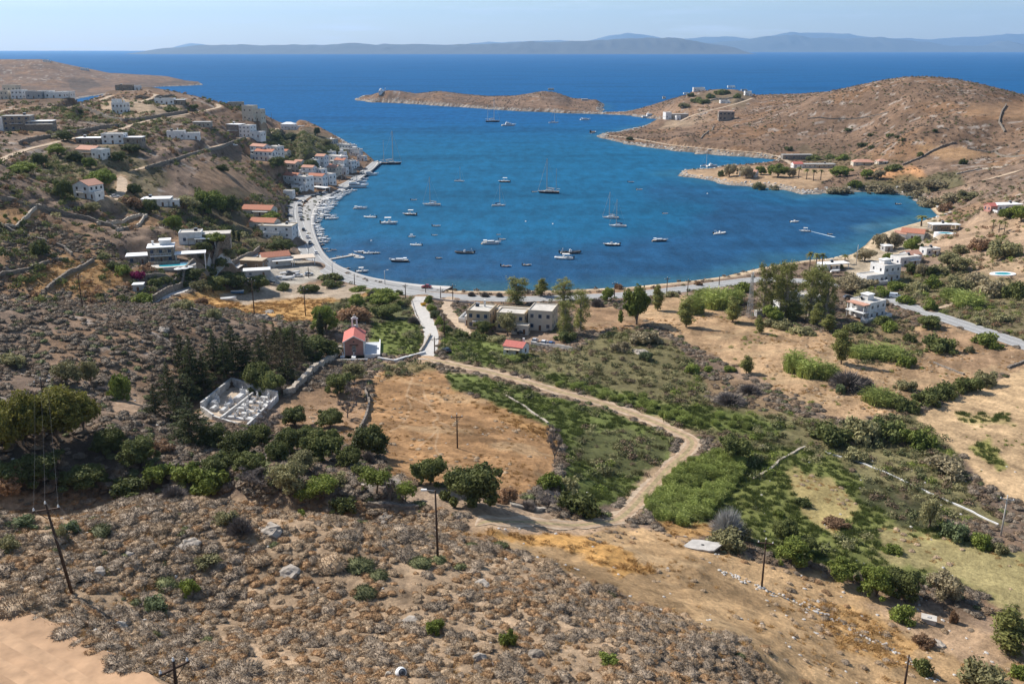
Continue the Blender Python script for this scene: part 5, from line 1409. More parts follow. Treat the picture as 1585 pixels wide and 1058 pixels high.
def plan_houses():
 W = 'white'
 H = house
 H('cottage', 'small white cottage with a red gable roof beside the car park', 799, 551, -24,
 [V_(w=6.4, d=5.2, h=3.0, roof='gx', rcol='red', fcol='brown', nx=2, nf=1, ny=1)], extra=both(chimney(2.2, .8, 3.4, 1.6), pergola(-.6, -3.4, 3.6, 1.6, 2.3, 'cane', 3)))
 H('hotel', 'beige flat roofed hotel of stepped blocks behind the beach road', 786, 512, -14,
 [V_(x=-9.5, y=0, w=8.2, d=10, h=6.4, wall='beige', nx=3, ny=3), V_(x=2.0, y=-1.0, w=10, d=7, h=6.2, wall='beige', nx=4), V_(x=12.0, y=3.4, w=8.6, d=10, h=7.0, wall='cream', nx=3, ny=3),
 V_(x=1.4, y=5.6, w=14, d=6, h=5.2, wall='beige', nx=4), V_(x=6.2, y=-6.2, w=6, d=3, h=3, wall='cream', nx=2), V_(x=-14.6, y=1.5, w=2.0, d=6, h=3.0, wall=W, nx=1, ny=1)], cat='hotel',
 extra=both(terrace_block(-19, 2, -15.7, 11, .8), chimney(-9, 2, 6.5, 2.4, .6)), flatr=17)
 H('villa', 'white two storey house with a veranda beside the grey road', 1346, 494, 33,
 [V_(x=1.2, y=.6, w=9.2, d=8.6, h=5.9, nx=3, ny=2), V_(x=-4.9, y=.2, w=3.0, d=7.4, h=2.7, roof='slab', open=1), V_(x=1.6, y=1.4, w=3.4, d=3, h=1.9, z=6.0, roof='slab', win=0), V_(x=-4.9, y=.2, w=3.0, d=7.4, h=2.6, z=2.98, roof='slab', rcol='tilepale', open=1)],
 extra=both(terrace_block(-8, -6.6, 6, -3.75, .9), chimney(4.4, 2, 6.2, 1.4)))
 H('villa', 'white cubic two storey villa with a low terraced wing near the beach', 1362, 437, 24,
 [V_(x=4.2, y=0, w=9.5, d=8.2, h=7.0, nx=3, ny=2), V_(x=-5.5, y=-1.4, w=9.8, d=6, h=3.5, nx=4, nf=1), V_(x=4.6, y=1, w=4, d=3, h=1.6, z=7.1, roof='slab', win=0)], extra=both(terrace_block(-13, -7.4, -1, -4.5, .9), chimney(7, 2.4, 7.4, 1.2)))
 H('house', 'long house with a big terracotta roof by the water', 1417, 371, -28,
 [V_(x=0, y=0, w=11.5, d=8.5, h=3.6, roof='gx', rcol='tile', nx=3), V_(x=-6, y=-2.5, w=6, d=6, h=2.9, roof='gx', rcol='tilepale', nx=1)])
 H('villa', 'white flat villa with a dark shaded porch behind the round pool', 1459, 357, 4,
 [V_(x=-1, y=0, w=10, d=6, h=3.2, wall='stone', roof='slab', nx=3), V_(x=7, y=.4, w=6, d=4.5, h=2.8, roof='slab', open=1)])
 H('house', 'long low white house with two windows below the terracotta roofed one', 1404, 411, 22,
 [V_(x=0, y=0, w=12, d=6.5, h=3.8, nx=2, nf=1), V_(x=7, y=4.0, w=7.5, d=6.5, h=3.9, roof='gx', rcol='tilepale', nx=2)])
 H('house', 'white chimneyed house between the palms and the grey tamarisks', 1440, 395, 18, [V_(w=7, d=5, h=3.0, nx=2), V_(x=4.6, y=1.4, w=3.6, d=4, h=2.4, nx=1)])
 H('shed', 'pale metal sided shed beside the tamarisks at the beach end', 1374, 389, 12, [V_(w=4.4, d=4.0, h=2.7, wall='grey', roof='slab', nx=1, ny=1)], cat='shed')
 H('villa', 'long white villa with a red end wall on the right hillside', 1556, 327, 10,
 [V_(x=1.6, y=0, w=15, d=7, h=3.4, nx=4, roof='slab'), V_(x=-7.8, y=-.6, w=4.0, d=6, h=3.0, wall='pink', roof='gx', rcol='red', nx=1)], extra=terrace_block(-9, -8, 8, -3.6, .6))
 H('house', 'white house half hidden under the tall gum trees', 1246, 482, 8, [V_(w=11, d=8, h=5.6, nx=3), V_(x=-8, y=-1, w=6, d=6, h=3, nx=2)])
 H('restaurant', 'low white beach restaurant behind the palms', 1284, 418, 14, [V_(w=9, d=5, h=2.7, nx=3, roof='slab'), V_(x=7, y=1, w=6, d=5, h=2.4, roof='slab', rcol='canvas', open=1)], cat='restaurant')
 H('house', 'white house with an orange roof on the sandy spit', 1164, 274, -32, [V_(w=9.5, d=6.5, h=4.0, roof='gx', rcol='tilepale', nx=2, nf=1), V_(x=-6.6, y=-.8, w=4.4, d=5, h=3.2, nx=1)])
 H('farmhouse', 'long low farmhouse with a red roofed end at the head of the cove', 1262, 260, 3, [V_(x=3, w=28, d=7, h=3.0, wall='cream', rcol='grey_roof', roof='slab', nx=7), V_(x=-15, w=8, d=7, h=3.4, roof='gx', rcol='red', nx=2)])
 H('house', 'low house under a broad orange hipped roof below the brown hill', 1338, 256, -6, [V_(w=17, d=9, h=2.6, wall='cream', roof='hip', rcol='tilepale', nx=3)])
 H('house', 'little orange roofed house beside the broad hipped roof', 1366, 254, 8, [V_(w=8, d=6, h=2.4, wall='cream', roof='hip', rcol='tilepale', nx=2)])
 H('barn', 'long dark stone barn at the foot of the brown hill', 1234, 247, 2, [V_(w=27, d=6, h=4.2, wall='stone', roof='slab', rcol='grey_roof', nx=4, nf=1)], cat='barn')
 H('ruined_house', 'square brown stone ruin with dark window openings on the headland', 1125, 187, -6, [V_(w=19, d=14, h=11, wall='stone', roof='flat', rcol='tile', nx=4, nf=2, fcol='stone', wk=2.3)], cat='ruin')
 H('warehouse', 'old white walled coal store above the landing stage', 1042, 185, 14, [V_(x=-8, w=8, d=10, h=9, nx=2, nf=1), V_(x=8, y=1, w=26, d=9, h=6.5, wall='paleston', rcol='grey_roof', roof='slab', nx=4, nf=1), V_(x=2, y=-12, w=6, d=5, h=5, nx=1, nf=1)], cat='warehouse')
 for lb, px, py, w, h, kw in (('long white villa at the left end of the hilltop cluster', 1062, 146, 16, 4, {}), ('white terraced villa in the middle of the hilltop cluster', 1082, 142, 26, 8, {}),
 ('topmost white villa on the hilltop across the bay', 1132, 136, 27, 7, {}), ('grey flat villa right of the topmost white one', 1152, 141, 20, 5, dict(wall='grey')),
 ('white box villa at the right end of the hilltop cluster', 1158, 148, 14, 8, {}), ('small stone hut low on the left of the hilltop cluster', 1028, 153, 8, 5, dict(wall='paleston')),
 ('low white villa below the hilltop lane', 1122, 160, 18, 5, {})):
  w *= .68; h *= .72
  H('villa', lb, px, py, 0, [V_(w=w, d=8, h=h, nx=max(2, int(w // 5)), nf=max(1, round(h / 4)), **kw), V_(x=w * .3, y=-5.6, w=w * .5, d=2.6, h=h * .5, nx=1, nf=1, **kw)])
 H('hut', 'grey stone hut on the crest of the islet', 853, 140, 0, [V_(w=14, d=8, h=4.5, wall='paleston', rcol='grey_roof', roof='slab', nx=2, nf=1)], cat='hut')
 H('hut', 'small low hut on the right slope of the islet', 905, 156, 0, [V_(w=11, d=6, h=3.0, wall='grey', roof='slab', rcol='slab', nx=2, nf=1)], cat='hut')
 H('villa', 'dark stone two storey villa with white roof slabs above the pool', 240, 407, 16,
 [V_(x=1.5, y=0, w=9.5, d=8, h=5.8, wall='stone', roof='slab', nx=3, fcol='blue'), V_(x=-7.2, y=-1, w=7.6, d=6, h=3.0, wall='stone', roof='slab', nx=2), V_(x=3, y=2, w=4, d=4, h=1.6, z=6.1, roof='slab', win=0), V_(x=12, y=-2, w=11, d=5, h=2.9, roof='slab', open=1)],
 extra=both(chimney(-1.5, 1.5, 6.0, 1.5, .7), terrace_block(-3, -7.5, 8, -4.1, .5, 'stone')), flatr=12)
 H('villa', 'white villa with blue windows and sloping wings behind the stone villa', 293, 378, 12,
 [V_(x=0, y=0, w=9, d=7, h=4.6, nx=2, nf=1, fcol='blue'), V_(x=10, y=2.0, w=11, d=7, h=3.4, wall='stone', roof='slab', rcol='slab', nx=2), V_(x=6, y=-4, w=8, d=3, h=2.3, roof='slab', open=1)], flatr=11)
 H('house', 'white gabled house with a faded red roof among dark bushes', 133, 307, -24, [V_(w=9.5, d=8, h=5.6, roof='gy', rcol='tilepale', nx=2, ny=3, fcol='brown'), V_(x=6.2, y=-2.0, w=4.0, d=4.5, h=2.7, nx=1)])
 H('house', 'flat white roofed house below the dirt drive', 240, 320, 8, [V_(w=13, d=8, h=3.6, nx=2, roof='slab', wall='white'), V_(x=8.2, y=-1.5, w=5, d=5, h=2.8, nx=1)])
 H('villa', 'grey stone villa complex with a white end wall on the upper left', 34, 202, 10,
 [V_(x=-3, y=0, w=15, d=9, h=8.0, wall='stone', roof='slab', rcol='grey_roof', nx=4), V_(x=-13, y=-1, w=6, d=9, h=7, nx=1), V_(x=10, y=-1, w=13, d=8, h=5.0, wall='stone', roof='slab', rcol='roofwh', nx=4), V_(x=10, y=-7, w=14, d=3, h=3.5, wall='dry', roof='slab', rcol='slab', win=0)], flatr=15)
 H('house', 'white two storey house on the walled terrace near the skyline', 185, 176, -14, [V_(w=9.5, d=8, h=7.2, nx=3), V_(x=-3.5, y=1, w=5, d=5, h=2.2, z=7.3, roof='flat', win=0)], extra=chimney(2.5, 1, 7.4, 1.8, .7))
 H('house', 'long low white house below the skyline lane', 260, 162, 6, [V_(x=-3, w=15, d=8, h=4.4, nx=4, nf=1), V_(x=8.5, y=-1, w=8, d=6, h=3.6, wall='stone', roof='slab', nx=2)])
 H('house', 'white flat house with a chimney above the climbing lane', 279, 216, 12, [V_(x=-3, w=11, d=7, h=5, nx=3, nf=1), V_(x=7, y=-2, w=9, d=6, h=3.8, nx=2, nf=1)], extra=chimney(-2, 0, 5.2, 1.6, .6))
 H('villa', 'wide flat roofed white villa in the green hollow', 168, 223, 4, [V_(x=-11, w=13, d=8, h=3.2, wall='stone', roof='slab', nx=3), V_(x=2, y=1, w=12, d=8, h=5.2, nx=3), V_(x=13, y=0, w=10, d=7, h=3.4, wall='stone', roof='slab', nx=2)], flatr=14)
 H('house', 'house with two pinkish pitched roofs below the wide white villa', 141, 244, -22, [V_(x=-2, w=12, d=8, h=4.0, wall='cream', roof='gx', rcol='tilepale', nx=3), V_(x=8, y=-3, w=7, d=6, h=4.4, nx=2)])
 H('house', 'white and stone house beside the climbing lane', 373, 212, -18, [V_(x=-5, w=11, d=9, h=9, wall='stone', nx=2, roof='slab'), V_(x=5, w=10, d=9, h=8.4, nx=3), V_(x=15, y=-2, w=9, d=7, h=4, nx=2)], flatr=12)
 H('ruined_house', 'tall pale stone ruin on the edge above the town', 391, 187, -14, [V_(x=-3, w=10, d=9, h=12, wall='cream', nx=2, nf=2, fcol='paleston'), V_(x=5.5, y=0, w=7, d=8, h=9, wall='cream', nx=1, nf=2, fcol='paleston'), V_(x=2, y=-6.5, w=6, d=4, h=4.5, wall='cream', nx=2, nf=1)], cat='ruin')
 H('ruined_house', 'broken low stone ruin behind the tall pale one', 364, 166, 6, [V_(w=13, d=7, h=4, wall='paleston', nx=3, nf=1, fcol='stone')], cat='ruin')
 H('ruined_house', 'unfinished low stone house on the slope of the upper lane', 312, 197, 4, [V_(w=12, d=7, h=3.4, wall='paleston', roof='slab', rcol='grey_roof', nx=4, nf=1, fcol='stone')], cat='ruin')
 H('house', 'stone house on the very top of the left hill', 192, 140, 2, [V_(w=15, d=8, h=4.2, wall='stone', nx=3, nf=1), V_(x=11, w=5, d=5, h=3.8, nx=1)])
 H('house', 'white house with a little pyramid roof at the end of the climbing lane', 446, 201, -8, [V_(w=16, d=10, h=6.4, roof='hip', rcol='roofwh', nx=4, nf=1), V_(x=13, y=-1, w=11, d=7, h=4.2, nx=3, nf=1)])
 T = [('white house with an orange roof at the upper edge of the town', 402, 241, 18, 9, 8, 'gx', 'tilepale', W), ('orange roofed white house in front of the upper one', 411, 249, 20, 9, 8, 'gx', 'tile', W),
 ('white cube house right of the two upper orange roofs', 426, 242, 16, 9, 9, 'flat', None, W), ('small orange roofed house beside the dark bushes above the town', 441, 243, 10, 7, 6, 'gx', 'tile', W),
 ('beige house with an orange roof on the slope above the quay', 451, 268, 17, 9, 9, 'gx', 'tilepale', 'cream'), ('tall narrow white house with an orange cap in mid town', 498, 263, 11, 9, 13, 'gx', 'tilepale', W),
 ('long white house of the upper row in the town', 521, 256, 24, 10, 9, 'flat', None, W), ('orange roofed house in the middle of the upper row', 528, 259, 13, 9, 7, 'gx', 'tile', W),
 ('white stepped house at the far end of the town', 537, 236, 20, 9, 9, 'flat', None, W), ('white house nearest the quay corner', 551, 241, 14, 9, 7, 'flat', None, W), ('grey house high at the far end of the town', 514, 224, 14, 8, 7, 'flat', None, 'grey'),
 ('white house with an orange roof at the near end of the town', 453, 288, 16, 10, 9, 'gx', 'tile', W), ('white two storey house second from the near end', 469, 292, 16, 10, 10, 'flat', None, W),
 ('white waterfront house with twin orange roofs', 491, 290, 17, 9, 10, 'gx', 'tile', W), ('white waterfront house with awnings in the middle of the front row', 507, 287, 14, 9, 10, 'flat', None, W),
 ('pale house with an orange roof behind the front row', 515, 272, 15, 9, 8, 'gx', 'tilepale', 'cream'), ('white house right of the dark awnings', 541, 262, 12, 8, 8, 'flat', None, W),
 ('white gabled house behind the front row of the town', 478, 273, 13, 8, 8, 'gx', 'tilepale', W), ('small white house squeezed behind the twin roofs', 497, 276, 9, 7, 8, 'flat', None, W), ('low white shop by the bend of the quay road', 560, 249, 11, 6, 5, 'flat', None, W),
 ('small white cube above the long upper row of the town', 513, 243, 8, 6, 5, 'flat', None, W), ('little white house between the long row and the stepped house', 530, 245, 8, 6, 6, 'flat', None, W), ('narrow white house behind the quay corner houses', 546, 233, 9, 6, 6, 'flat', None, W),
 ('low orange roofed house right of the tall narrow one', 509, 264, 9, 6, 5, 'gx', 'tile', W), ('small white house on the slope left of the tall narrow one', 486, 258, 9, 7, 6, 'flat', None, W), ('white annexe with a pale orange roof above the beige house', 463, 258, 9, 6, 5, 'gx', 'tilepale', W),
 ('small white house below the upper orange roofs', 424, 252, 8, 6, 5, 'flat', None, W), ('low white house before the near end of the town', 460, 296, 10, 5, 4, 'flat', None, W), ('cream cube between the near houses and the twin roofs', 481, 283, 8, 6, 6, 'flat', None, 'cream'),
 ('small white house behind the quayside awnings', 532, 270, 9, 6, 6, 'flat', None, W), ('white house with a faded roof above the dark awnings', 549, 258, 9, 6, 5, 'gx', 'tilepale', W), ('tiny white house highest above the end of the town', 527, 229, 8, 6, 5, 'flat', None, W)]
 for k, (lb, px, py, w, d, h, rf, rc, wl) in enumerate(T):
  w, d, h = w * .74, d * .78, h * .82
  v = [V_(w=w, d=d, h=h, roof=rf, rcol=rc, wall=wl, nx=max(2, round(w / 4)), nf=max(1, round(h / 4)))]
  if k % 3 == 0: v.append(V_(x=w * .38, y=-d * .5 - 1.4, w=w * .5, d=2.8, h=h * .5, wall=wl, nx=1, nf=1))
  if k % 4 == 1: v.append(V_(x=-w * .2, y=d * .1, w=w * .4, d=d * .4, h=1.8, z=h + .2, win=0, roof='slab') if rf == 'flat' else V_(x=-w * .6, y=0, w=w * .35, d=d * .8, h=h * .6, wall=wl, nx=1, nf=1))
  H('town_house', lb, px, py, (-30, -20, -38, -26)[k % 4], v)
 for lb, px, py, w, c in (('black awning over a quayside cafe', 540, 279, 12, 'black'), ('dark awning at the far end of the cafes', 552, 268, 11, 'black'), ('white awning before the twin roofed house', 496, 297, 13, 'canvas')):
  H('cafe_awning', lb, px, py, -32, [V_(w=w, d=5, h=3.0, roof='slab', rcol=c, open=1)], cat='awning')
 H('kiosk', 'small white kiosk beside the parked cars at the road bend', 447, 307, -8, [V_(w=6.5, d=5, h=4.8, nx=1, nf=1)], cat='kiosk')
 H('house', 'low house with a long dull red roof among trees behind the quay', 399, 334, -10, [V_(w=17, d=9, h=3.4, wall='cream', roof='gx', rcol='tile', nx=4, nf=1)])
 H('house', 'cream house with a dull red roof beside the white road house', 408, 355, -12, [V_(w=14, d=8, h=3.8, wall='cream', roof='gx', rcol='tile', nx=2, nf=1)])
 H('house', 'large white house with a pale flat roof beside the quay road', 430, 368, -6, [V_(w=17, d=10, h=6.0, nx=3, rcol='beige'), V_(x=-2, y=-6.4, w=8, d=3, h=3.0, nx=2, nf=1)])
 H('tavern', 'white walled tavern with a brown red pitched roof by the boat yard', 423, 409, 26, [V_(w=13, d=8, h=3.6, roof='gx', rcol='tile', nx=3, nf=1)], cat='tavern')
 H('shed', 'dark timber shed left of the brown red tavern', 391, 416, -8, [V_(w=10, d=6, h=3.6, wall='wood', roof='slab', rcol='cane', nx=2, nf=1)], cat='shed')
 H('cafe_awning', 'wide beige canvas roof between the tavern and the road', 448, 413, 20, [V_(x=-4, w=9, d=7, h=3.0, roof='slab', rcol='canvas', open=1), V_(x=6, y=2, w=10, d=8, h=3.2, roof='slab', rcol='canvas2', open=1)], cat='awning')
 H('shed', 'low white roofed boat shed below the tavern', 396, 428, 14, [V_(w=11, d=5, h=2.6, roof='slab', wall='grey', nx=2)], cat='shed')
 H('hut', 'tiny grey hut on the slope below the magenta bush', 213, 451, 10, [V_(w=3.4, d=3, h=2.3, wall='grey', roof='slab', nx=1, ny=1)], cat='hut')
 K = [('', 4, 154, 12, 6), ('', 16, 151, 13, 9), ('', 27, 153, 11, 6), ('', 22, 143, 12, 8), ('', 38, 152, 13, 5), ('', 53, 153, 15, 5), ('', 69, 152, 12, 5), ('', 84, 152, 18, 4), ('', 99, 151, 13, 4), ('', 10, 145, 11, 7)]
 names = ['white block at the left edge of the distant port', 'tallest white block in the distant port', 'white block right of the tallest one in the distant port', 'highest white house above the distant port', 'white block near the middle of the distant port row',
 'wide white block right of the middle of the port row', 'low white block with dark doors in the port row', 'longest low white block on the distant quay', 'last white block at the right end of the distant quay', 'upper white house at the left of the distant port']
 for nm, (_, px, py, w, h) in zip(names, K):
  H('port_building', nm, px, py, 0, [V_(w=w * .8, d=9, h=h, nx=3, nf=max(1, round(h / 4)), wall=('white', 'cream', 'grey')[int(px) % 3])], cat='building')
 H('house', 'small white house on the ridge of the far headland', 70, 96, 0, [V_(w=14, d=9, h=6, nx=2, nf=1), V_(x=12, y=-4, w=8, d=6, h=4, nx=1, nf=1)])
 H('house', 'pale low house on the slope of the far headland', 130, 109, 0, [V_(w=22, d=10, h=6, nx=3, nf=1)])
YARD = {}
def plan_yards():
 c = G(371, 630); YARD['cem'] = (c[0], c[1], c[2] + .4); flat_w(c[0], c[1], 12.5, c[2] + .1, 4); keep_off(c[0], c[1], 12)
 c = G(545, 549); YARD['chapel'] = (c[0], c[1], c[2]); flat_w(c[0] + 1, c[1] + 4, 10, c[2] - .1, 5); keep_off(c[0] + 1, c[1] + 4, 9)
 c = G(848, 524); YARD['car'] = c; flat_w(c[0], c[1], 9, c[2], 5); keep_off(c[0], c[1], 9)
 c = G(270, 421); YARD['pool'] = c; flat_w(c[0], c[1], 7.5, c[2] + .3, 3); keep_off(c[0], c[1], 8)
 c = G(1463, 361); YARD['pool2'] = c; flat_w(c[0], c[1], 6, c[2] + .2, 3); keep_off(c[0], c[1], 6)
 c = G(1552, 425); YARD['pool3'] = c; flat_w(c[0], c[1], 8, c[2] + .2, 3); keep_off(c[0], c[1], 8)
 c = G(1160, 490); YARD['mast'] = c; keep_off(c[0], c[1], 3)
 c = G(430, 437); keep_off(c[0], c[1], 18)
def cross(b, x, y, z, h=1.0, mi=0, ax='x'):
 b.box(x - .06, y - .06, z, x + .06, y + .06, z + h, mi)
 b.box(x - .28, y - .05, z + h * .62, x - .061, y + .05, z + h * .62 + .12, mi); b.box(x + .061, y - .05, z + h * .62, x + .28, y + .05, z + h * .62 + .12, mi)
def build_chapel(M):
 x, y, z = YARD['chapel']
 r = empty('chapel', (x, y + 5.6, z), R(7), 'pink chapel with a red gable roof and a white bell arch', 'chapel')
 w, d, h = 6.2, 11, 4.1
 b = MB(); b.box(-w / 2, -d / 2, -1.5, w / 2, d / 2, h, 0, 'b')
 rise = 1.7
 for e, s in ((-d / 2, 1), (d / 2, -1)):
  V = [(-w / 2, e, h), (w / 2, e, h), (0, e, h + rise), (-w / 2, e + .3 * s, h), (w / 2, e + .3 * s, h), (0, e + .3 * s, h + rise)]
  b.add(V, [(0, 1, 2), (5, 4, 3), (0, 2, 5, 3), (1, 4, 5, 2)])
 b.build('wall', [M['pink']], r)
 b = MB(); b.box(-w / 2 - .06, -d / 2 - .05, -1.4, -w / 2 + .3, -d / 2 - .001, h); b.box(w / 2 - .3, -d / 2 - .05, -1.4, w / 2 + .06, -d / 2 - .001, h)
 b.box(w / 2 + .002, -d / 2, -1.4, w / 2 + .06, d / 2, h * .98); b.box(-w / 2 - .06, -d / 2, -1.4, -w / 2 - .002, d / 2, h * .98)
 b.build('trim', [M['white']], r)
 b = MB(); o = .3; t = .16
 pr = [(-w / 2 - o, h - o * .5), (0, h + rise + .02), (w / 2 + o, h - o * .5)]
 up = [(a, c + t) for a, c in pr]; V = [(a, -d / 2 - o, c) for a, c in pr + up] + [(a, d / 2 + o, c) for a, c in pr + up]
 b.add(V, [(3, 4, 10, 9), (4, 5, 11, 10), (0, 6, 7, 1), (1, 7, 8, 2), (0, 3, 9, 6), (2, 8, 11, 5), (0, 1, 4, 3), (1, 2, 5, 4), (6, 9, 10, 7), (7, 10, 11, 8)])
 b.build('roof', [M['red']], r)
 b = MB()                                       # white cornice along the front gable
 for s in (-1, 1):
  V = [(s * (w / 2 + o), -d / 2 - o - .06, h - o * .5 - .05), (0, -d / 2 - o - .06, h + rise - .03), (0, -d / 2 - o - .06, h + rise + .28), (s * (w / 2 + o), -d / 2 - o - .06, h - o * .5 + .26)]
  V += [(a, c + .12, e) for a, c, e in V]
  b.add(V, [(0, 1, 2, 3), (4, 7, 6, 5), (0, 4, 5, 1), (3, 2, 6, 7), (0, 3, 7, 4)])
 b.build('cornice', [M['white']], r)
 b = MB(); yb = d / 2 - .2                       # bell arch at the far gable
 b.box(-.95, yb - .3, h + .6, -.45, yb + .3, h + 4.2); b.box(.45, yb - .3, h + .6, .95, yb + .3, h + 4.2); b.box(-.449, yb - .3, h + .6, .449, yb + .3, h + 2.2)
 b.box(-1.05, yb - .36, h + 4.2, 1.05, yb + .36, h + 4.5); b.box(-.6, yb - .3, h + 4.5, .6, yb + .3, h + 4.95); cross(b, 0, yb, h + 4.95, .8)
 bt = b.build('bell_arch', [M['white']], r)
 b = MB(); b.lathe([(.34, h + 2.9), (.30, h + 3.1), (.2, h + 3.5), (.05, h + 3.6)], 0, yb, 10); b.build('bell', [mat('bronze', (.18, .13, .06), .5, .2, 3, metal=.6)], bt)
 window(r, 0, -d / 2, .9, 1.15, 1.9, 'f', [M['white'], M['glass']]); window(r, 0, -d / 2, 3.9, .5, .5, 'f', [M['brown'], M['glass']])
 b = MB(); b.box(-1.3, -d / 2 - .7, 3.05, 1.3, -d / 2 - .004, 3.2); b.build('canopy', [M['brown']], r)
 for yy in (-2.5, 1.5): window(r, w / 2 + .06, yy, 1.4, .8, 1.5, 'r', [M['white'], M['glass']])
 t = empty('chapel_yard', (x + 5.4, y + 5.2, z), R(7), 'white walled paved yard along the right side of the chapel', 'yard')
 b = MB(); b.box(-2.1, -7.5, -1.2, 2.2, 7.5, .12); b.build('paving', [mat('yard_paving', (.50, .52, .54), .8, .1, 1)], t)
 b = MB(); b.box(2.2, -7.5, -1.2, 2.55, 7.5, 1.0); b.box(-2.1, -7.85, -1.2, 2.55, -7.5, 1.0); b.build('parapet', [M['white']], t)
 t = empty('grave_terrace', (x - .2, y - 3.2, z - .2), R(5), 'white terrace with two tombs in front of the chapel', 'terrace')
 b = MB(); b.box(-4.6, -2.4, -2.2, 5.6, 2.4, .1); b.build('paving', [M['slab']], t)
 b = MB(); b.box(-4.6, -2.7, -2.2, 5.6, -2.4, .75); b.box(-4.9, -2.7, -2.2, -4.6, 2.4, .75); b.build('parapet', [M['white']], t)
 for k, (gx, gy) in enumerate(((-2.2, .2), (1.2, .1))):
  g = empty('tomb', (x - .2 + gx, y - 3.2 + gy, z - .1), R(5), ('white tomb with a cross at the left of the chapel terrace', 'white tomb with a cross at the right of the chapel terrace')[k], 'tomb')
  b = MB(); b.box(-.6, -1.1, 0, .6, 1.1, .6); b.build('tomb_slab', [M['white']], g)
  b = MB(); cross(b, 0, .9, .6, 1.1); b.build('cross', [M['white']], g)
def build_cemetery(M):
 cx, cy, cz = YARD['cem']
 q = [P(a, b, cz)[:2] for a, b in ((312, 634), (358, 596), (430, 618), (383, 664), (330, 647))]
 r = empty('cemetery_wall', (cx, cy, cz), 0, 'whitewashed enclosure wall of the hillside cemetery', 'cemetery wall')
 loc = [(a - cx, b - cy) for a, b in q]
 b = MB(); n = len(loc)
 for i in range(n):
  a, c = np.array(loc[i]), np.array(loc[(i + 1) % n]); d = c - a; d /= np.linalg.norm(d); nn = np.array([-d[1], d[0]]) * .25
  h = (1.9, 2.1, 1.2, .7, 1.0)[i]
  V = [(*(a + nn), -3), (*(c + nn), -3), (*(c - nn), -3), (*(a - nn), -3), (*(a + nn), h), (*(c + nn), h), (*(c - nn), h), (*(a - nn), h)]
  b.add(V, [(0, 1, 5, 4), (1, 2, 6, 5), (2, 3, 7, 6), (3, 0, 4, 7), (4, 5, 6, 7)])
 old = mat('weathered_white', (.50, .485, .46), .9, .38, 1.1, detail=9)
 b.build('wall', [old], r)
 b = MB(); b.add([(a, c, .02) for a, c in loc] + [(a, c, -2.5) for a, c in loc], [tuple(range(n))[::-1]] + [(i, (i + 1) % n, n + (i + 1) % n, n + i) for i in range(n)])
 b.build('paving', [mat('cemetery_floor', (.44, .35, .26), .95, .25, 1.0)], r)
 A = np.array(P(342, 651, cz)[:2]) - (cx, cy); B = np.array(P(392, 612, cz)[:2]) - (cx, cy)
 b = MB(); d = (B - A) / np.linalg.norm(B - A); nn = np.array([-d[1], d[0]]) * .22
 V = [(*(A + nn), 0), (*(B + nn), 0), (*(B - nn), 0), (*(A - nn), 0), (*(A + nn), .95), (*(B + nn), .95), (*(B - nn), .95), (*(A - nn), .95)]
 b.add(V, [(0, 1, 5, 4), (1, 2, 6, 5), (2, 3, 7, 6), (3, 0, 4, 7), (4, 5, 6, 7)]); b.build('dividing_wall', [old], r)
 marble = mat('marble', (.56, .55, .53), .6, .3, 1.4, detail=8); dark = mat('grave_soil', (.25, .19, .14), .95, .2, 2)
 ang = math.atan2(d[1], d[0])
 spots = [('tall white family tomb with a box shaped vault', 372, 619, 1.5), ('white vault tomb against the back wall', 384, 610, 1.3), ('low white tomb left of the family vault', 355, 628, 1.0),
 ('rounded white tomb nearest the left wall', 333, 625, 1.1), ('white tomb below the rounded one', 332, 634, 1.0), ('white tomb with a soil bed beside the dividing wall', 347, 637, 1.0)]
 k = 0
 rng = np.random.default_rng(5)
 for lb, px, py, s in spots:
  X, Y, Z = P(px, py, cz)
  g = empty('tomb', (X, Y, cz), ang, lb, 'tomb'); b = MB(); b.box(-1.2 * s, -.6 * s, 0, 1.2 * s, .6 * s, .8 * s); b.box(-1.05 * s, -.45 * s, .8 * s, 1.05 * s, .45 * s, .92 * s)
  b.build('tomb_slab', [marble], g)
  b = MB(); b.box(1.0 * s, -.5 * s, .925 * s, 1.15 * s, .5 * s, 1.5 * s); cross(b, 1.08 * s, 0, 1.5 * s, .7); b.build('headstone', [M['white']], g)
 e = np.array([-d[1], d[0]]);
 if e @ (np.array(P(383, 664, cz)[:2]) - np.array(P(360, 630, cz)[:2])) < 0: e = -e
 base = np.array(P(342, 651, cz)[:2]) - np.array([cx, cy])
 words = ('first', 'second', 'third', 'fourth', 'fifth', 'sixth', 'seventh')
 rows = ('row along the dividing wall', 'middle row of the lower cemetery', 'lowest row of the cemetery')
 Lb = np.linalg.norm(B - A)
 for ri in range(3):
  for ci in range(6):
   pt = A + d * (1.4 + ci * (Lb - 2.2) / 5.6 + rng.uniform(-.35, .35)) + e * (1.7 + ri * 2.5 + rng.uniform(-.3, .3))
   st = ri * 6 + ci
   low = rng.uniform(.25, .95)
   g = empty('grave', (cx + pt[0], cy + pt[1], cz), ang + math.pi / 2 + rng.normal() * .04, 'white marble grave, %s from the left end of the %s' % (words[ci], rows[ri]), 'grave', 'graves in the lower half of the cemetery')
   b = MB(); w_, l_ = rng.uniform(.45, .8), rng.uniform(.75, 1.2)
   b.box(-l_, -w_, 0, l_, w_, low)
   b.box(-l_ + .18, -w_ + .18, low, l_ - .18, w_ - .18, low + .06, 1 if st % 4 == 1 else 0); b.build('grave_slab', [marble, dark], g)
   b = MB(); b.box(-l_ + .02, -w_ + .1, low + .065, -l_ + .16, w_ - .1, low + .7 + .25 * (st % 2)); cross(b, -l_ + .09, 0, low + .7 + .25 * (st % 2), .6); b.build('headstone', [M['white']], g)
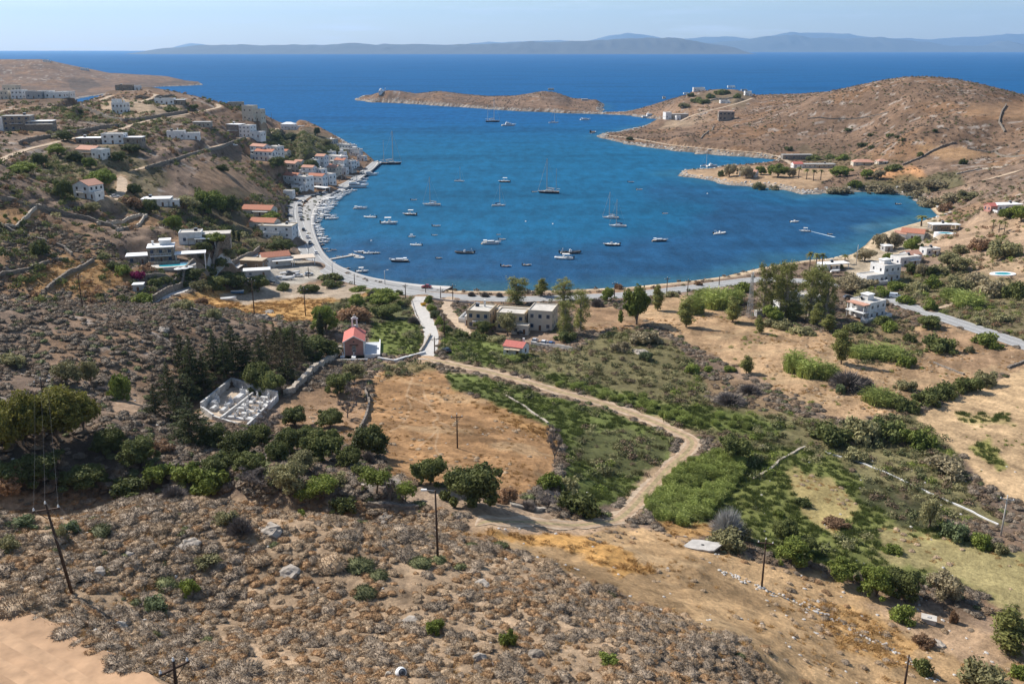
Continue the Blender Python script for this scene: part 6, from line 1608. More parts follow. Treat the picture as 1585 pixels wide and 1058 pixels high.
def stone_wall(label, line, h, th=.45, name='stone_wall', m='dry', cat='wall', step=.9, jag=.2, world=False, top=None, z=None):
 p = np.array([G(a, b)[:2] for a, b in line]) if not world else np.array(line)
 q = [p[0]]
 for i in range(len(p) - 1):
  n = max(1, int(np.linalg.norm(p[i + 1] - p[i]) / step))
  for k in range(1, n + 1): q.append(p[i] + (p[i + 1] - p[i]) * k / n)
 q = np.array(q); n = len(q)
 t = np.gradient(q, axis=0); t /= np.linalg.norm(t, axis=1)[:, None] + 1e-9
 nr = np.c_[-t[:, 1], t[:, 0]]
 rng = np.random.default_rng(abs(hash(label)) % 9999 if False else sum(map(ord, label)))
 g = hz(q[:, 0], q[:, 1])
 hh = h * (1 + jag * (rng.uniform(-1, .6, n)))
 w = th * (.5 + .12 * rng.uniform(-1, 1, n))
 L0_ = q - nr * w[:, None] * 1.15; R0_ = q + nr * w[:, None] * 1.15; L1_ = q - nr * w[:, None]; R1_ = q + nr * w[:, None]
 V = np.concatenate([np.c_[L0_, g - 1.0], np.c_[L1_, g + hh], np.c_[R1_, g + hh * (.9 + .2 * rng.uniform(size=n))], np.c_[R0_, g - 1.0]])
 i = np.arange(n - 1); F_ = [np.c_[k * n + i, k * n + i + 1, (k + 1) * n + i + 1, (k + 1) * n + i] for k in range(3)]
 F_ = [tuple(f) for f in np.concatenate(F_).tolist()] + [(0, n, 2 * n, 3 * n), (n - 1, 4 * n - 1, 3 * n - 1, 2 * n - 1)]
 o = mesh_np(name, V, F_, MATB[m])
 return tag(o, label, cat)
MATB = {}
def build_walls():
 W = stone_wall
 W('rough dry stone wall down the left edge of the tan field', [(564, 602), (572, 625), (566, 650), (553, 675), (543, 700)], 1.1)
 W('tumbled stone wall from the chapel down to the cemetery trees', [(528, 540), (498, 566), (470, 590), (443, 612)], 1.5, 1.2, m='paleston')
 W('white topped wall in front of the green plot by the chapel', [(585, 556), (612, 560), (640, 552), (658, 547)], .8, .6, m='white', jag=.05)
 W('low stone wall along the right edge of the concrete lane bend', [(650, 546), (660, 530), (666, 519)], .9, .5, m='paleston', jag=.15)
 W('low white kerb wall down the left side of the concrete lane', [(637, 467), (644, 490), (656, 508)], .6, .4, m='conc', jag=.1)
 W('broken stone wall between the ridge and the carob trees', [(570, 778), (600, 782), (650, 785)], .6, .9)
 W('pale stone bank below the leafless bushes', [(790, 782), (830, 790), (862, 788), (880, 793)], .5, .8, m='paleston')
 W('pale concrete channel running between green plots', [(1166, 742), (1190, 728), (1215, 708), (1246, 692)], .4, .5, m='paleston', jag=.15)
 W('long thin white pipe wall across the green meadow', [(1277, 700), (1330, 716), (1385, 738), (1440, 764), (1500, 790), (1545, 812)], .3, .24, m='white', jag=.1)
 W('low stone edge of the tan field above the grass strip', [(782, 612), (820, 636), (848, 655)], .4, .5, m='paleston')
 W('low field wall at the right edge of the sandy field', [(1445, 562), (1470, 572), (1492, 580)], .5, .6)
 W('terrace edge above the ploughed field', [(1560, 570), (1585, 560), (1620, 548)], .7, .7)
 W('long stone retaining wall below the pool villa', [(238, 468), (280, 448), (330, 425), (372, 405), (402, 388)], 2.6, .7, jag=.06)
 W('dark retaining wall under the pool terrace', [(222, 432), (262, 434), (295, 418), (330, 405)], 1.6, .6, jag=.06)
 W('stone wall enclosing the little orchard on the left edge', [(-10, 344), (25, 354), (45, 335), (61, 320)], 1.2, .7, m='paleston')
 W('long dark stone wall sweeping across the terraces', [(0, 308), (40, 318), (80, 327), (130, 338), (165, 350), (200, 357)], 1.6, .7)
 W('curved terrace wall below the white flat house', [(150, 348), (190, 345), (228, 335), (215, 350), (180, 358)], 1.3, .6, m='paleston')
 W('stone wall climbing from the terraces to the spur', [(0, 350), (30, 362), (62, 372), (100, 385), (112, 396)], 1.2, .7)
 W('ragged terrace wall above the golden grass', [(0, 428), (40, 420), (72, 408), (105, 402)], 1.2, .8)
 W('ragged terrace wall through the golden grass', [(72, 450), (95, 432), (120, 418), (145, 405)], 1.2, .8)
 W('straight dark wall of the walled terrace field', [(125, 164), (150, 177), (190, 190), (245, 183), (290, 175)], 2.6, .8)
 W('retaining wall along the upper dirt lane', [(30, 224), (75, 214), (130, 205), (185, 196)], 2.0, .8)
 W('stone wall along the climbing lane', [(225, 262), (270, 250), (330, 232), (380, 214)], 1.6, .7)
 W('stone wall on the skyline slope of the left hill', [(210, 152), (235, 156), (270, 150)], 2.0, .9)
 W('old stone wall curving up from the red hipped roof', [(1397, 256), (1420, 247), (1440, 236), (1462, 226), (1480, 222)], 1.4, .9)
 W('field wall running along the right hillside', [(1497, 230), (1540, 236), (1590, 240)], 1.2, .9)
 W('stone wall descending the far right of the hill', [(1557, 163), (1550, 175), (1546, 190), (1555, 205)], 1.6, .9)
 W('dark walled bank beside the headland lane', [(1085, 215), (1095, 205), (1105, 196)], 1.2, 1.0)
 W('stone wall across the brown slope near the red patch', [(1250, 184), (1300, 184), (1345, 181), (1375, 174)], 1.0, .9)
 W('pale lane wall below the right hill', [(1480, 270), (1520, 262), (1560, 256)], 1.0, .8, m='paleston')
 W('terrace wall under the hilltop villas', [(1085, 160), (1115, 154), (1140, 152)], 2.0, .9, m='paleston')
 W('garden wall below the car park of the hotel', [(822, 534), (850, 538), (886, 543)], 1.3, .4, m='conc', jag=.03)
 W('low beach road wall near the hotel', [(668, 463), (700, 467), (740, 470)], .8, .4, m='conc', jag=.05)
def pole(label, px, py, hpx, kind='wood', arm=True, lean=0.0, yaw=0.0, name='utility_pole', lamp=False, hm=None, at=None):
 x, y, z = at or G(px, py)
 h = hm or hpx / ppm(y, z) / (CT * .99)
 m = MATB[{'wood': 'polewood', 'conc': 'conc', 'steel': 'steel'}[kind]]
 r = empty(name, (x, y, z), yaw, label, 'street lamp' if lamp else 'utility pole')
 rad = .15 if y < 250 else .17
 b = MB(); b.tube([(0, 0, -.6), (lean * h * .5, 0, h * .5), (lean * h, 0, h)], [rad * 1.15, rad, rad * .72], 0, 7)
 b.build('pole', [m], r, True)
 tx = lean * h
 if arm:
  b = MB(); b.box(tx - 1.25, -.09, h - .75, tx + 1.25, .09, h - .58)
  b.bar((tx, -.1, h - 1.6), (tx - .8, -.1, h - .76), .04); b.bar((tx, -.1, h - 1.6), (tx + .8, -.1, h - .76), .04)
  b.build('crossarm', [MATB['steel'] if kind != 'wood' else m], r)
  for s in (-1.1, 0, 1.1):
   c = MB(); zz = h - .575 if s else h + .003
   c.lathe([(.05, zz), (.11, zz + .05), (.07, zz + .1), (.11, zz + .16), (.07, zz + .22), (.04, zz + .32)], tx + s, 0, 8)
   c.build('insulator', [MATB['porcelain']], r)
 if lamp:
  b = MB(); b.bar((tx, 0, h - .1), (tx + 1.2, 0, h + .1), .05); b.build('bracket', [MATB['steel']], r)
  b = MB(); b.box(tx + 1.05, -.16, h - .02, tx + 1.75, .16, h + .17); b.build('lamp_head', [MATB['canvas']], r)
 return (x + math.cos(yaw) * tx, y + math.sin(yaw) * tx, z + h), yaw
def wires(label, a, b, offs=(-1.1, 0, 1.1), sag=.03, r=.006):
 (pa, ya), (pb, yb) = a, b
 mb = MB(); pa, pb = np.array(pa), np.array(pb)
 L = np.linalg.norm(pb - pa)
 for o in offs:
  p0 = pa + np.array([math.cos(ya) * o, math.sin(ya) * o, -.25 if o else .3]); p1 = pb + np.array([math.cos(yb) * o, math.sin(yb) * o, -.25 if o else .3])
  pts = [p0 + (p1 - p0) * t + np.array([0, 0, -sag * L * 4 * t * (1 - t)]) for t in np.linspace(0, 1, 12)]
  mb.tube(pts, [r] * 12, 0, 4)
 o = mb.build('power_line', [MATB['wire']]); tag(o, label, 'power line')
def build_poles():
 A = pole('leaning brown wooden pole with a long crossarm on the near ridge', 113, 920, 150, lean=-.11, yaw=.35)
 B = pole('tall plain dark pole in the middle of the near ridge', 678, 868, 114, arm=False, lean=.012, lamp=True, name='lamp_pole', yaw=math.pi)
 C_ = pole('dark pole with white insulators in the tan field', 708, 693, 53, yaw=.2)
 D = pole('dark pole with insulators on the dry stony slope', 1179, 908, 78, yaw=-.2)
 E = pole('pale concrete pole at the end of the white pipe wall', 1549, 829, 64, kind='conc', yaw=-.4)
 x, y, z = P(1398, 1075, 18.0); zz = near_ground(x, y)
 Fp = pole('dark pole rising from the lower edge of the photo', 1398, 1075, 60, arm=False, hm=6.0, at=(x, y, zz))
 x, y, z = P(276, 1085, 51.0)
 Gp = pole('wooden pole top with a transformer arm at the lower edge', 276, 1085, 60, hm=3.0, at=(x, y, near_ground(x, y)), yaw=.8)
 H_ = pole('wooden pole on the crest of the left spur', 128, 478, 51, yaw=.3)
 I = pole('wooden pole rising from the yellow green trees on the left', 72, 648, 62, yaw=.2)
 J = pole('dark pole at the rocks beside the golden field', 394, 489, 55, yaw=.5)
 K = pole('thin dark pole in the golden field', 473, 489, 42, yaw=.5)
 wires('three wires from the leaning pole to the pole in the yellow green trees', A, I, sag=.012)
 wires('wires from the leaning pole down to the lower edge', A, Gp, sag=.01)
 wires('wires from the spur pole to the pole in the yellow green trees', H_, I, sag=.02)
 wires('wires over the cemetery to the tan field pole', I, C_, sag=.02)
 wires('wires from the tan field pole to the slope pole', C_, D, offs=(-1.1, 1.1), sag=.02)
 wires('wires from the slope pole to the concrete pole', D, E, offs=(-1.1, 1.1), sag=.02)
 wires('wires from the spur pole to the rocks pole', H_, J, offs=(-1.1, 1.1), sag=.015)
 L_ = [(628, 463, 23, 'pole at the top of the concrete lane'), (682, 461, 17, 'short pole right of the lane mouth'), (701, 466, 25, 'taller pole by the beach road near the hotel'), (549, 441, 17, 'pole at the seaward kerb of the quay road'),
 (951, 461, 24, 'pole between the dry bush and the beach road'), (1032, 452, 22, 'pole behind the beach right of the tall green tree'), (1064, 457, 24, 'pole behind the cane clump on the beach road'), (1113, 441, 14, 'short pole on the sand at the end of the beach'),
 (688, 519, 34, 'pole in the oleander hedge beside the lane'), (673, 548, 26, 'pole at the fork of the track'), (478, 430, 18, 'pole at the inner kerb by the beige canvas roof'), (659, 453, 14, 'short seaside pole above the lane mouth'),
 (421, 190, 15, 'pole on the lane near the tall stone ruin'), (520, 222, 14, 'pole above the far end of the town')]
 for px, py, h, lb in L_:
  pole('dark utility ' + lb, px, py, h, arm=h > 20, yaw=.3)
 pole('pale concrete pole on the right beach by the dry bank', 1325, 411, 31, kind='conc', arm=False, yaw=.2)
 for k, (px, py) in enumerate(((596, 441), (461, 368), (478, 396), (515, 428), (455, 340))):
  lb = ('lamp post on the promenade near the lane mouth', 'lamp post on the quay by the parked cars', 'lamp post on the quay above the pontoon', 'lamp post at the landing of the pontoon', 'lamp post on the quay beside the motor boats')[k]
  pole(lb, px, py, 12, kind='steel', arm=False, lamp=True, hm=6.5, name='street_lamp', yaw=.5)
 x, y, z = YARD['mast']
 r = empty('lattice_mast', (x, y, z), .3, 'tall grey steel lattice mast in front of the gum trees', 'mast')
 h = 70 / ppm(y, z)
 b = MB(); w0, w1 = .85, .28
 cor = [(-1, -1), (1, -1), (1, 1), (-1, 1)]
 for sx, sy in cor: b.bar((sx * w0, sy * w0, -.3), (sx * w1, sy * w1, h), .075, 0, 5, .055)
 b.build('legs', [MATB['steel']], r)
 b = MB(); n = 11
 for k in range(n):
  wa = w0 + (w1 - w0) * k / n; wb = w0 + (w1 - w0) * (k + 1) / n; za, zb = h * k / n, h * (k + 1) / n
  for i in range(4):
   a, c = cor[i], cor[(i + 1) % 4]
   b.bar((a[0] * wa, a[1] * wa, za), (c[0] * wb, c[1] * wb, zb), .035, 0, 4); b.bar((c[0] * wa, c[1] * wa, za), (a[0] * wb, a[1] * wb, zb), .035, 0, 4)
   b.bar((a[0] * wb, a[1] * wb, zb), (c[0] * wb, c[1] * wb, zb), .035, 0, 4)
 b.build('lattice', [MATB['steel']], r)
 for zz, a in ((h - .6, .3), (h - 1.6, 2.2), (h - 2.6, 4.1)):
  c = MB(); c.box(.4 * math.cos(a) - .12, .4 * math.sin(a) - .12, zz - .8, .4 * math.cos(a) + .12, .4 * math.sin(a) + .12, zz + .8); c.build('antenna', [MATB['canvas']], r)
 f = empty('mast_cabin', (x + 3.6, y + 1.2, z), .3, 'small grey fenced equipment cabin at the foot of the lattice mast', 'cabin')
 b = MB(); b.box(-1.3, -1, -.5, 1.3, 1, 2.0); b.build('wall', [MATB['grey']], f); b = MB(); b.box(-1.45, -1.15, 2.0, 1.45, 1.15, 2.15); b.build('roof', [MATB['slab']], f)
 window(f, 0, -1, .05, .9, 1.8, 'f', [MATB['frame'], MATB['grey_roof']], 'door')
def hull_np(L, B, Hf, bow=.30, transom=.8, sheer=.35, draft=.35, n=13):
 """open-top hull: stations along x from stern (-L/2) to bow (+L/2)"""
 V, st = [], []
 for i in range(n):
  t = i / (n - 1)
  if t < .55: wd = transom + (1 - transom) * math.sin(t / .55 * math.pi / 2)
  else: wd = max(0.02, 1 - ((t - .55) / .45) ** 2.1)
  x = -L / 2 + L * t; zt = Hf * (1 + sheer * max(0, t - .25) ** 1.6)
  xb = x - bow * Hf * max(0, (t - .6) / .4) * 1.2
  w = B / 2 * wd
  row = [(x, -w, zt), (xb, -w * .88, Hf * .42), (xb, -w * .55, -draft * .6), (xb, 0, -draft), (xb, w * .55, -draft * .6), (xb, w * .88, Hf * .42), (x, w, zt)]
  V += row; st.append((x, w, zt))
 k = 7; F_ = []
 for i in range(n - 1):
  for j in range(k - 1):
   F_.append((i * k + j, i * k + j + 1, (i + 1) * k + j + 1, (i + 1) * k + j))
 F_.append(tuple(range(k)))
 return V, F_, st
def deck_np(st, dz=-.12, inset=.93):
 V, F_ = [], []
 for x, w, z in st: V += [(x, -w * inset, z + dz), (x, w * inset, z + dz)]
 for i in range(len(st) - 1): F_.append((2 * i, 2 * i + 1, 2 * i + 3, 2 * i + 2))
 return V, F_
def cabin(b, x0, x1, w, z0, h, rf=.5, rb=.15, mi=0, tw=.8):
 """a deckhouse with raked ends"""
 V = [(x0, -w / 2, z0), (x1, -w / 2 * .85, z0), (x1, w / 2 * .85, z0), (x0, w / 2, z0),
 (x0 + rb, -w / 2 * tw, z0 + h), (x1 - rf, -w / 2 * tw * .85, z0 + h), (x1 - rf, w / 2 * tw * .85, z0 + h), (x0 + rb, w / 2 * tw, z0 + h)]
 b.add(V, [(0, 3, 2, 1), (4, 5, 6, 7), (0, 1, 5, 4), (1, 2, 6, 5), (2, 3, 7, 6), (3, 0, 4, 7)], mi)
def outboard(M, x, z, s=1.0, par=None):
 b = MB(); b.box(x - .42 * s, -.2 * s, z + .1, x, .2 * s, z + .75 * s); b.box(x - .32 * s, -.1 * s, z - .6, x - .1 * s, .1 * s, z + .098)
 return b.build('outboard', [M['motor']], par)
BOATS = {}
def boat_protos(M):
 g = {}
 M['hullw'] = mat('hull_white', (.80, .80, .79), .35, .04, .6, spec=.5); M['hulld'] = mat('hull_navy', (.022, .028, .045), .35, .15, .6, spec=.5)
 M['hullb'] = mat('hull_blue', (.05, .16, .34), .4, .1, .6, spec=.5); M['deck'] = mat('deck_cream', (.62, .58, .50), .7, .08, 2); M['teak'] = mat('deck_teak', (.36, .24, .14), .8, .2, 3)
 M['tubeg'] = mat('tube_grey', (.40, .41, .42), .6, .06, 1); M['tubed'] = mat('tube_dark', (.055, .06, .068), .6, .08, 1); M['tubew'] = mat('tube_white', (.72, .72, .70), .6, .05, 1)
 M['motor'] = mat('motor_black', (.03, .03, .032), .4, .1, 2); M['sailc'] = mat('sail_cover', (.07, .10, .20), .9, .1, 3); M['sailw'] = mat('sail_bag_white', (.66, .65, .62), .9, .06, 3)
 M['alu'] = mat('mast_metal', (.55, .55, .55), .35, .05, 2, metal=.4); M['antired'] = mat('bottom_paint', (.28, .05, .04), .8, .1, 2); M['rope'] = mat('rigging', (.30, .30, .30), .6, .1, 2)
 def base(kind, L, B, Hf, hull, deck, band=None, **kw):
  r = empty(kind, (0, 0, 0), 0, 'x', 'boat')
  V, f, st = hull_np(L, B, Hf, **kw)
  b = MB(); b.add(V, f); b.build('hull', [hull], r, True)
  V, f = deck_np(st); b = MB(); b.add(V, f); b.build('deck', [deck], r)
  b = MB()                                   # gunwale
  for s in (-1, 1):
   b.tube([(x, s * w * .97, z) for x, w, z in st], [.055] * len(st), 0, 4)
  b.build('gunwale', [band or M['hullw']], r)
  BOATS[kind] = r
  return r, st
 def sail(kind, hull, deck, cover, L=12., mizzen=False):
  B, Hf = L * .29, L * .085
  r, st = base(kind, L, B, Hf, hull, deck, bow=.5, transom=.72, sheer=.18, draft=.5)
  b = MB(); cabin(b, -L * .16, L * .22, B * .58, Hf * .9, L * .045, .9, .25); b.build('coachroof', [M['hullw'] if hull != M['hulld'] else M['deck']], r)
  b = MB(); cabin(b, -L * .12, L * .17, B * .585, Hf * .9 + L * .014, L * .016, .5, .15, tw=.96); b.build('portlights', [M['glass']], r)
  b = MB(); b.box(-L * .42, -B * .22, Hf * .62, -L * .17, B * .22, Hf * .93); b.build('cockpit', [M['teak']], r)
  b = MB(); cabin(b, -L * .26, -L * .13, B * .56, Hf + L * .05, L * .055, .5, .1); b.build('sprayhood', [cover], r)
  mh = L * 1.42
  b = MB(); b.tube([(L * .08, 0, Hf * .8), (L * .08, 0, mh)], [.26, .19], 0, 6); m_ = b.build('mast', [M['alu']], r)
  b = MB(); b.bar((L * .08, -B * .28, mh * .52), (L * .08, B * .28, mh * .52), .045); b.bar((L * .08, -B * .2, mh * .76), (L * .08, B * .2, mh * .76), .04); b.build('spreaders', [M['alu']], m_)
  b = MB(); b.bar((L * .07, 0, Hf + L * .11), (-L * .30, 0, Hf + L * .10), .09); bo = b.build('boom', [M['alu']], r)
  b = MB(); b.tube([(L * .06, 0, Hf + L * .135), (-L * .12, 0, Hf + L * .13), (-L * .29, 0, Hf + L * .118)], [.22, .24, .12], 0, 7); b.build('sail_cover', [cover], bo)
  b = MB()
  for p, q in (((L * .49, 0, Hf * 1.15), (L * .085, 0, mh * .98)), ((-L * .48, 0, Hf), (L * .07, 0, mh * .99)), ((L * .07, -B * .46, Hf), (L * .08, -.02, mh * .97)), ((L * .07, B * .46, Hf), (L * .08, .02, mh * .97))):
   b.bar(p, q, .028 if p[0] < L * .4 else .075, 0, 4)
  b.build('rigging', [M['rope']], r)
  b = MB()
  for s in (-1, 1):
   for t in np.linspace(-.44, .44, 9):
    w = np.interp(t * L, [q[0] for q in st], [q[1] for q in st]); zz = np.interp(t * L, [q[0] for q in st], [q[2] for q in st])
    b.bar((t * L, s * w * .95, zz), (t * L, s * w * .95, zz + .65), .018, 0, 4)
  b.build('railing', [M['alu']], r)
  if mizzen:
   b = MB(); b.tube([(-L * .36, 0, Hf * .8), (-L * .36, 0, mh * .72)], [.15, .1], 0, 6); b.build('mizzen_mast', [M['alu']], r)
   b = MB(); b.tube([(-L * .37, 0, Hf + L * .10), (-L * .54, 0, Hf + L * .10)], [.16, .09], 0, 6); b.build('mizzen_boom', [cover], r)
  return r
 sail('sailing_yacht', M['hullw'], M['deck'], M['sailc']); sail('sailing_yacht_cream', M['hullw'], M['teak'], M['sailw']); sail('dark_sailing_yacht', M['hulld'], M['teak'], M['sailw'], mizzen=True)
 def cruiser(kind, hull, L=12., fly=True, canopy=None):
  B, Hf = L * .31, L * .10
  r, st = base(kind, L, B, Hf, hull, M['deck'], bow=.9, transom=.92, sheer=.45, draft=.4)
  b = MB(); cabin(b, -L * .26, L * .22, B * .80, Hf * .9, L * .085, L * .10, .2); b.build('cabin', [M['hullw']], r)
  b = MB(); cabin(b, -L * .24, L * .195, B * .805, Hf * .9 + L * .03, L * .035, L * .05, .12, tw=.93); b.build('windows', [M['glass']], r)
  b = MB(); cabin(b, L * .2, L * .40, B * .5, Hf * 1.05, L * .03, L * .1, .1); b.build('foredeck', [M['hullw']], r)
  if fly:
   b = MB(); cabin(b, -L * .25, L * .05, B * .66, Hf * .9 + L * .086, L * .05, L * .06, .1, tw=.95); b.build('flybridge', [M['hullw']], r)
   b = MB(); b.box(-L * .17, -B * .25, Hf * .9 + L * .137, -L * .02, B * .25, Hf * .9 + L * .15); b.build('seats', [M['deck']], r)
   b = MB(); b.bar((-L * .22, -B * .3, Hf + L * .12), (-L * .16, -B * .28, Hf + L * .21), .07); b.bar((-L * .22, B * .3, Hf + L * .12), (-L * .16, B * .28, Hf + L * .21), .07); b.bar((-L * .16, -B * .28, Hf + L * .21), (-L * .16, B * .28, Hf + L * .21), .08); b.build('radar_arch', [M['hullw']], r)
  if canopy:
   b = MB(); b.box(-L * .43, -B * .36, Hf + L * .10, -L * .24, B * .36, Hf + L * .108); b.build('bimini', [canopy], r)
   b = MB()
   for sx in (-.42, -.26):
    for s in (-1, 1): b.bar((L * sx, s * B * .34, Hf * .9), (L * sx, s * B * .34, Hf + L * .10), .03, 0, 4)
   b.build('bimini_frame', [M['alu']], r)
  b = MB(); b.box(-L * .55, -B * .36, Hf * .18, -L * .495, B * .36, Hf * .3); b.build('swim_platform', [M['teak']], r)
  b = MB()
  for s in (-1, 1):
   pts = [(x, s * w * .92, z + .6) for x, w, z in st[6:]]
   b.tube(pts, [.025] * len(pts), 0, 4)
   for x, w, z in st[6::2]: b.bar((x, s * w * .92, z - .05), (x, s * w * .92, z + .6), .02, 0, 4)
  b.build('railing', [M['alu']], r)
  return r
 cruiser('motor_yacht', M['hullw']); cruiser('cabin_boat', M['hullw'], 7.5, False, M['canvas']); cruiser('dark_cabin_boat', M['hulld'], 9., False, M['hullw'])
 def open_boat(kind, hull, L=6.2, canopy=None, wheel=True, motor=True, deck=None):
  B, Hf = L * .36, L * .105
  r, st = base(kind, L, B, Hf, hull, deck or M['deck'], bow=.9, transom=.9, sheer=.4, draft=.28)
  if wheel:
   b = MB(); b.box(-L * .08, -B * .17, Hf * .8, L * .06, B * .17, Hf * .8 + .95); b.build('console', [M['hullw']], r)
   b = MB(); b.add([(L * .06, -B * .16, Hf * .8 + .95), (L * .06, B * .16, Hf * .8 + .95), (-.02 * L, B * .15, Hf * .8 + 1.35), (-.02 * L, -B * .15, Hf * .8 + 1.35)], [(0, 1, 2, 3), (3, 2, 1, 0)]); b.build('windscreen', [M['glass']], r)
  b = MB(); b.box(-L * .34, -B * .34, Hf * .78, -L * .24, B * .34, Hf * .78 + .38); b.box(L * .14, -B * .3, Hf * .8, L * .22, B * .3, Hf * .8 + .3); b.build('benches', [M['teak'] if not wheel else M['hullw']], r)
  if canopy:
   b = MB(); b.box(-L * .28, -B * .36, Hf + 1.75, L * .10, B * .36, Hf + 1.82); b.build('bimini', [canopy], r)
   b = MB()
   for sx in (-.26, .08):
    for s in (-1, 1): b.bar((L * sx, s * B * .33, Hf * .9), (L * sx, s * B * .33, Hf + 1.75), .03, 0, 4)
   b.build('bimini_frame', [M['alu']], r)
  if motor: outboard(M, -L * .5, Hf * .8, 1.1, r)
  return r
 open_boat('motorboat', M['hullw'], 6.2); open_boat('canopy_boat', M['hullw'], 6.6, M['canvas']); open_boat('dark_motorboat', M['hulld'], 6.8); open_boat('dark_canopy_boat', M['hulld'], 6.6, M['canvas']); open_boat('blue_motorboat', M['hullb'], 6.2)
 open_boat('skiff', M['hullw'], 3.9, None, False); open_boat('dark_skiff', M['hulld'], 3.9, None, False); open_boat('blue_skiff', M['hullb'], 3.9, None, False, deck=M['teak'])
 def rib(kind, tube, L=7., canopy=None):
  B, Hf = L * .36, .55
  r = empty(kind, (0, 0, 0), 0, 'x', 'boat'); BOATS[kind] = r
  pts = [(-L * .5, -B * .38, .32), (-L * .2, -B * .40, .34), (L * .18, -B * .38, .42), (L * .36, -B * .25, .55), (L * .48, 0, .68), (L * .36, B * .25, .55), (L * .18, B * .38, .42), (-L * .2, B * .40, .34), (-L * .5, B * .38, .32)]
  q = smooth_line(pts, 4); n = len(q)
  rad = np.minimum(.30, .12 + .9 * np.minimum(np.arange(n), n - 1 - np.arange(n)) / 8)
  b = MB(); b.tube([tuple(a) for a in q], list(rad * L / 7 * 1.05), 0, 8); b.build('tube', [tube], r, True)
  V, f, st = hull_np(L * .94, B * .74, .34, bow=.6, transom=.9, draft=.3); b = MB(); b.add(V, f); b.build('hull', [M['hullw']], r, True)
  V, f = deck_np(st, -.04, .98); b = MB(); b.add(V, f); b.build('deck', [M['deck']], r)
  b = MB(); b.box(-L * .06, -B * .15, .3, L * .06, B * .15, 1.25); b.box(-L * .04, -B * .13, 1.251, L * .0, B * .13, 1.6); b.build('console', [M['hullw']], r)
  b = MB(); b.box(-L * .26, -B * .2, .3, -L * .16, B * .2, .95); b.box(L * .16, -B * .2, .32, L * .30, B * .2, .62); b.build('seats', [M['motor'] if tube == M['tubed'] else M['deck']], r)
  b = MB(); b.bar((-L * .42, -B * .33, .5), (-L * .36, -B * .3, 1.9), .05); b.bar((-L * .42, B * .33, .5), (-L * .36, B * .3, 1.9), .05); b.bar((-L * .36, -B * .3, 1.9), (-L * .36, B * .3, 1.9), .05); b.build('roll_bar', [M['alu']], r)
  if canopy:
   b = MB(); b.box(-L * .30, -B * .36, 2.0, L * .10, B * .36, 2.07); b.build('bimini', [canopy], r)
   b = MB()
   for sx in (-.28, .08):
    for s in (-1, 1): b.bar((L * sx, s * B * .34, .6), (L * sx, s * B * .34, 2.0), .03, 0, 4)
   b.build('bimini_frame', [M['alu']], r)
  outboard(M, -L * .5, .35, 1.25, r)
 rib('inflatable_boat', M['tubeg']); rib('white_inflatable_boat', M['tubew']); rib('dark_inflatable_boat', M['tubed'], 8.); rib('canopy_inflatable_boat', M['tubew'], 7.5, M['canvas'])
 BASELEN = dict(sailing_yacht=12, sailing_yacht_cream=12, dark_sailing_yacht=12, motor_yacht=12, cabin_boat=7.5, dark_cabin_boat=9, motorboat=6.2, canopy_boat=6.6, dark_motorboat=6.8, dark_canopy_boat=6.6, blue_motorboat=6.2,
 skiff=3.9, dark_skiff=3.9, blue_skiff=3.9, inflatable_boat=7, white_inflatable_boat=7, dark_inflatable_boat=8, canopy_inflatable_boat=7.5)
 for k, r in BOATS.items(): note_children(r)
 return BASELEN
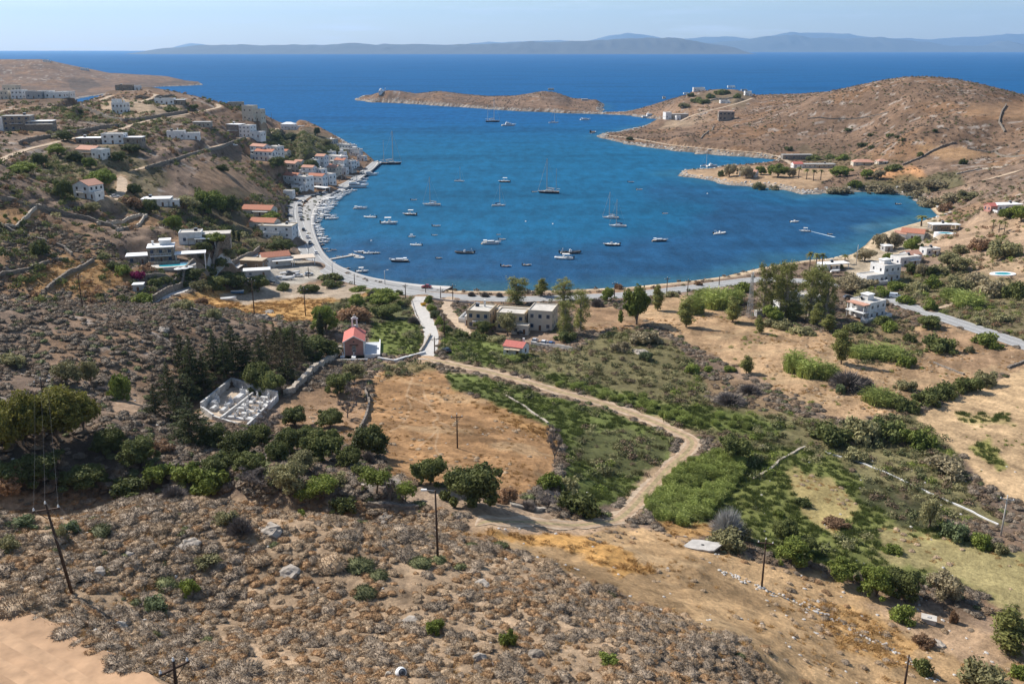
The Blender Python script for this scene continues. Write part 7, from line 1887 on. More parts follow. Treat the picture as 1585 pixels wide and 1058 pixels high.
def build_boats(M):
 BL = boat_protos(M)
 NM = {'sailing_yacht_cream': 'sailing_yacht', 'dark_sailing_yacht': 'sailing_yacht', 'dark_cabin_boat': 'cabin_boat', 'canopy_boat': 'motorboat', 'dark_motorboat': 'motorboat', 'dark_canopy_boat': 'motorboat', 'blue_motorboat': 'motorboat',
 'dark_skiff': 'skiff', 'blue_skiff': 'skiff', 'white_inflatable_boat': 'inflatable_boat', 'dark_inflatable_boat': 'inflatable_boat', 'canopy_inflatable_boat': 'inflatable_boat'}
 B = [
 ('dark_sailing_yacht', 763, 189, 21, 4, 'dark hulled two masted yacht anchored below the islet'), ('motor_yacht', 788, 195, 21, 8, 'white motor yacht right of the dark two master below the islet'), ('sailing_yacht', 857, 190.5, 14, 5, 'white sailing yacht anchored under the right half of the islet'),
 ('cabin_boat', 906, 186, 15, 10, 'white motor boat nearest the islets sand bar'), ('skiff', 918, 206, 8, 60, 'tiny white boat off the tip of the headland'), ('sailing_yacht', 711, 281, 15, -8, 'white sailing yacht alone in the upper middle of the bay'),
 ('dark_canopy_boat', 780, 282, 17, 176, 'dark motor boat with a canopy above the middle sailing yacht'), ('sailing_yacht_cream', 668, 318, 26, 176, 'white sailing yacht with a white sail bag left of mid bay'), ('sailing_yacht', 772, 319, 20, 4, 'white sailing yacht in the centre of the bay'),
 ('dark_sailing_yacht', 849, 299, 31, 172, 'large black hulled ketch in mid bay'), ('skiff', 828, 297.5, 8, 10, 'white dinghy behind the black ketch'), ('skiff', 641, 310, 9, 5, 'small grey tender above the white cabin boat'),
 ('dark_canopy_boat', 634, 333, 20, 170, 'dark canopied boat left of the sailing yacht with the white sail bag'), ('skiff', 676, 350.5, 12, 4, 'upper of two white skiffs left of mid bay'), ('skiff', 673, 364.5, 8, 4, 'lower and smaller of two white skiffs left of mid bay'),
 ('canopy_boat', 638, 367, 11, 0, 'small white boat just above the dark inflatable'), ('white_inflatable_boat', 644, 380, 17, 176, 'white topped inflatable with a dark underside left of mid bay'), ('cabin_boat', 761, 377.5, 28, 6, 'white motor cruiser with a raised bow in the lower bay'),
 ('skiff', 772, 363.5, 6, 5, 'tiny dinghy above the white motor cruiser'), ('skiff', 778, 371, 10, 4, 'white skiff beside the bow of the white motor cruiser'), ('sailing_yacht_cream', 945, 338, 24, 176, 'cream decked yacht, upper of the pair right of mid bay'),
 ('sailing_yacht', 956, 351, 25, 172, 'white yacht with a blue cover, lower of the pair right of mid bay'), ('cabin_boat', 558, 323.5, 20, 2, 'white cabin boat nearest the quay in the upper bay'), ('white_inflatable_boat', 573, 337, 18, 178, 'long white open boat off the moored rows'),
 ('canopy_boat', 603, 346.5, 25, 4, 'white motor boat with a hard top off the moored rows'), ('dark_inflatable_boat', 719, 392, 28, 178, 'black inflatable in the lower left of the bay'), ('dark_skiff', 680, 400, 9, 10, 'small white and dark boat left of the black inflatable'),
 ('dark_cabin_boat', 617, 405, 28, 178, 'dark cabin cruiser off the pontoon'), ('canopy_boat', 561, 421, 18, 12, 'motor boat with a white canopy close to the promenade'), ('blue_skiff', 784, 413, 15, -6, 'white open boat with a brown rim near the beach'),
 ('dark_skiff', 816, 411, 13, 4, 'dark little dinghy near the beach'), ('canopy_inflatable_boat', 873, 400.5, 27, 178, 'white canopied inflatable, nearer of the two off the beach'), ('dark_inflatable_boat', 883, 392, 31, 4, 'black inflatable, farther of the two off the beach'),
 ('blue_skiff', 977, 282.5, 9, 0, 'little blue dinghy in the upper right of the bay'), ('skiff', 990, 294, 9, 3, 'little white dinghy below the blue one'), ('dark_motorboat', 946, 380, 24, 178, 'dark blue speedboat right of the black inflatables'),
 ('dark_cabin_boat', 1022, 373.5, 23, 4, 'white topped speedboat with a dark hull in the right of the bay'), ('skiff', 1030, 331, 8, 4, 'faint tiny dinghy in the right half of the bay'), ('white_inflatable_boat', 1114, 362, 19, 20, 'white inflatable heading right near the right shallows'),
 ('motorboat', 1230, 344, 14, 12, 'white boat on a mooring in the inner bay'), ('canopy_boat', 1245, 358.5, 15, 168, 'white boat under way with a thin wake in the inner bay'), ('dark_skiff', 1285, 363, 8, 0, 'dark dinghy towed behind the boat under way'),
 ('dark_skiff', 1391, 316.5, 9, 4, 'dark little boat at the head of the inner bay'), ('sailing_yacht', 1092, 257.5, 15, 10, 'white sailing boat moored in the cove behind the spit'), ('motor_yacht', 1102, 258, 17, 20, 'white motor yacht beside the sailing boat in the cove'),
 ('dark_sailing_yacht', 606, 254.5, 30, 4, 'black sailing yacht with a tall mast off the quay corner'), ('motor_yacht', 551, 290.5, 38, 4, 'large white motor yacht moored at the town quay'), ('motor_yacht', 573, 271.5, 25, 6, 'white motor yacht moored by the quay corner'),
 ('cabin_boat', 563, 278, 15, 4, 'white boat moored between the two motor yachts'), ('cabin_boat', 557, 283, 22, 4, 'white boat moored just above the large motor yacht'), ('motor_yacht', 1008, 182.5, 27, 2, 'long pale vessel at the landing stage of the white warehouse'),
 ('cabin_boat', 548, 424, 9, 30, 'grey boat pulled in at the promenade below the pontoon'), ('dark_skiff', 537, 416, 10, 20, 'dark boat tied beside the promenade'),
 ]
 moored = [('cabin_boat', 536, 299, 18), ('motorboat', 527, 303, 18), ('white_inflatable_boat', 520, 307, 20), ('cabin_boat', 515, 311, 25), ('canopy_boat', 512, 315, 22), ('motorboat', 510, 319, 26), ('white_inflatable_boat', 505, 323, 24), ('cabin_boat', 502, 327, 24),
 ('canopy_boat', 500, 331, 22), ('inflatable_boat', 497, 335, 20), ('cabin_boat', 508, 337, 26), ('motorboat', 514, 339.5, 20), ('cabin_boat', 491, 340, 20), ('dark_motorboat', 488, 345, 16), ('motorboat', 487, 349, 18), ('canopy_boat', 487, 353, 17),
 ('white_inflatable_boat', 492, 357, 20), ('motorboat', 493, 361, 18), ('inflatable_boat', 501, 367, 14), ('cabin_boat', 502, 372, 20), ('motorboat', 500, 376, 19), ('dark_skiff', 496, 380, 14), ('skiff', 503, 386, 11), ('blue_skiff', 517, 387.5, 9), ('skiff', 509, 389.5, 8),
 ('motorboat', 545, 296, 16), ('canopy_boat', 533, 301, 18), ('motorboat', 524, 305, 19), ('cabin_boat', 518, 309, 22), ('motorboat', 508, 313, 20), ('canopy_boat', 507, 317, 22), ('cabin_boat', 503, 321, 24), ('motorboat', 498, 325, 20), ('cabin_boat', 497, 329, 22), ('motorboat', 494, 333, 20), ('canopy_boat', 490, 338, 18), ('motorboat', 490, 343, 18), ('white_inflatable_boat', 488, 351, 17), ('cabin_boat', 490, 355, 19), ('motorboat', 494, 364, 17), ('canopy_boat', 497, 370, 18)]
 adj = {'cabin_boat': 'white cabin boat', 'motorboat': 'white open motor boat', 'white_inflatable_boat': 'white inflatable', 'inflatable_boat': 'grey inflatable', 'canopy_boat': 'white canopied boat', 'dark_motorboat': 'dark open motor boat', 'dark_skiff': 'dark skiff', 'skiff': 'white skiff', 'blue_skiff': 'blue skiff'}
 cnt = {}; tot = {}
 for k, *_ in moored: tot[k] = tot.get(k, 0) + 1
 words = ('first', 'second', 'third', 'fourth', 'fifth', 'sixth', 'seventh', 'eighth', 'ninth', 'tenth', 'eleventh', 'twelfth', 'thirteenth')
 moored.sort(key=lambda q: q[2])
 for k, px, py, l in moored:
  cnt[k] = cnt.get(k, 0) + 1
  lb = '%s moored at the quay, %s from the town end' % (adj[k], 'the %s such boat' % words[cnt[k] - 1] if tot[k] > 1 else 'the only such boat')
  B.append((k, px, py, l, 2 + (px * 7) % 9, lb, 'boats moored in rows along the quay'))
 B += [('cabin_boat', 556, 391.5, 16, 170, 'white boat at the far side of the pontoon head', 'boats at the pontoon'), ('motorboat', 571, 393, 17, 6, 'white motor boat lying at the outer end of the pontoon', 'boats at the pontoon'), ('dark_motorboat', 582, 392.5, 13, 8, 'dark boat outermost at the pontoon', 'boats at the pontoon'),
 ('white_inflatable_boat', 557, 399.5, 15, -30, 'white inflatable on the near side of the pontoon head', 'boats at the pontoon'), ('skiff', 524, 397, 7, 10, 'tiny white skiff beside the middle of the pontoon', 'boats at the pontoon')]
 used = set()
 for e in B:
  k, px, py, l, yaw, lb = e[:6]; grp = e[6] if len(e) > 6 else 'boats anchored in the bay'
  x, y, _ = P(px, py, 0)
  L = l / ppm(y, 0) / max(.5, abs(math.cos(R(yaw)))) * 1.06; s = L / BL[k]
  if k not in used:
   r = BOATS[k]; used.add(k)
  else:
   r = copy_thing(BOATS[k], (0, 0, 0))
  r.name = NM.get(k, k)
  r.location = (x, y, .02); r.rotation_euler = (0, 0, R(yaw)); r.scale = (s, s, s)
  if 'sailing' in k and l > 18: r.scale = (s, s, s * 1.12)
  tag(r, lb, 'sailboat' if 'sailing' in k else 'boat', grp)
 for k in BOATS:
  if k not in used:
   for c in list(BOATS[k].children_recursive): bpy.data.objects.remove(c)
   bpy.data.objects.remove(BOATS[k])
 for px, py, lb in ((575, 373, 'white mooring buoy off the moored boats'), (814, 343, 'small white buoy right of the central yacht'), (856, 347, 'small pale buoy below the black ketch'), (1095, 300, 'small white buoy off the sandy spit')):
  x, y, _ = P(px, py, 0)
  o = MB().lathe([(.05, -.3), (.42, -.2), (.55, .1), (.42, .42), (.08, .55), (.06, .8)], 0, 0, 12).build('buoy', [M['hullw']], smooth=True); o.location = (x, y, 0); tag(o, lb, 'buoy')
 a, b_ = np.array(P(507, 403, 0)[:2]), np.array(P(546, 396, 0)[:2]); c0, c1 = np.array(P(542, 394.5, 0)[:2]), np.array(P(560, 399, 0)[:2])
 r = empty('pontoon', (*a, 0), 0, 'pale floating pontoon with a cross head off the promenade', 'pontoon')
 def plank(p, q, w, nm, z):
  d = (q - p) / np.linalg.norm(q - p); n = np.array([-d[1], d[0]]) * w / 2; p, q = p - a, q - a
  V = [(*(p - n), z - .5), (*(q - n), z - .5), (*(q + n), z - .5), (*(p + n), z - .5), (*(p - n), z), (*(q - n), z), (*(q + n), z), (*(p + n), z)]
  MB().add(V, [(0, 3, 2, 1), (4, 5, 6, 7), (0, 1, 5, 4), (1, 2, 6, 5), (2, 3, 7, 6), (3, 0, 4, 7)]).build(nm, [M['conc']], r)
 plank(a, b_, 2.0, 'walkway', .55); plank(c0, c1, 2.4, 'pontoon_head', .60)
 for px, py in ((512, 402), (530, 399), (545, 396.5), (558, 398.5)):
  q = np.array(P(px, py, 0)[:2]) - a
  MB().bar((q[0], q[1] + 1.1, -2), (q[0], q[1] + 1.1, 1.5), .13).build('pile', [M['wood']], r)
 x, y, _ = P(1018, 181, 0)
 o = MB().box(-14, -3, -1.5, 14, 3, 1.1).build('jetty', [M['conc']]); o.location = (x, y, 0); o.rotation_euler = (0, 0, .1); tag(o, 'pale concrete jetty below the white warehouse', 'jetty')
 p0, p1 = np.array(P(1251, 357, 0)[:2]), np.array(P(1292, 367, 0)[:2]); d = p1 - p0; n = np.array([-d[1], d[0]]) / np.linalg.norm(d)
 V = []
 for t in np.linspace(0, 1, 14):
  c = p0 + d * t; w = .25 + .5 * t; V += [(*(c - n * w), .03), (*(c + n * w), .03)]
 o = mesh_np('wake', V, [(2 * i, 2 * i + 1, 2 * i + 3, 2 * i + 2) for i in range(13)], mat('foam', (.45, .55, .60), .8, .2, 1)); tag(o, 'thin pale wake trailing behind the moving boat', 'wake', kind='structure')
def car_proto(M, name, paint, van=False):
 r = empty(name, (0, 0, 0), 0, 'x', 'car')
 L, Wd = 4.3, 1.75
 if van: prof = [(-2.15, .35), (-2.15, 1.0), (-2.1, 1.95), (.9, 1.98), (1.45, 1.25), (2.1, 1.0), (2.15, .4)]
 else: prof = [(-2.1, .38), (-2.15, .75), (-2.0, .95), (-1.55, 1.0), (1.0, .98), (1.9, .82), (2.12, .62), (2.1, .36)]
 b = MB(); n = len(prof)
 V = []
 for s, k in ((-1, 1.), (1, 1.)): V += [(x, s * Wd / 2 * (1 if z < 1.2 else .9), z) for x, z in prof]
 b.add(V, [tuple(range(n)), tuple(range(2 * n - 1, n - 1, -1))] + [(i, n + i, n + (i + 1) % n, (i + 1) % n) for i in range(n)])
 b.build('body', [paint], r)
 if not van:
  b = MB(); cabin(b, -1.75, .95, Wd * .92, .985, .50, .75, .55, 0, .80); b.build('windows', [M['glass']], r)
  b = MB(); b.box(-1.18, -.62, 1.487, .18, .62, 1.53); b.build('roof_panel', [paint], r)
 else:
  b = MB(); b.box(.2, -Wd / 2 * .93, 1.3, .85, Wd / 2 * .93, 1.8); b.add([(1.0, -.7, 1.92), (1.0, .7, 1.92), (1.46, .72, 1.3), (1.46, -.72, 1.3)], [(0, 1, 2, 3), (3, 2, 1, 0)]); b.build('windows', [M['glass']], r)
 for sx in (-1.3, 1.32):
  for s in (-1, 1):
   b = MB(); b.bar((sx, s * (Wd / 2 - .2), .32), (sx, s * (Wd / 2 + .02), .32), .32, 0, 12); w = b.build('wheel', [M['motor']], r)
   b = MB(); b.bar((sx, s * (Wd / 2 + .021), .32), (sx, s * (Wd / 2 + .035), .32), .18, 0, 10); b.build('rim', [M['alu']], w)
 for s in (-1, 1):
  b = MB(); b.box(2.08 if not van else 2.14, s * .6 - .16, .62, 2.13 if not van else 2.17, s * .6 + .16, .75); b.build('headlight', [M['canvas']], r)
  b = MB(); b.box(-2.18, s * .62 - .14, .75, -2.14, s * .62 + .14, .9); b.build('taillight', [M['antired']], r)
 note_children(r)
 return r
def build_cars(M):
 PT = {'white': (.78, .78, .78), 'silver': (.48, .49, .50), 'black': (.018, .018, .02), 'grey': (.13, .135, .14), 'blue': (.04, .10, .26), 'red': (.36, .03, .03)}
 PR = {k: car_proto(M, 'car', mat('paint_' + k, c, .25, .04, 1, spec=.6)) for k, c in PT.items()}
 PR['van'] = car_proto(M, 'van', mat('paint_van', (.70, .74, .78), .35, .05, 1, spec=.5), True)
 Cs = [('black', 691, 545, 120, 'black car standing at the mouth of the dirt track'), ('black', 809, 517, 20, 'black car under the trees behind the hotel'), ('silver', 828, 530, 75, 'leftmost car in the hotel car park, grey'), ('white', 842, 533, 70, 'middle car in the hotel car park, white'), ('blue', 853, 535, 72, 'right car in the hotel car park, blue'),
 ('van', 1385, 461, -25, 'light blue and white van parked at the bend of the right road'), ('grey', 1313, 462, 10, 'dark car beside the gum trees on the orange ground'), ('white', 178, 306, 40, 'white car at the foot of the dirt drive'), ('white', 363, 226, 25, 'white car on the climbing lane above the town'),
 ('black', 472, 312, 60, 'dark car turning on the quay road near the kiosk'), ('white', 465, 324, 85, 'white car in the quay parking row below the turning car'), ('black', 464, 318.5, 85, 'black car, topmost of the quay parking row'), ('silver', 464.5, 330.5, 88, 'silver car in the quay parking row'), ('white', 465.5, 336, 92, 'second white car in the quay parking row'), ('grey', 467, 341.5, 95, 'dark grey car at the lower end of the parking row'),
 ('black', 470, 357.5, 97, 'black car alone on the quay below the parking row'), ('white', 476, 369, 100, 'white car on the quay above the moored skiffs'), ('black', 480, 378, 103, 'dark car on the quay beside the moored skiffs'), ('white', 489, 394, 110, 'white car on the quay above the pontoon'),
 ('white', 449, 314, 15, 'white car on the inner kerb nearest the kiosk'), ('grey', 448, 322, 10, 'grey car on the inner kerb below the kiosk'), ('black', 448, 336, 5, 'black car on the inner kerb opposite the parking row'), ('blue', 452, 361, 5, 'blue car on the inner kerb beside the large white house'), ('grey', 456, 372, 0, 'grey car on the inner kerb below the large white house'),
 ('silver', 456, 303, 40, 'silver car, left end of the cluster behind the kiosk'), ('white', 461, 301, 40, 'white car second in the cluster behind the kiosk'), ('black', 466, 299.5, 40, 'black car third in the cluster behind the kiosk'), ('white', 471, 298, 40, 'white car fourth in the cluster behind the kiosk'), ('blue', 476, 296.5, 40, 'blue car at the right end of the cluster behind the kiosk'),
 ('black', 485, 305, 40, 'black car at the near end of the quayside rank'), ('silver', 491, 302.5, 40, 'silver car second in the quayside rank'), ('grey', 497, 300.5, 40, 'grey car third in the quayside rank'), ('white', 503, 298.5, 40, 'white car fourth in the quayside rank'), ('black', 509, 296.5, 40, 'black car at the far end of the quayside rank'),
 ('black', 566, 263, 70, 'dark car near the quay corner of the town'), ('white', 561, 268, 65, 'white car near the quay corner of the town'), ('black', 418, 439, 30, 'black car under the olive tree in the boat yard'), ('grey', 448, 424, 20, 'dark grey car between the white boats in the yard'), ('white', 462, 428, 25, 'white car in the boat yard near the road'), ('silver', 478, 426, 30, 'silver car at the road edge of the boat yard'),
 ('red', 660, 447, 170, 'red car parked on the promenade above the lane mouth')]
 used = set()
 for k, px, py, yaw, lb in Cs:
  x, y, z = G(px, py)
  z = max(z, 1.6)
  if k not in used: r = PR[k]; used.add(k)
  else: r = copy_thing(PR[k], (0, 0, 0))
  on_quay = 440 < px < 520 and py < 400 and x > -150
  r.location = (x, y, (1.80 if (455 < px < 570 and 250 < py < 400) or px == 660 else z + .07)); r.rotation_euler = (0, 0, R(yaw))
  tag(r, lb, 'van' if k == 'van' else 'car', 'cars parked round the bay' if k != 'van' else None)
 for k in PR:
  if k not in used:
   for c in list(PR[k].children_recursive): bpy.data.objects.remove(c)
   bpy.data.objects.remove(PR[k])
 for px, py, l, yaw, lb in ((435, 431, 16, 20, 'white covered boat laid up in the yard, left'), (447, 433, 20, 22, 'white covered boat laid up in the yard, middle'), (441, 425, 15, 22, 'white covered boat behind the other two in the yard'), (459, 423, 12, 20, 'small covered boat laid up near the beige canvas'),
 (354, 466, 24, 18, 'long boat under a pale tarpaulin in the golden grass'), (368, 455, 20, 8, 'boat on a trailer with blue and white sides in the golden grass'), (1293, 422, 16, 10, 'white boat hauled out beside the beach restaurant'), (1272, 416, 10, -10, 'small boat on the sand near the palms')):
  x, y, z = G(px, py); L = l / ppm(y, z)
  V, f, st = hull_np(L, L * .33, L * .13, sheer=.2, draft=.3)
  r = empty('laid_up_boat', (x, y, z + .55), R(yaw), lb, 'boat')
  b = MB(); b.add(V, f); b.build('hull', [M['hullw'] if 'blue' not in lb else M['hullb']], r, True)
  b = MB(); C2 = []
  for q, w, zz in st: C2 += [(q, -w * 1.02, zz), (q, 0, zz + L * .07), (q, w * 1.02, zz)]
  b.add(C2, [(3 * i + j, 3 * i + j + 1, 3 * i + j + 4, 3 * i + j + 3) for i in range(len(st) - 1) for j in (0, 1)]); b.build('cover', [M['canvas']], r)
  b = MB()
  for sx in (-.25, .2): b.box(L * sx - .15, -L * .12, -.9, L * sx + .15, L * .12, -.25)
  b.build('cradle', [M['wood']], r)
def build_small(M, ROCKS):
 for key, rx, ry, rz, lb, lp in (('pool', 5.2, 2.8, .35, 'turquoise swimming pool on the pale terrace below the stone villa', 'stone'), ('pool2', 3.6, 2.2, -.3, 'small oval blue pool beside the terracotta roofed house', 'oval'), ('pool3', 3.6, 2.2, .2, 'round ended turquoise pool on the right edge of the photo', 'oval')):
  x, y, z = YARD[key]; z = near_ground(x, y)
  r = empty('swimming_pool', (x, y, z), rz, lb, 'swimming pool')
  n = 28; th = np.linspace(0, 2 * np.pi, n, endpoint=False); e = .55 if lp == 'stone' else 1.0
  cx_ = np.sign(np.cos(th)) * np.abs(np.cos(th)) ** e; sy_ = np.sign(np.sin(th)) * np.abs(np.sin(th)) ** e
  b = MB(); b.add([(rx * a, ry * c, .22) for a, c in zip(cx_, sy_)], [tuple(range(n))]); b.build('water', [M['pool']], r)
  b = MB(); k = 1.55
  b.add([(rx * a, ry * c, .30) for a, c in zip(cx_, sy_)] + [(rx * a * k, ry * c * k, .30) for a, c in zip(cx_, sy_)] + [(rx * a * k, ry * c * k, -2.5) for a, c in zip(cx_, sy_)] + [(rx * a, ry * c, -.3) for a, c in zip(cx_, sy_)],
  [(i, n + i, n + (i + 1) % n, (i + 1) % n) for i in range(n)] + [(n + i, 2 * n + i, 2 * n + (i + 1) % n, n + (i + 1) % n) for i in range(n)] + [(3 * n + i, i, (i + 1) % n, 3 * n + (i + 1) % n) for i in range(n)])
  b.build('terrace', [M['roofwh'] if key != 'pool' else M['slab']], r)
 for px, py, lb in ((277, 424, 'white parasol at the far corner of the villa pool terrace'), (286, 423, 'white parasol right of the villa pool'), (293, 421, 'rightmost white parasol on the villa pool terrace'), (1281, 409, 'straw parasol nearest the palms on the beach'), (1288, 407, 'straw parasol in the middle of the beach row'), (1296, 405, 'straw parasol at the right of the beach row'), (1303, 403, 'straw parasol nearest the concrete pole on the beach')):
  x, y, z = G(px, py); s = 1.0
  r = empty('parasol', (x, y, z), 0, lb, 'parasol', 'parasols')
  b = MB(); b.bar((0, 0, -.2), (0, 0, 2.5), .04); b.build('pole', [M['wood']], r)
  b = MB(); n = 8; th = np.linspace(0, 2 * np.pi, n, endpoint=False); b.add([(1.7 * math.cos(t), 1.7 * math.sin(t), 2.0) for t in th] + [(0, 0, 2.6)] + [(1.7 * math.cos(t), 1.7 * math.sin(t), 1.9) for t in th], [(i, (i + 1) % n, n) for i in range(n)] + [(n + 1 + i, n + 1 + (i + 1) % n, (i + 1) % n, i) for i in range(n)])
  b.build('canopy', [M['canvas'] if px < 1000 else M['cane']], r)
 x, y, z = G(1084, 848)
 r = empty('ruined_shelter', (x, y, z), -.35, 'collapsed concrete roof slab with a hole beside the silvery bush', 'ruin')
 b = MB(); rng = np.random.default_rng(3)
 ring = [(-2.6, -1.6), (-1.2, -1.9), (.6, -1.75), (2.4, -1.5), (2.9, .4), (2.5, 1.7), (.4, 1.9), (-1.7, 1.8), (-2.7, .6)]
 hole = [(.1, -.2), (.45, -.35), (.75, -.1), (.7, .25), (.3, .3)]
 n, k = len(ring), len(hole)
 ang = lambda p: math.atan2(p[1] - .0, p[0] - .4)
 sq = lambda t: 1 / max(abs(math.cos(t)), abs(math.sin(t)))
 rim = [(.4 + 2.6 * math.cos(t) * sq(t) + .7 * math.sin(t) * sq(t), 1.7 * math.sin(t) * sq(t) * (1 + .1 * rng.uniform(-1, 1)), 0) for t in np.linspace(0, 2 * np.pi, 20, endpoint=False)]
 inn = [(.4 + .35 * math.cos(t) * (1 + .3 * rng.uniform(-1, 1)), .28 * math.sin(t), 0) for t in np.linspace(0, 2 * np.pi, 20, endpoint=False)]
 V = [(a, c, .75 + .02 * a) for a, c, _ in rim] + [(a, c, .75 + .02 * a) for a, c, _ in inn] + [(a, c, .45 + .02 * a) for a, c, _ in rim] + [(a, c, .45 + .02 * a) for a, c, _ in inn]
 m = 20; F_ = []
 for i in range(m):
  j = (i + 1) % m; F_ += [(i, j, m + j, m + i), (2 * m + i, 3 * m + i, 3 * m + j, 2 * m + j), (i, 2 * m + i, 2 * m + j, j), (m + i, m + j, 3 * m + j, 3 * m + i)]
 b.add(V, F_); b.build('roof_slab', [M['conc']], r)
 b = MB(); b.box(-2.2, -1.2, -1, 2.4, -.9, .42); b.box(-2.2, .9, -1, 2.4, 1.2, .42); b.box(-2.2, -.899, -1, -1.9, .899, .42); b.build('wall', [M['dry']], r)
 b = MB(); b.bar((-4.6, 1.9, .5), (-2.4, 1.5, .9), .12, 0, 4); b.bar((-4.6, 1.9, -.5), (-4.6, 1.9, .55), .12, 0, 4); b.box(-4.6, -.2, -.5, -2.7, 1.2, .12); b.build('fallen_beam', [M['wood']], r)
 x, y, z = G(1437, 962)
 r = empty('concrete_cistern', (x, y, z), -.42, 'small pale concrete cistern with a hatch on the bare ground', 'cistern')
 b = MB(); b.box(-1.05, -.75, -.5, 1.05, .75, .75); b.build('tank', [M['conc']], r); b = MB(); b.box(-1.15, -.85, .752, 1.15, .85, .9); b.build('lid', [M['slab']], r); b = MB(); b.box(-.25, -.25, .903, .3, .25, 1.0); b.build('hatch', [M['grey']], r)
 x, y, z = G(619, 1045)
 o = MB().lathe([(.30, -.1), (.48, .02), (.55, .32), (.45, .62), (.2, .78)], 0, 0, 14).build('plastic_drum', [M['hullw']], smooth=True); o.location = (x, y, z); o.rotation_euler = (.9, .2, .4); o.location.z += .3
 tag(o, 'white plastic drum lying in the scrub at the lower edge', 'drum')
 c = MB().lathe([(.34, .66), (.36, .70), (.1, .83)], 0, 0, 12).build('drum_cap', [M['tubed']], o)
 x, y, z = G(655, 473)
 r = empty('skip', (x, y, z), .5, 'small yellow waste skip at the top of the concrete lane', 'skip')
 ye = mat('paint_yellow', (.62, .36, .03), .5, .1, 2)
 b = MB(); b.add([(-.7, -.5, .1), (.7, -.5, .1), (.7, .5, .1), (-.7, .5, .1), (-1.0, -.65, 1.0), (1.0, -.65, 1.0), (1.0, .65, 1.0), (-1.0, .65, 1.0)], [(0, 3, 2, 1), (0, 1, 5, 4), (1, 2, 6, 5), (2, 3, 7, 6), (3, 0, 4, 7)]); b.build('body', [ye], r)
 b = MB(); b.box(-1.05, -.7, 1.0, 1.05, -.6, 1.08); b.box(-1.05, .6, 1.0, 1.05, .7, 1.08); b.build('rim', [ye], r)
 x, y, z = G(591, 144); z = near_ground(x, y)
 r = empty('islet_chapel', (x, y, z - .3), .1, 'white domed chapel with a small belfry on the left tip of the islet', 'chapel')
 b = MB(); b.box(-6, -3.5, -3, 4, 3.5, 5.2); b.box(4.01, -2.5, -3, 8, 2.5, 3.6); b.build('wall', [M['white']], r)
 b = MB(); b.lathe([(2.6, 5.2), (2.6, 6.4), (2.4, 7.4), (1.6, 8.4), (.4, 8.9)], -1.5, 0, 14); b.build('dome', [M['white']], r, True)
 b = MB(); b.box(5.2, -.5, 3.6, 5.9, .5, 8.4); b.box(6.8, -.5, 3.6, 7.5, .5, 8.4); b.box(5.2, -.5, 8.401, 7.5, .5, 9.4); b.build('belfry', [M['white']], r)
 window(r, -4, -3.5, 1, 1.2, 2.4, 'f', [M['frame'], M['blue']], 'door'); window(r, 1.6, -3.5, 2.0, 1.0, 1.6, 'f', [M['frame'], M['glass']])
 rng = np.random.default_rng(9)
 import bmesh
 for px, py, w, h, lb in ((150, 886, 26, 12, 'long pale rock ledge behind the leaning pole'), (200, 858, 18, 12, 'rounded pale boulder in the scrub right of the leaning pole'), (18, 912, 30, 8, 'flat pale slab at the left edge of the ridge'), (258, 884, 14, 6, 'small flat pale rock among grey cushions'),
 (448, 884, 32, 14, 'broad pale boulder in the middle of the scrub'), (180, 972, 30, 14, 'pale rock ledge above the dirt road'), (638, 962, 30, 12, 'pale rock beside the round green bush'), (745, 905, 28, 12, 'pale rock ledge right of the plain pole'),
 (548, 1030, 18, 14, 'rounded pale stone at the lower edge'), (602, 1046, 14, 18, 'upright grey stone beside the white drum'), (740, 1020, 28, 22, 'weathered grey outcrop at the lower centre'), (830, 1015, 26, 22, 'steep grey rock in the scrub right of the dark bush'),
 (600, 800, 30, 10, 'dark flat outcrop on the top of the near ridge'), (420, 822, 40, 18, 'rubble heap of pale slabs on the near ridge'), (290, 842, 38, 14, 'line of broken slabs on the left part of the ridge'), (405, 492, 30, 12, 'dark rock outcrop at the end of the spur'),
 (252, 512, 22, 12, 'grey outcrop in the middle of the spur'), (1450, 996, 24, 12, 'stone heap beside the bare ground'), (415, 483, 20, 8, 'flat slab on the end of the spur'), (1325, 605, 20, 6, 'pale stone pile beside the dry grey bush'), (990, 545, 26, 7, 'pale rubble patch in the weeds'), (1180, 690, 10, 5, 'low stone beside the dark round tree')):
  x, y, z = G(px, py); s = ppm(y, z); W_, H_ = w / s / 2, h / s
  bm = bmesh.new()
  d = sphere_pts(70, rng)
  d = d * np.array([W_ * 1.1, W_ * 1.1, H_ * .62]) * rng.uniform(.7, 1.12, len(d))[:, None]
  for v in d: bm.verts.new(v)
  bmesh.ops.convex_hull(bm, input=bm.verts)
  for v in [v for v in bm.verts if not v.link_faces]: bm.verts.remove(v)
  bmesh.ops.subdivide_edges(bm, edges=bm.edges, cuts=2, use_grid_fill=True)
  for v in bm.verts:
   q = v.co; v.co += q.normalized() * float((fbm(np.array([q.x * 1.7 + px]), np.array([q.y * 1.7 + q.z * 2.1]), 5, 3)[0] - .5) * W_ * .45)
  me = bpy.data.meshes.new('boulder'); bm.to_mesh(me); bm.free()
  me.materials.append(MATB['rock'] if 'dark' not in lb else MATB['dry'])
  o = bpy.data.objects.new('boulder', me); COL.objects.link(o); o.location = (x, y, z - H_ * .12); o.rotation_euler = (0, 0, rng.uniform(-.4, .4)); tag(o, lb, 'rock')
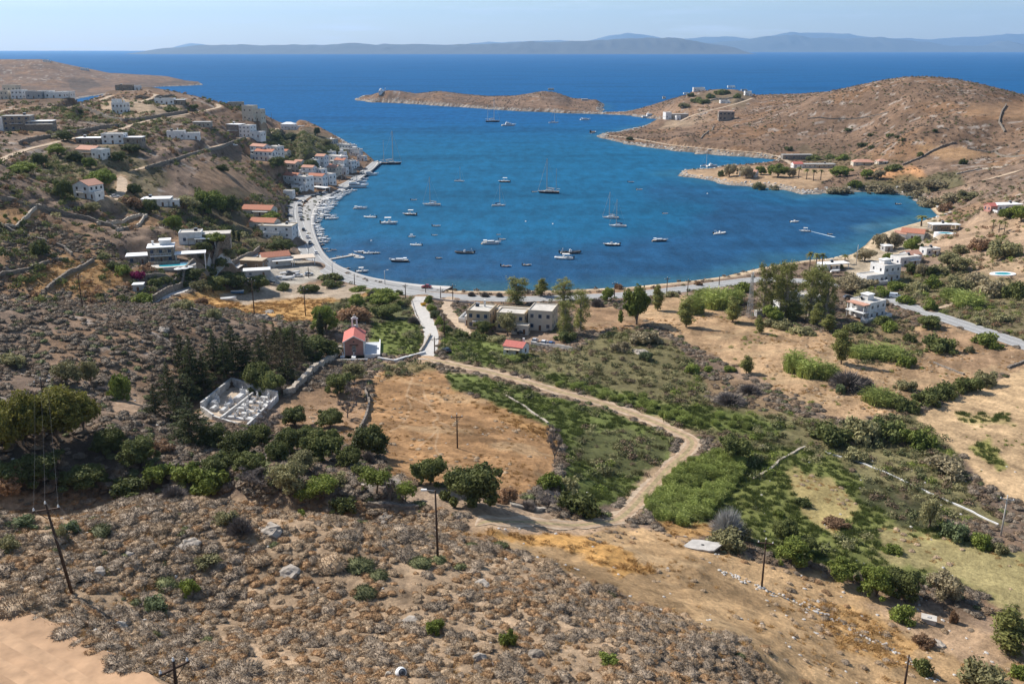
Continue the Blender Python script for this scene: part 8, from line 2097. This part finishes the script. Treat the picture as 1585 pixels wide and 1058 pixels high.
KN = {'carob': ('carob_tree', 'tree'), 'dark': ('evergreen_tree', 'tree'), 'green': ('broadleaf_tree', 'tree'), 'almond': ('almond_tree', 'tree'), 'olive': ('olive_tree', 'tree'), 'tamarisk': ('tamarisk_tree', 'tree'), 'pine': ('pine_tree', 'tree'),
'pepper': ('pepper_tree', 'tree'), 'gum': ('gum_tree', 'tree'), 'slim': ('young_gum_tree', 'tree'), 'conifer': ('conifer_tree', 'tree'), 'rusty': ('dry_conifer_tree', 'tree'), 'cypress': ('cypress_tree', 'tree'), 'palm': ('palm_tree', 'palm'), 'bare': ('leafless_tree', 'tree'), 'silver': ('silver_tree', 'tree'),
'b_green': ('green_bush', 'bush'), 'b_dark': ('dark_bush', 'bush'), 'b_carob': ('dark_bush', 'bush'), 'b_lime': ('bright_bush', 'bush'), 'b_olive': ('olive_bush', 'bush'), 'b_grey': ('tamarisk_bush', 'bush'), 'b_teal': ('teal_bush', 'bush'), 'b_brown': ('brown_bush', 'bush'), 'b_mag': ('bougainvillea', 'bush'),
'b_twig': ('twiggy_bush', 'bush'), 'b_silver': ('silver_bush', 'bush'), 'b_reed': ('cane_clump', 'canes')}
TREES = """
conifer 297 590 44 74 dark conifer standing highest above the cemetery on the left
conifer 283 572 34 58 smaller dark conifer left behind the cemetery
conifer 333 574 55 65 broad dark conifer behind the cemetery corner
conifer 362 574 60 74 tallest dark conifer behind the cemetery wall
conifer 383 578 47 58 dark conifer right of the tallest behind the cemetery
carob 399 604 48 48 round dark tree at the right corner of the cemetery
carob 421 610 44 38 dark round tree between the cemetery and the tumbled wall
rusty 413 560 44 60 rusty brown conifer behind the round dark tree
rusty 438 572 47 70 tallest rusty brown conifer above the cemetery
rusty 456 566 39 60 rusty conifer beside the spreading dark pine
conifer 426 548 34 48 thin dark conifer between the rusty ones
conifer 470 560 44 55 dark conifer next to the tumbled stone wall
dark 480 550 64 34 wide spreading dark tree left of the chapel
dark 510 552 36 26 low dark tree touching the chapel's left side
conifer 316 604 40 62 dark conifer leaning over the cemetery's left wall
conifer 348 584 40 66 dark conifer between the broad and the tallest one
conifer 404 574 42 60 dark conifer in front of the rusty ones
conifer 446 590 38 48 dark conifer at the middle of the tumbled wall
cypress 497 524 13 44 narrow black cypress left of the chapel
green 504 512 40 44 dark green tree behind the black cypress
carob 527 609 46 36 round green tree under the chapel terrace
bare 552 628 38 42 leafless tree against the dry stone wall of the field
bare 538 646 32 32 smaller leafless tree left of the field wall
olive 548 590 40 30 thin olive tree in front of the chapel tombs
carob 456 659 44 32 round dark tree below the cemetery
carob 511 660 42 30 dark tree right of the round one below the cemetery
bare 418 672 46 38 brown leafless tree touching the cemetery's lower corner
dark 451 700 46 42 dark tree in the middle of the grove under the cemetery
carob 500 710 64 50 large dark tree in the middle of the lower grove
dark 574 708 62 54 large round dark tree at the edge of the tan field
b_twig 570 716 24 22 grey leafless bush in front of the large round tree
conifer 293 622 52 46 dark conifer against the left wall of the cemetery
conifer 296 687 83 79 big dark conifer below the cemetery's left corner
dark 367 706 58 40 dark tree right of the big conifer
dark 430 714 40 36 shaded dark tree left of the grove's middle
pepper 92 680 92 88 large yellow green tree on the ravine edge
pepper 36 688 66 90 yellow green tree left of the largest one
pepper -2 704 60 92 yellow green tree cut by the left edge of the photo
pepper 130 668 54 70 airy yellow green tree right of the largest one
olive 105 596 50 42 yellowish olive tree above the yellow green trees
olive 141 594 32 40 olive tree right of the yellowish one
b_lime 186 616 36 44 bright green bush beside the bare patch on the spur
conifer 241 642 38 50 ragged small conifer on the bank of the ravine
dark 60 740 80 40 shaded dark tree in the ravine under the yellow green trees
dark 130 752 70 34 shaded dark tree in the bottom of the ravine
b_brown 15 756 60 44 dry brown bush at the left edge of the ravine
b_olive 21 565 42 22 grey green bush on the bare spur at the left
b_green 245 738 52 30 green bush on the far side of the ridge, left of three
b_green 294 744 56 32 green bush on the far side of the ridge, middle of three
b_lime 326 756 60 34 bright green bush on the far side of the ridge, right of three
b_dark 352 720 44 28 dark bush above the bright green one
b_twig 270 772 46 24 grey twiggy bush at the rim of the ridge
olive 447 766 62 54 olive tree with bare forked stems at the edge of the ridge
bare 407 760 48 38 grey leafless tree left of the forked olive
bare 385 752 40 30 second grey leafless tree left of the forked olive
almond 500 770 52 36 light green almond tree right of the forked olive
almond 478 778 42 28 low light green almond tree before the olive
b_dark 533 789 44 28 solid dark bush on the edge of the ridge
almond 583 764 56 42 light green almond tree behind the field bank
bare 604 780 20 48 thin leafless sapling between two almond trees
almond 628 776 36 32 small light green almond tree right of the sapling
carob 666 749 56 48 round dark carob, smaller of the pair by the plain pole
carob 731 779 88 68 large dark carob beside the plain pole
b_brown 781 776 40 28 brown dry bush at the right foot of the large carob
b_lime 852 756 44 30 yellow green bush at the lower corner of the tan field
b_carob 897 796 76 46 large grey green bush beside the track bend
b_olive 880 762 44 30 olive bush between the yellow green one and the track
bare 858 718 26 52 leafless tree on the edge of the tan field, upper
bare 856 690 24 34 leafless tree above the upper one on the field edge
bare 848 786 40 28 low leafless tree on the pale bank
b_twig 816 788 34 14 grey twiggy bush at the pale bank's left end
carob 1138 712 50 44 round dark green tree right of the track bend
b_silver 1126 830 58 52 silvery half dead bush beside the ruined shelter
b_olive 1122 846 64 32 olive bush under the silvery dead branches
b_olive 1146 838 34 30 dark olive bush at the right of the silvery one
carob 1214 846 42 52 dark tree, left part of the trio by the dark slope pole
green 1226 872 52 46 green tree, front of the trio by the dark slope pole
carob 1246 858 34 36 dark tree, right of the trio by the dark slope pole
green 1302 900 44 42 green round tree alone on the meadow edge
green 1356 922 52 54 yellow green tree left of the grey green one
carob 1396 924 56 52 grey green fig tree beside the yellow green one
tamarisk 1460 926 50 48 pale silvery olive tree with a long shadow
b_green 1396 960 40 28 small green bush left of the concrete cistern
slim 1560 1006 64 72 feathery light green tree at the right edge
b_carob 1426 1040 36 32 dark bush beside the lower dark pole
b_olive 1526 1062 78 44 broad olive brown bush at the lower right corner
b_green 1578 1046 36 30 green bush in the lower right corner
olive 1437 816 38 56 tall thin tree beside the white pipe wall
b_teal 1475 834 44 30 dark bluish bush right of the tall thin tree
b_lime 1517 846 34 26 yellow green bush before the concrete pole
b_olive 1547 854 28 20 olive bush at the foot of the concrete pole
b_dark 1242 781 28 16 dark bush alone on the yellowish meadow
b_green 1205 798 20 14 small green bush left of the meadow's dark one
b_lime 1381 854 34 14 low bright green patch on the meadow
b_brown 1295 812 44 14 brown dead heap on the meadow
b_brown 1475 962 14 24 dry thistle right of the concrete cistern
b_brown 1430 998 40 20 dry brush on the stone heap
slim 1155 578 22 30 small dark tree on the edge of the sandy field
slim 1134 498 28 40 young tree left of the lattice mast
slim 1175 515 18 28 slim sapling right of the lattice mast
slim 1302 563 30 62 tall slim tree alone in the sandy field
b_reed 1229 574 34 40 tall cane clump, left end of the field island
b_reed 1252 582 40 34 cane clump in the middle of the field island
b_reed 1280 584 38 28 cane clump, right end of the field island
b_twig 1312 599 66 28 grey heap of dead brush beside the field island
b_twig 1338 600 36 20 smaller grey brush right of the dead heap
b_teal 1299 608 18 16 bluish tuft below the dead brush heap
b_green 1402 566 32 24 bright green bush in the sandy field
b_reed 1372 552 60 22 row of canes behind the bright green bush
b_reed 1334 552 44 22 cane row left of the bright green bush
b_olive 1400 602 34 18 olive bush near the end of the hedge
b_reed 1362 622 52 26 light green canes at the corner of the hedge
b_carob 1400 634 44 28 near end of the dark hedge beside the ploughed field
b_carob 1432 624 46 28 second bush of the dark hedge from the near end
b_carob 1464 614 46 28 middle bush of the dark hedge
b_carob 1496 604 46 28 fourth bush of the dark hedge
b_olive 1524 595 38 26 far end of the dark hedge beside the ploughed field
b_carob 1287 684 68 36 leftmost of the big bushes below the sandy field
b_olive 1330 680 60 38 second of the big bushes below the sandy field
b_carob 1374 678 60 36 third of the big bushes below the sandy field
b_green 1418 690 54 30 rightmost of the big bushes below the sandy field
b_grey 1462 732 68 28 low pale green mound beside the ploughed field
b_olive 1326 712 38 22 olive bush behind the start of the pipe wall
b_green 1071 577 24 16 dense green bush on the rusty ground
b_green 1096 575 16 10 small green bush right of the dense one
b_green 1130 574 20 12 green bush below the small dark tree
b_teal 1001 556 24 14 spiky bluish agave clump in the weeds
b_grey 1000 532 50 22 grey green mound in the middle of the weeds
b_grey 960 542 40 16 pale mound left of the grey green one
b_twig 1130 624 56 18 purple grey dead brush on the rusty ground
b_twig 1160 608 40 16 dead brush above the purple grey one
gum 1182 490 42 84 left of the tall gum trees behind the lattice mast
gum 1215 493 48 92 tallest gum tree of the group by the beach
gum 1252 492 44 78 gum tree in the middle of the group hiding the white house
gum 1278 494 38 72 right of the tall gum trees near the white villa
gum 1205 476 46 70 gum tree behind the left of the group
gum 1262 474 44 66 gum tree behind the right of the group
slim 1262 505 24 38 young tree in front of the white hidden house
slim 1227 496 30 32 young tree below the tallest gum tree
slim 1281 513 24 28 light green young tree right below the gum trees
b_olive 1205 506 46 16 low bushes under the tallest gum tree
b_olive 1242 516 40 16 olive bush below the gum group
b_green 1300 522 22 14 green bush right of the young light tree
b_carob 1330 512 44 14 dark hedge in front of the white villa
b_carob 1365 500 34 16 dark bush at the right corner of the white villa
b_lime 1361 458 36 18 yellowish bush behind the white villa
tamarisk 1316 452 56 30 grey tamarisk between the two white villas
tamarisk 1334 452 44 24 tamarisk right of the wide one between the villas
palm 1252 420 16 30 left palm of the three behind the gum trees
palm 1262 424 16 32 middle palm of the three behind the gum trees
palm 1271 424 16 32 right palm of the three behind the gum trees
palm 1307 408 16 14 low palm on the beach
b_green 1299 415 14 10 small green bush on the beach beside the low palm
tamarisk 1339 404 30 22 tamarisk bush at the concrete beach pole
tamarisk 1361 384 26 24 grey tamarisk at the water left of the shed
tamarisk 1385 384 30 28 brownish tamarisk behind the pale shed
green 1411 391 26 28 green tree before the terracotta roof
palm 1426 350 24 16 dark bushy palm above the terracotta roof
b_lime 1375 403 22 14 bush with reddish flowers behind the cubic villa
dark 1409 424 18 18 dark small tree below the long low house
tamarisk 1426 427 20 20 thin grey tree below the long low house
dark 1440 428 18 16 round dark bush right of the thin grey tree
olive 1470 418 46 32 large olive brown tree right of the low houses
olive 1488 420 36 24 olive tree right of the large one
b_olive 1486 449 42 24 grey bush above the cane thicket by the road
b_reed 1498 474 46 28 bright cane thicket beside the right road
b_reed 1474 462 36 20 canes left of the bright thicket
b_grey 1532 458 46 28 grey green bush under the round pool
b_carob 1568 462 40 34 dark tall bush at the right edge under the pool
b_olive 1556 398 54 30 olive bush on the sandy bank at the right edge
b_brown 1520 386 42 22 brown dry bush on the sandy bank
b_olive 1486 392 26 18 olive bush on the sandy bank left
pine 1557 340 26 18 umbrella pine left of two on the right hillside
pine 1580 344 36 28 umbrella pine at the right edge below the long villa
palm 1536 358 12 18 left palm of three on the right bank
palm 1546 360 12 19 middle palm of three on the right bank
palm 1554 361 12 18 right palm of three on the right bank
carob 1436 508 38 22 dark spreading tree beside the pale stones
b_green 1440 478 22 16 round palm like bush at the kerb of the right road
b_carob 1453 543 52 28 dark olive bush in the middle of the right field
b_carob 1408 528 22 16 dark bush left of the dark olive one
b_green 1377 512 26 18 leafy bush right below the white villa
b_green 1529 534 48 26 broad green bush at the right road
b_olive 1500 545 16 14 small olive bush left of the broad green one
b_olive 1520 500 30 12 low bush across the right road
b_olive 1552 496 34 14 low bush farther along the right road
gum 800 470 48 42 round tree on the beach road behind the hotel
slim 838 458 22 28 thin tree on the beach right of the round one
gum 872 466 40 36 pale tree right behind the hotel
gum 874 518 34 56 paler of two tall trees right of the hotel
gum 898 512 36 66 greener of two tall trees right of the hotel
b_dark 876 526 36 18 dark bush at the foot of the two tall trees
green 985 502 46 68 dense green tree alone on the tan field
slim 1018 480 22 40 slim tree right of the dense green one
slim 1062 506 28 46 light green cane like tree on the sandy field
b_reed 1073 484 36 34 tall canes behind the light green tree
green 940 466 20 24 small round green tree at the beach road
b_twig 925 474 24 14 dry grey bush left of the small round tree
b_olive 1040 458 26 11 low green bush at the beach road
b_reed 1108 476 44 36 big cane clump left of the lattice mast
b_reed 1132 470 36 30 cane clump nearest the lattice mast
b_reed 1090 466 34 24 cane clump at the left of the cane stand
b_green 1150 452 30 18 dark bush on the beach behind the mast
b_brown 958 447 14 10 dry bush on the sand, left of two
b_brown 1081 441 14 9 dry bush on the sand, right of two
b_twig 730 458 14 8 first dry bush at the seaward edge of the road
b_twig 751 459 15 8 second dry bush at the seaward edge of the road
b_twig 773 459 13 8 third dry bush at the seaward edge of the road
b_green 664 468 14 12 oleander hedge, end nearest the beach road
b_green 668 480 16 13 oleander hedge, second bush from the road
b_teal 674 492 17 14 oleander hedge, middle bush
b_green 681 503 18 15 oleander hedge, fourth bush from the road
b_carob 690 514 22 16 oleander hedge, dark end near the hotel
b_carob 712 522 28 14 dark hedge before the left hotel block
b_carob 740 524 34 14 dark hedge before the hotel court
b_olive 768 528 30 12 dark hedge right before the cottage
carob 749 516 28 22 grey green shrub against the left hotel block
olive 785 518 32 36 grey green tree in front of the middle hotel block
b_olive 842 500 20 16 shrub against the right hotel block
cypress 847 494 7 16 tiny cypress at the right hotel block
b_carob 806 556 26 14 dark bush under the cottage's right wall
b_reed 795 558 22 10 blue green agaves below the cottage
green 594 472 50 26 bright green tree mass beside the lane
b_twig 577 466 24 18 grey leafless bush left of the bright green mass
green 553 476 28 24 green bush at the end of the golden field
b_brown 549 496 58 28 broad grey brown bush behind the chapel
carob 599 492 46 24 dark olive bush beside the green plot
b_dark 618 456 13 10 small dark bush at the lane mouth
b_twig 640 500 22 12 grey bush on the lane kerb
b_green 556 450 30 8 green hedge on the inner kerb of the road
b_lime 582 454 28 9 yellowish hedge on the inner kerb of the road
carob 401 450 36 26 leaning olive tree on the sandy yard
b_carob 440 448 26 13 clipped round bush in the sandy yard
b_carob 478 452 34 16 dense bush beside the sandy yard pole
b_carob 512 432 40 11 long bush at the inner road kerb, upper
b_carob 514 443 36 13 long bush at the inner road kerb, lower
dark 362 446 50 28 dark tree mass left of the leaning olive
b_olive 380 452 26 16 olive bush below the dark tree mass
b_lime 224 468 38 18 yellow green bush below the villa wall
b_olive 283 477 36 16 olive bush at the start of the golden field
b_olive 332 490 30 18 olive bush on the edge of the spur
b_brown 310 470 24 12 brown bush in the golden field's corner
dark 436 390 44 22 dark green trees below the large white house
green 420 342 28 16 green tree between the two dull red roofs
pine 325 332 56 38 big yellow green pine on the gully slope
dark 352 326 34 24 dark green tree beside the big pine
olive 290 326 44 26 grey green tree left of the big pine
pine 270 357 28 26 small yellow green pine above the white villa
green 334 378 32 20 green tree at the white villa's right
cypress 362 372 6 18 left of two cypresses by the white villa
cypress 370 374 6 18 right of two cypresses by the white villa
b_mag 214 432 23 15 magenta bougainvillea beside the stone villa
b_green 191 424 28 16 green bush left of the magenta bougainvillea
b_dark 176 414 26 12 dark bush on the terrace edge by the villa
b_carob 240 440 26 12 dark bush right of the bougainvillea
dark 300 436 34 22 dark tree on the slope under the villa's white pergola
b_carob 322 424 34 18 dark bush beside the white pergola of the stone villa
b_dark 340 412 30 18 dark bush on the bank left of the timber shed
b_carob 278 446 30 16 dark bush on the retaining wall below the villa pool
b_dark 256 438 24 14 dark bush below the villa pool terrace
dark 316 392 26 20 dark tree below the white villa's sloping wings
b_olive 352 396 30 16 olive bush on the bank above the timber shed
b_carob 376 396 26 16 dark bush right of the two cypresses
b_dark 1070 150 14 8 dark shrubs left of the hilltop villas
b_carob 1125 145 12 7 dark shrub left under the topmost villa
b_carob 1078 158 22 9 dark shrubs on the hilltop terraces
b_olive 1060 166 20 8 olive shrubs below the hilltop villas
carob 330 453 44 28 dark tree at the foot of the bank below the timber shed
b_olive 310 449 32 18 olive bush left of the tree at the bank's foot
conifer 262 622 44 66 ragged dark conifer left of the cemetery's lower corner
conifer 274 652 42 52 dark conifer between the ragged one and the big one
dark 330 690 50 36 dark tree under the big conifer
carob 398 690 44 36 round dark tree below the cemetery wall's lowest corner
dark 478 690 40 34 dark tree between the two lower grove trees
carob 540 722 40 34 dark tree left under the large round tree
olive 470 728 44 34 grey olive tree at the foot of the grove
carob 390 730 50 34 dark tree above the leafless pair
dark 330 735 44 30 dark tree behind the bright green bush
b_dark 425 740 40 22 dark bush above the forked olive
dark 215 716 60 42 shaded dark tree on the ravine's far bank
dark 170 700 54 40 dark tree under the airy yellow green one
b_dark 200 760 60 28 dark bush in the ravine behind the ridge rim
b_brown 250 700 40 24 brown bush on the ravine's far bank
dark 20 750 60 40 dark tree at the left end of the ravine
b_olive 520 750 40 22 olive bush behind the first almond tree
b_carob 560 735 34 22 dark bush left of the field bank
conifer 455 548 34 48 dark conifer behind the rusty ones near the chapel
dark 440 536 40 30 dark tree at the back of the conifer grove
green 1195 500 34 30 leafy green shrub under the left of the gum group
olive 1340 470 40 24 olive tree behind the veranda villa
b_green 1390 448 34 18 green bush below the cubic villa's right wall
b_olive 1420 452 40 20 olive bush in the garden right of the cubic villa
b_green 1445 444 34 20 green bush farther right in the garden
b_olive 1450 425 36 20 olive bush right of the long low house
b_lime 1400 470 30 16 bright bush above the right road
b_grey 1510 440 40 20 grey bush above the round pool's left
b_dark 61 394 32 28 dark shrub standing on the terraces
b_olive 163 398 18 10 small bush at the golden terrace
pine 160 290 44 28 bright yellow green pine above the faded red roof
b_lime 138 282 18 12 yellow bush left of the bright pine
dark 97 307 28 32 tall dark tree left of the faded red roofed house
dark 112 302 24 22 dark tree against the faded red roofed house
dark 209 304 22 22 round dark tree beside the dirt drive
b_brown 204 320 44 20 brown thicket below the dirt drive
dark 233 330 28 24 dark tree before the flat white roof
olive 143 330 30 18 olive tree below the faded red roofed house
green 36 268 42 18 light green tree in the hollow at the left
dark 61 258 28 22 dark tree right of the light green hollow one
green 89 241 32 20 green tree left of the wide white villa
dark 99 218 26 16 dark tree above the wide white villa
green 140 260 22 18 round green tree below the pinkish roofs
dark 115 250 30 16 dark tree left of the pinkish roofs
dark 205 236 30 14 dark tree right of the wide white villa
dark 184 250 26 16 dark tree below the wide white villa's end
b_dark 344 264 20 12 dark shrub on the brown slope above the town
b_dark 124 176 11 8 small dark shrub on the skyline lane
b_carob 265 172 32 9 green hedge below the long low white house
b_carob 300 168 14 8 dark shrub right of the long low white house
dark 491 210 11 14 tall dark tree above the end of the town
dark 452 218 28 12 dark tree mass below the pyramid roofed house
dark 425 219 22 13 dark tree beside the climbing lane's bend
olive 505 226 18 12 pale tree before the far grey house
dark 482 262 26 16 dark tree above the tall narrow house
dark 430 260 28 18 dark tree beside the upper orange roofs
dark 456 300 18 10 dark tree behind the near end of the town
b_dark 1116 273 11 13 dark shrub on the spit left of the grey tree
tamarisk 1129 273 22 22 grey tree on the sandy spit
tamarisk 1154 275 24 20 spreading grey tree beside the spit house
green 1178 270 18 14 green tree behind the spit house
green 1203 274 32 22 green tree right of the spit house
tamarisk 1222 273 20 16 grey green tree between the spit house and the palms
b_olive 1175 293 22 13 olive bush on the lower shore of the spit
b_grey 1198 294 16 10 grey bush on the rocky edge of the spit
palm 1236 276 13 17 brownish palm, first of the cove palms
palm 1248 278 13 16 second of the cove palms
palm 1259 280 13 17 third of the cove palms
palm 1270 279 13 16 last of the cove palms
pine 1300 273 34 16 yellow green pine right of the cove palms
pine 1342 276 22 14 small yellow green pine below the hipped roof
tamarisk 1360 277 18 16 grey tree right of the small pine
b_lime 1324 288 24 11 yellow green bush on the shore below the pines
b_carob 1259 248 26 10 dark bushes behind the long farmhouse
b_carob 1286 246 22 9 dark bushes above the farmhouse's right end
b_green 1305 247 24 9 green bush behind the hipped roof, left
b_carob 1384 264 28 12 green bush by the old stone wall's foot
b_carob 1425 242 11 9 dark round bush beside the old stone wall
b_grey 1361 298 50 16 grey shore thicket below the small pine
b_grey 1300 300 40 12 grey shore thicket, left
b_grey 1410 294 44 16 grey green thicket at the bay head, upper left
b_grey 1448 294 50 17 grey green thicket at the bay head, upper right
b_grey 1440 318 42 16 grey green thicket beside the bay head sand
b_grey 1470 314 44 17 grey green thicket right of the bay head sand
b_grey 1420 304 34 12 grey thicket nearest the head of the bay
b_olive 1500 306 40 14 olive thicket farther from the bay head
b_brown 1462 326 24 16 brown thicket behind the terracotta roof
b_dark 1347 211 11 6 dark shrub dot on the brown hill, left
b_dark 1377 213 16 8 larger dark shrub on the middle of the brown hill
b_dark 1389 214 9 6 small shrub beside the larger dark one
b_dark 1335 227 18 8 wide dark shrub low on the brown hill
b_dark 1349 230 11 7 dark shrub right of the wide one
b_dark 1398 218 8 6 lone shrub right of the larger dark one
b_dark 1447 204 8 6 lone shrub high on the brown hill
b_dark 1491 254 14 10 dark bush near the right field wall
b_dark 1313 203 14 6 dark shrub high on the left of the brown hill
b_dark 1220 233 16 8 dark shrub at the foot of the brown hill
b_dark 975 217 12 7 dark shrub on the headland tip lane
b_carob 1100 152 16 9 dark trees between the hilltop villas
b_carob 1113 146 18 9 dark trees left of the topmost villa
b_carob 1142 152 16 9 dark trees below the topmost villa
b_carob 1090 160 18 8 dark trees below the hilltop terraces
"""
def plant_all():
 for ln in TREES.strip().splitlines():
  k, px, py, w, h, lb = ln.split(' ', 5)
  nm, cat = KN[k]
  plant(k, float(px), float(py), float(w), float(h), lb, nm, cat)
 for px, py, lb in ((8, 336, 'small sapling at the left of the walled orchard'), (24, 340, 'small sapling in the middle of the walled orchard'), (40, 333, 'small sapling at the right of the walled orchard'), (14, 346, 'small sapling at the bottom of the walled orchard'), (33, 327, 'small sapling at the top of the walled orchard')):
  plant('b_green', px, py, 7, 6, lb, 'sapling', 'tree')
 for k, px, py, w, h, lb in (('b_green', 293, 918, 34, 26, 'round fresh green bush right of the leaning pole'), ('b_teal', 238, 944, 46, 22, 'bluish grey bush below the fresh green one'), ('b_green', 672, 976, 34, 28, 'round fresh green bush in the lower middle'), ('b_green', 788, 1000, 30, 32, 'dark green bush with a shadow in the lower middle'),
 ('b_olive', 322, 872, 44, 18, 'low green brown bush on the ridge'), ('b_olive', 348, 810, 38, 26, 'olive tuft near the rim of the ridge'), ('b_teal', 32, 818, 50, 22, 'bluish bush at the left rim of the ridge'), ('b_teal', 110, 824, 30, 20, 'dark bluish bush beside the leaning pole'),
 ('b_olive', 92, 836, 26, 30, 'olive broom behind the leaning pole'), ('b_green', 466, 798, 16, 12, 'tiny fresh bush at the rim of the ridge'), ('b_olive', 10, 850, 40, 24, 'yellowish bush at the left edge of the ridge'), ('b_twig', 372, 826, 46, 32, 'large grey thorn bush near the rubble heap'), ('b_green', 940, 1024, 34, 16, 'green tuft among the grey scrub of the lower right ridge')):
  plant(k, px, py, w, h, lb, KN[k][0], 'bush')
MATB.update(bmats())
MATB['polewood'] = mat('pole_wood', (.075, .048, .034), .9, .25, 4)
MATB['porcelain'] = mat('porcelain', (.72, .72, .70), .3, .05, 3)
MATB['wire'] = mat('wire', (.12, .12, .125), .6, .1, 2)
MATB['rock'] = mat('bare_rock', (.34, .295, .245), .95, .35, 1.4, bump=.6)
plan_yards(); plan_houses()
build_ground(); build_sea(); build_far_hills(); build_roads(); build_pavement(); build_light(); build_haze(); build_camera()
LEAF = build_plants()
for _h in HOUSES: raise_house(MATB, _h)
build_chapel(MATB); build_cemetery(MATB); build_walls(); build_poles(); build_boats(MATB); build_cars(MATB)
ROCKS = build_cover(LEAF)
build_small(MATB, ROCKS); plant_all()
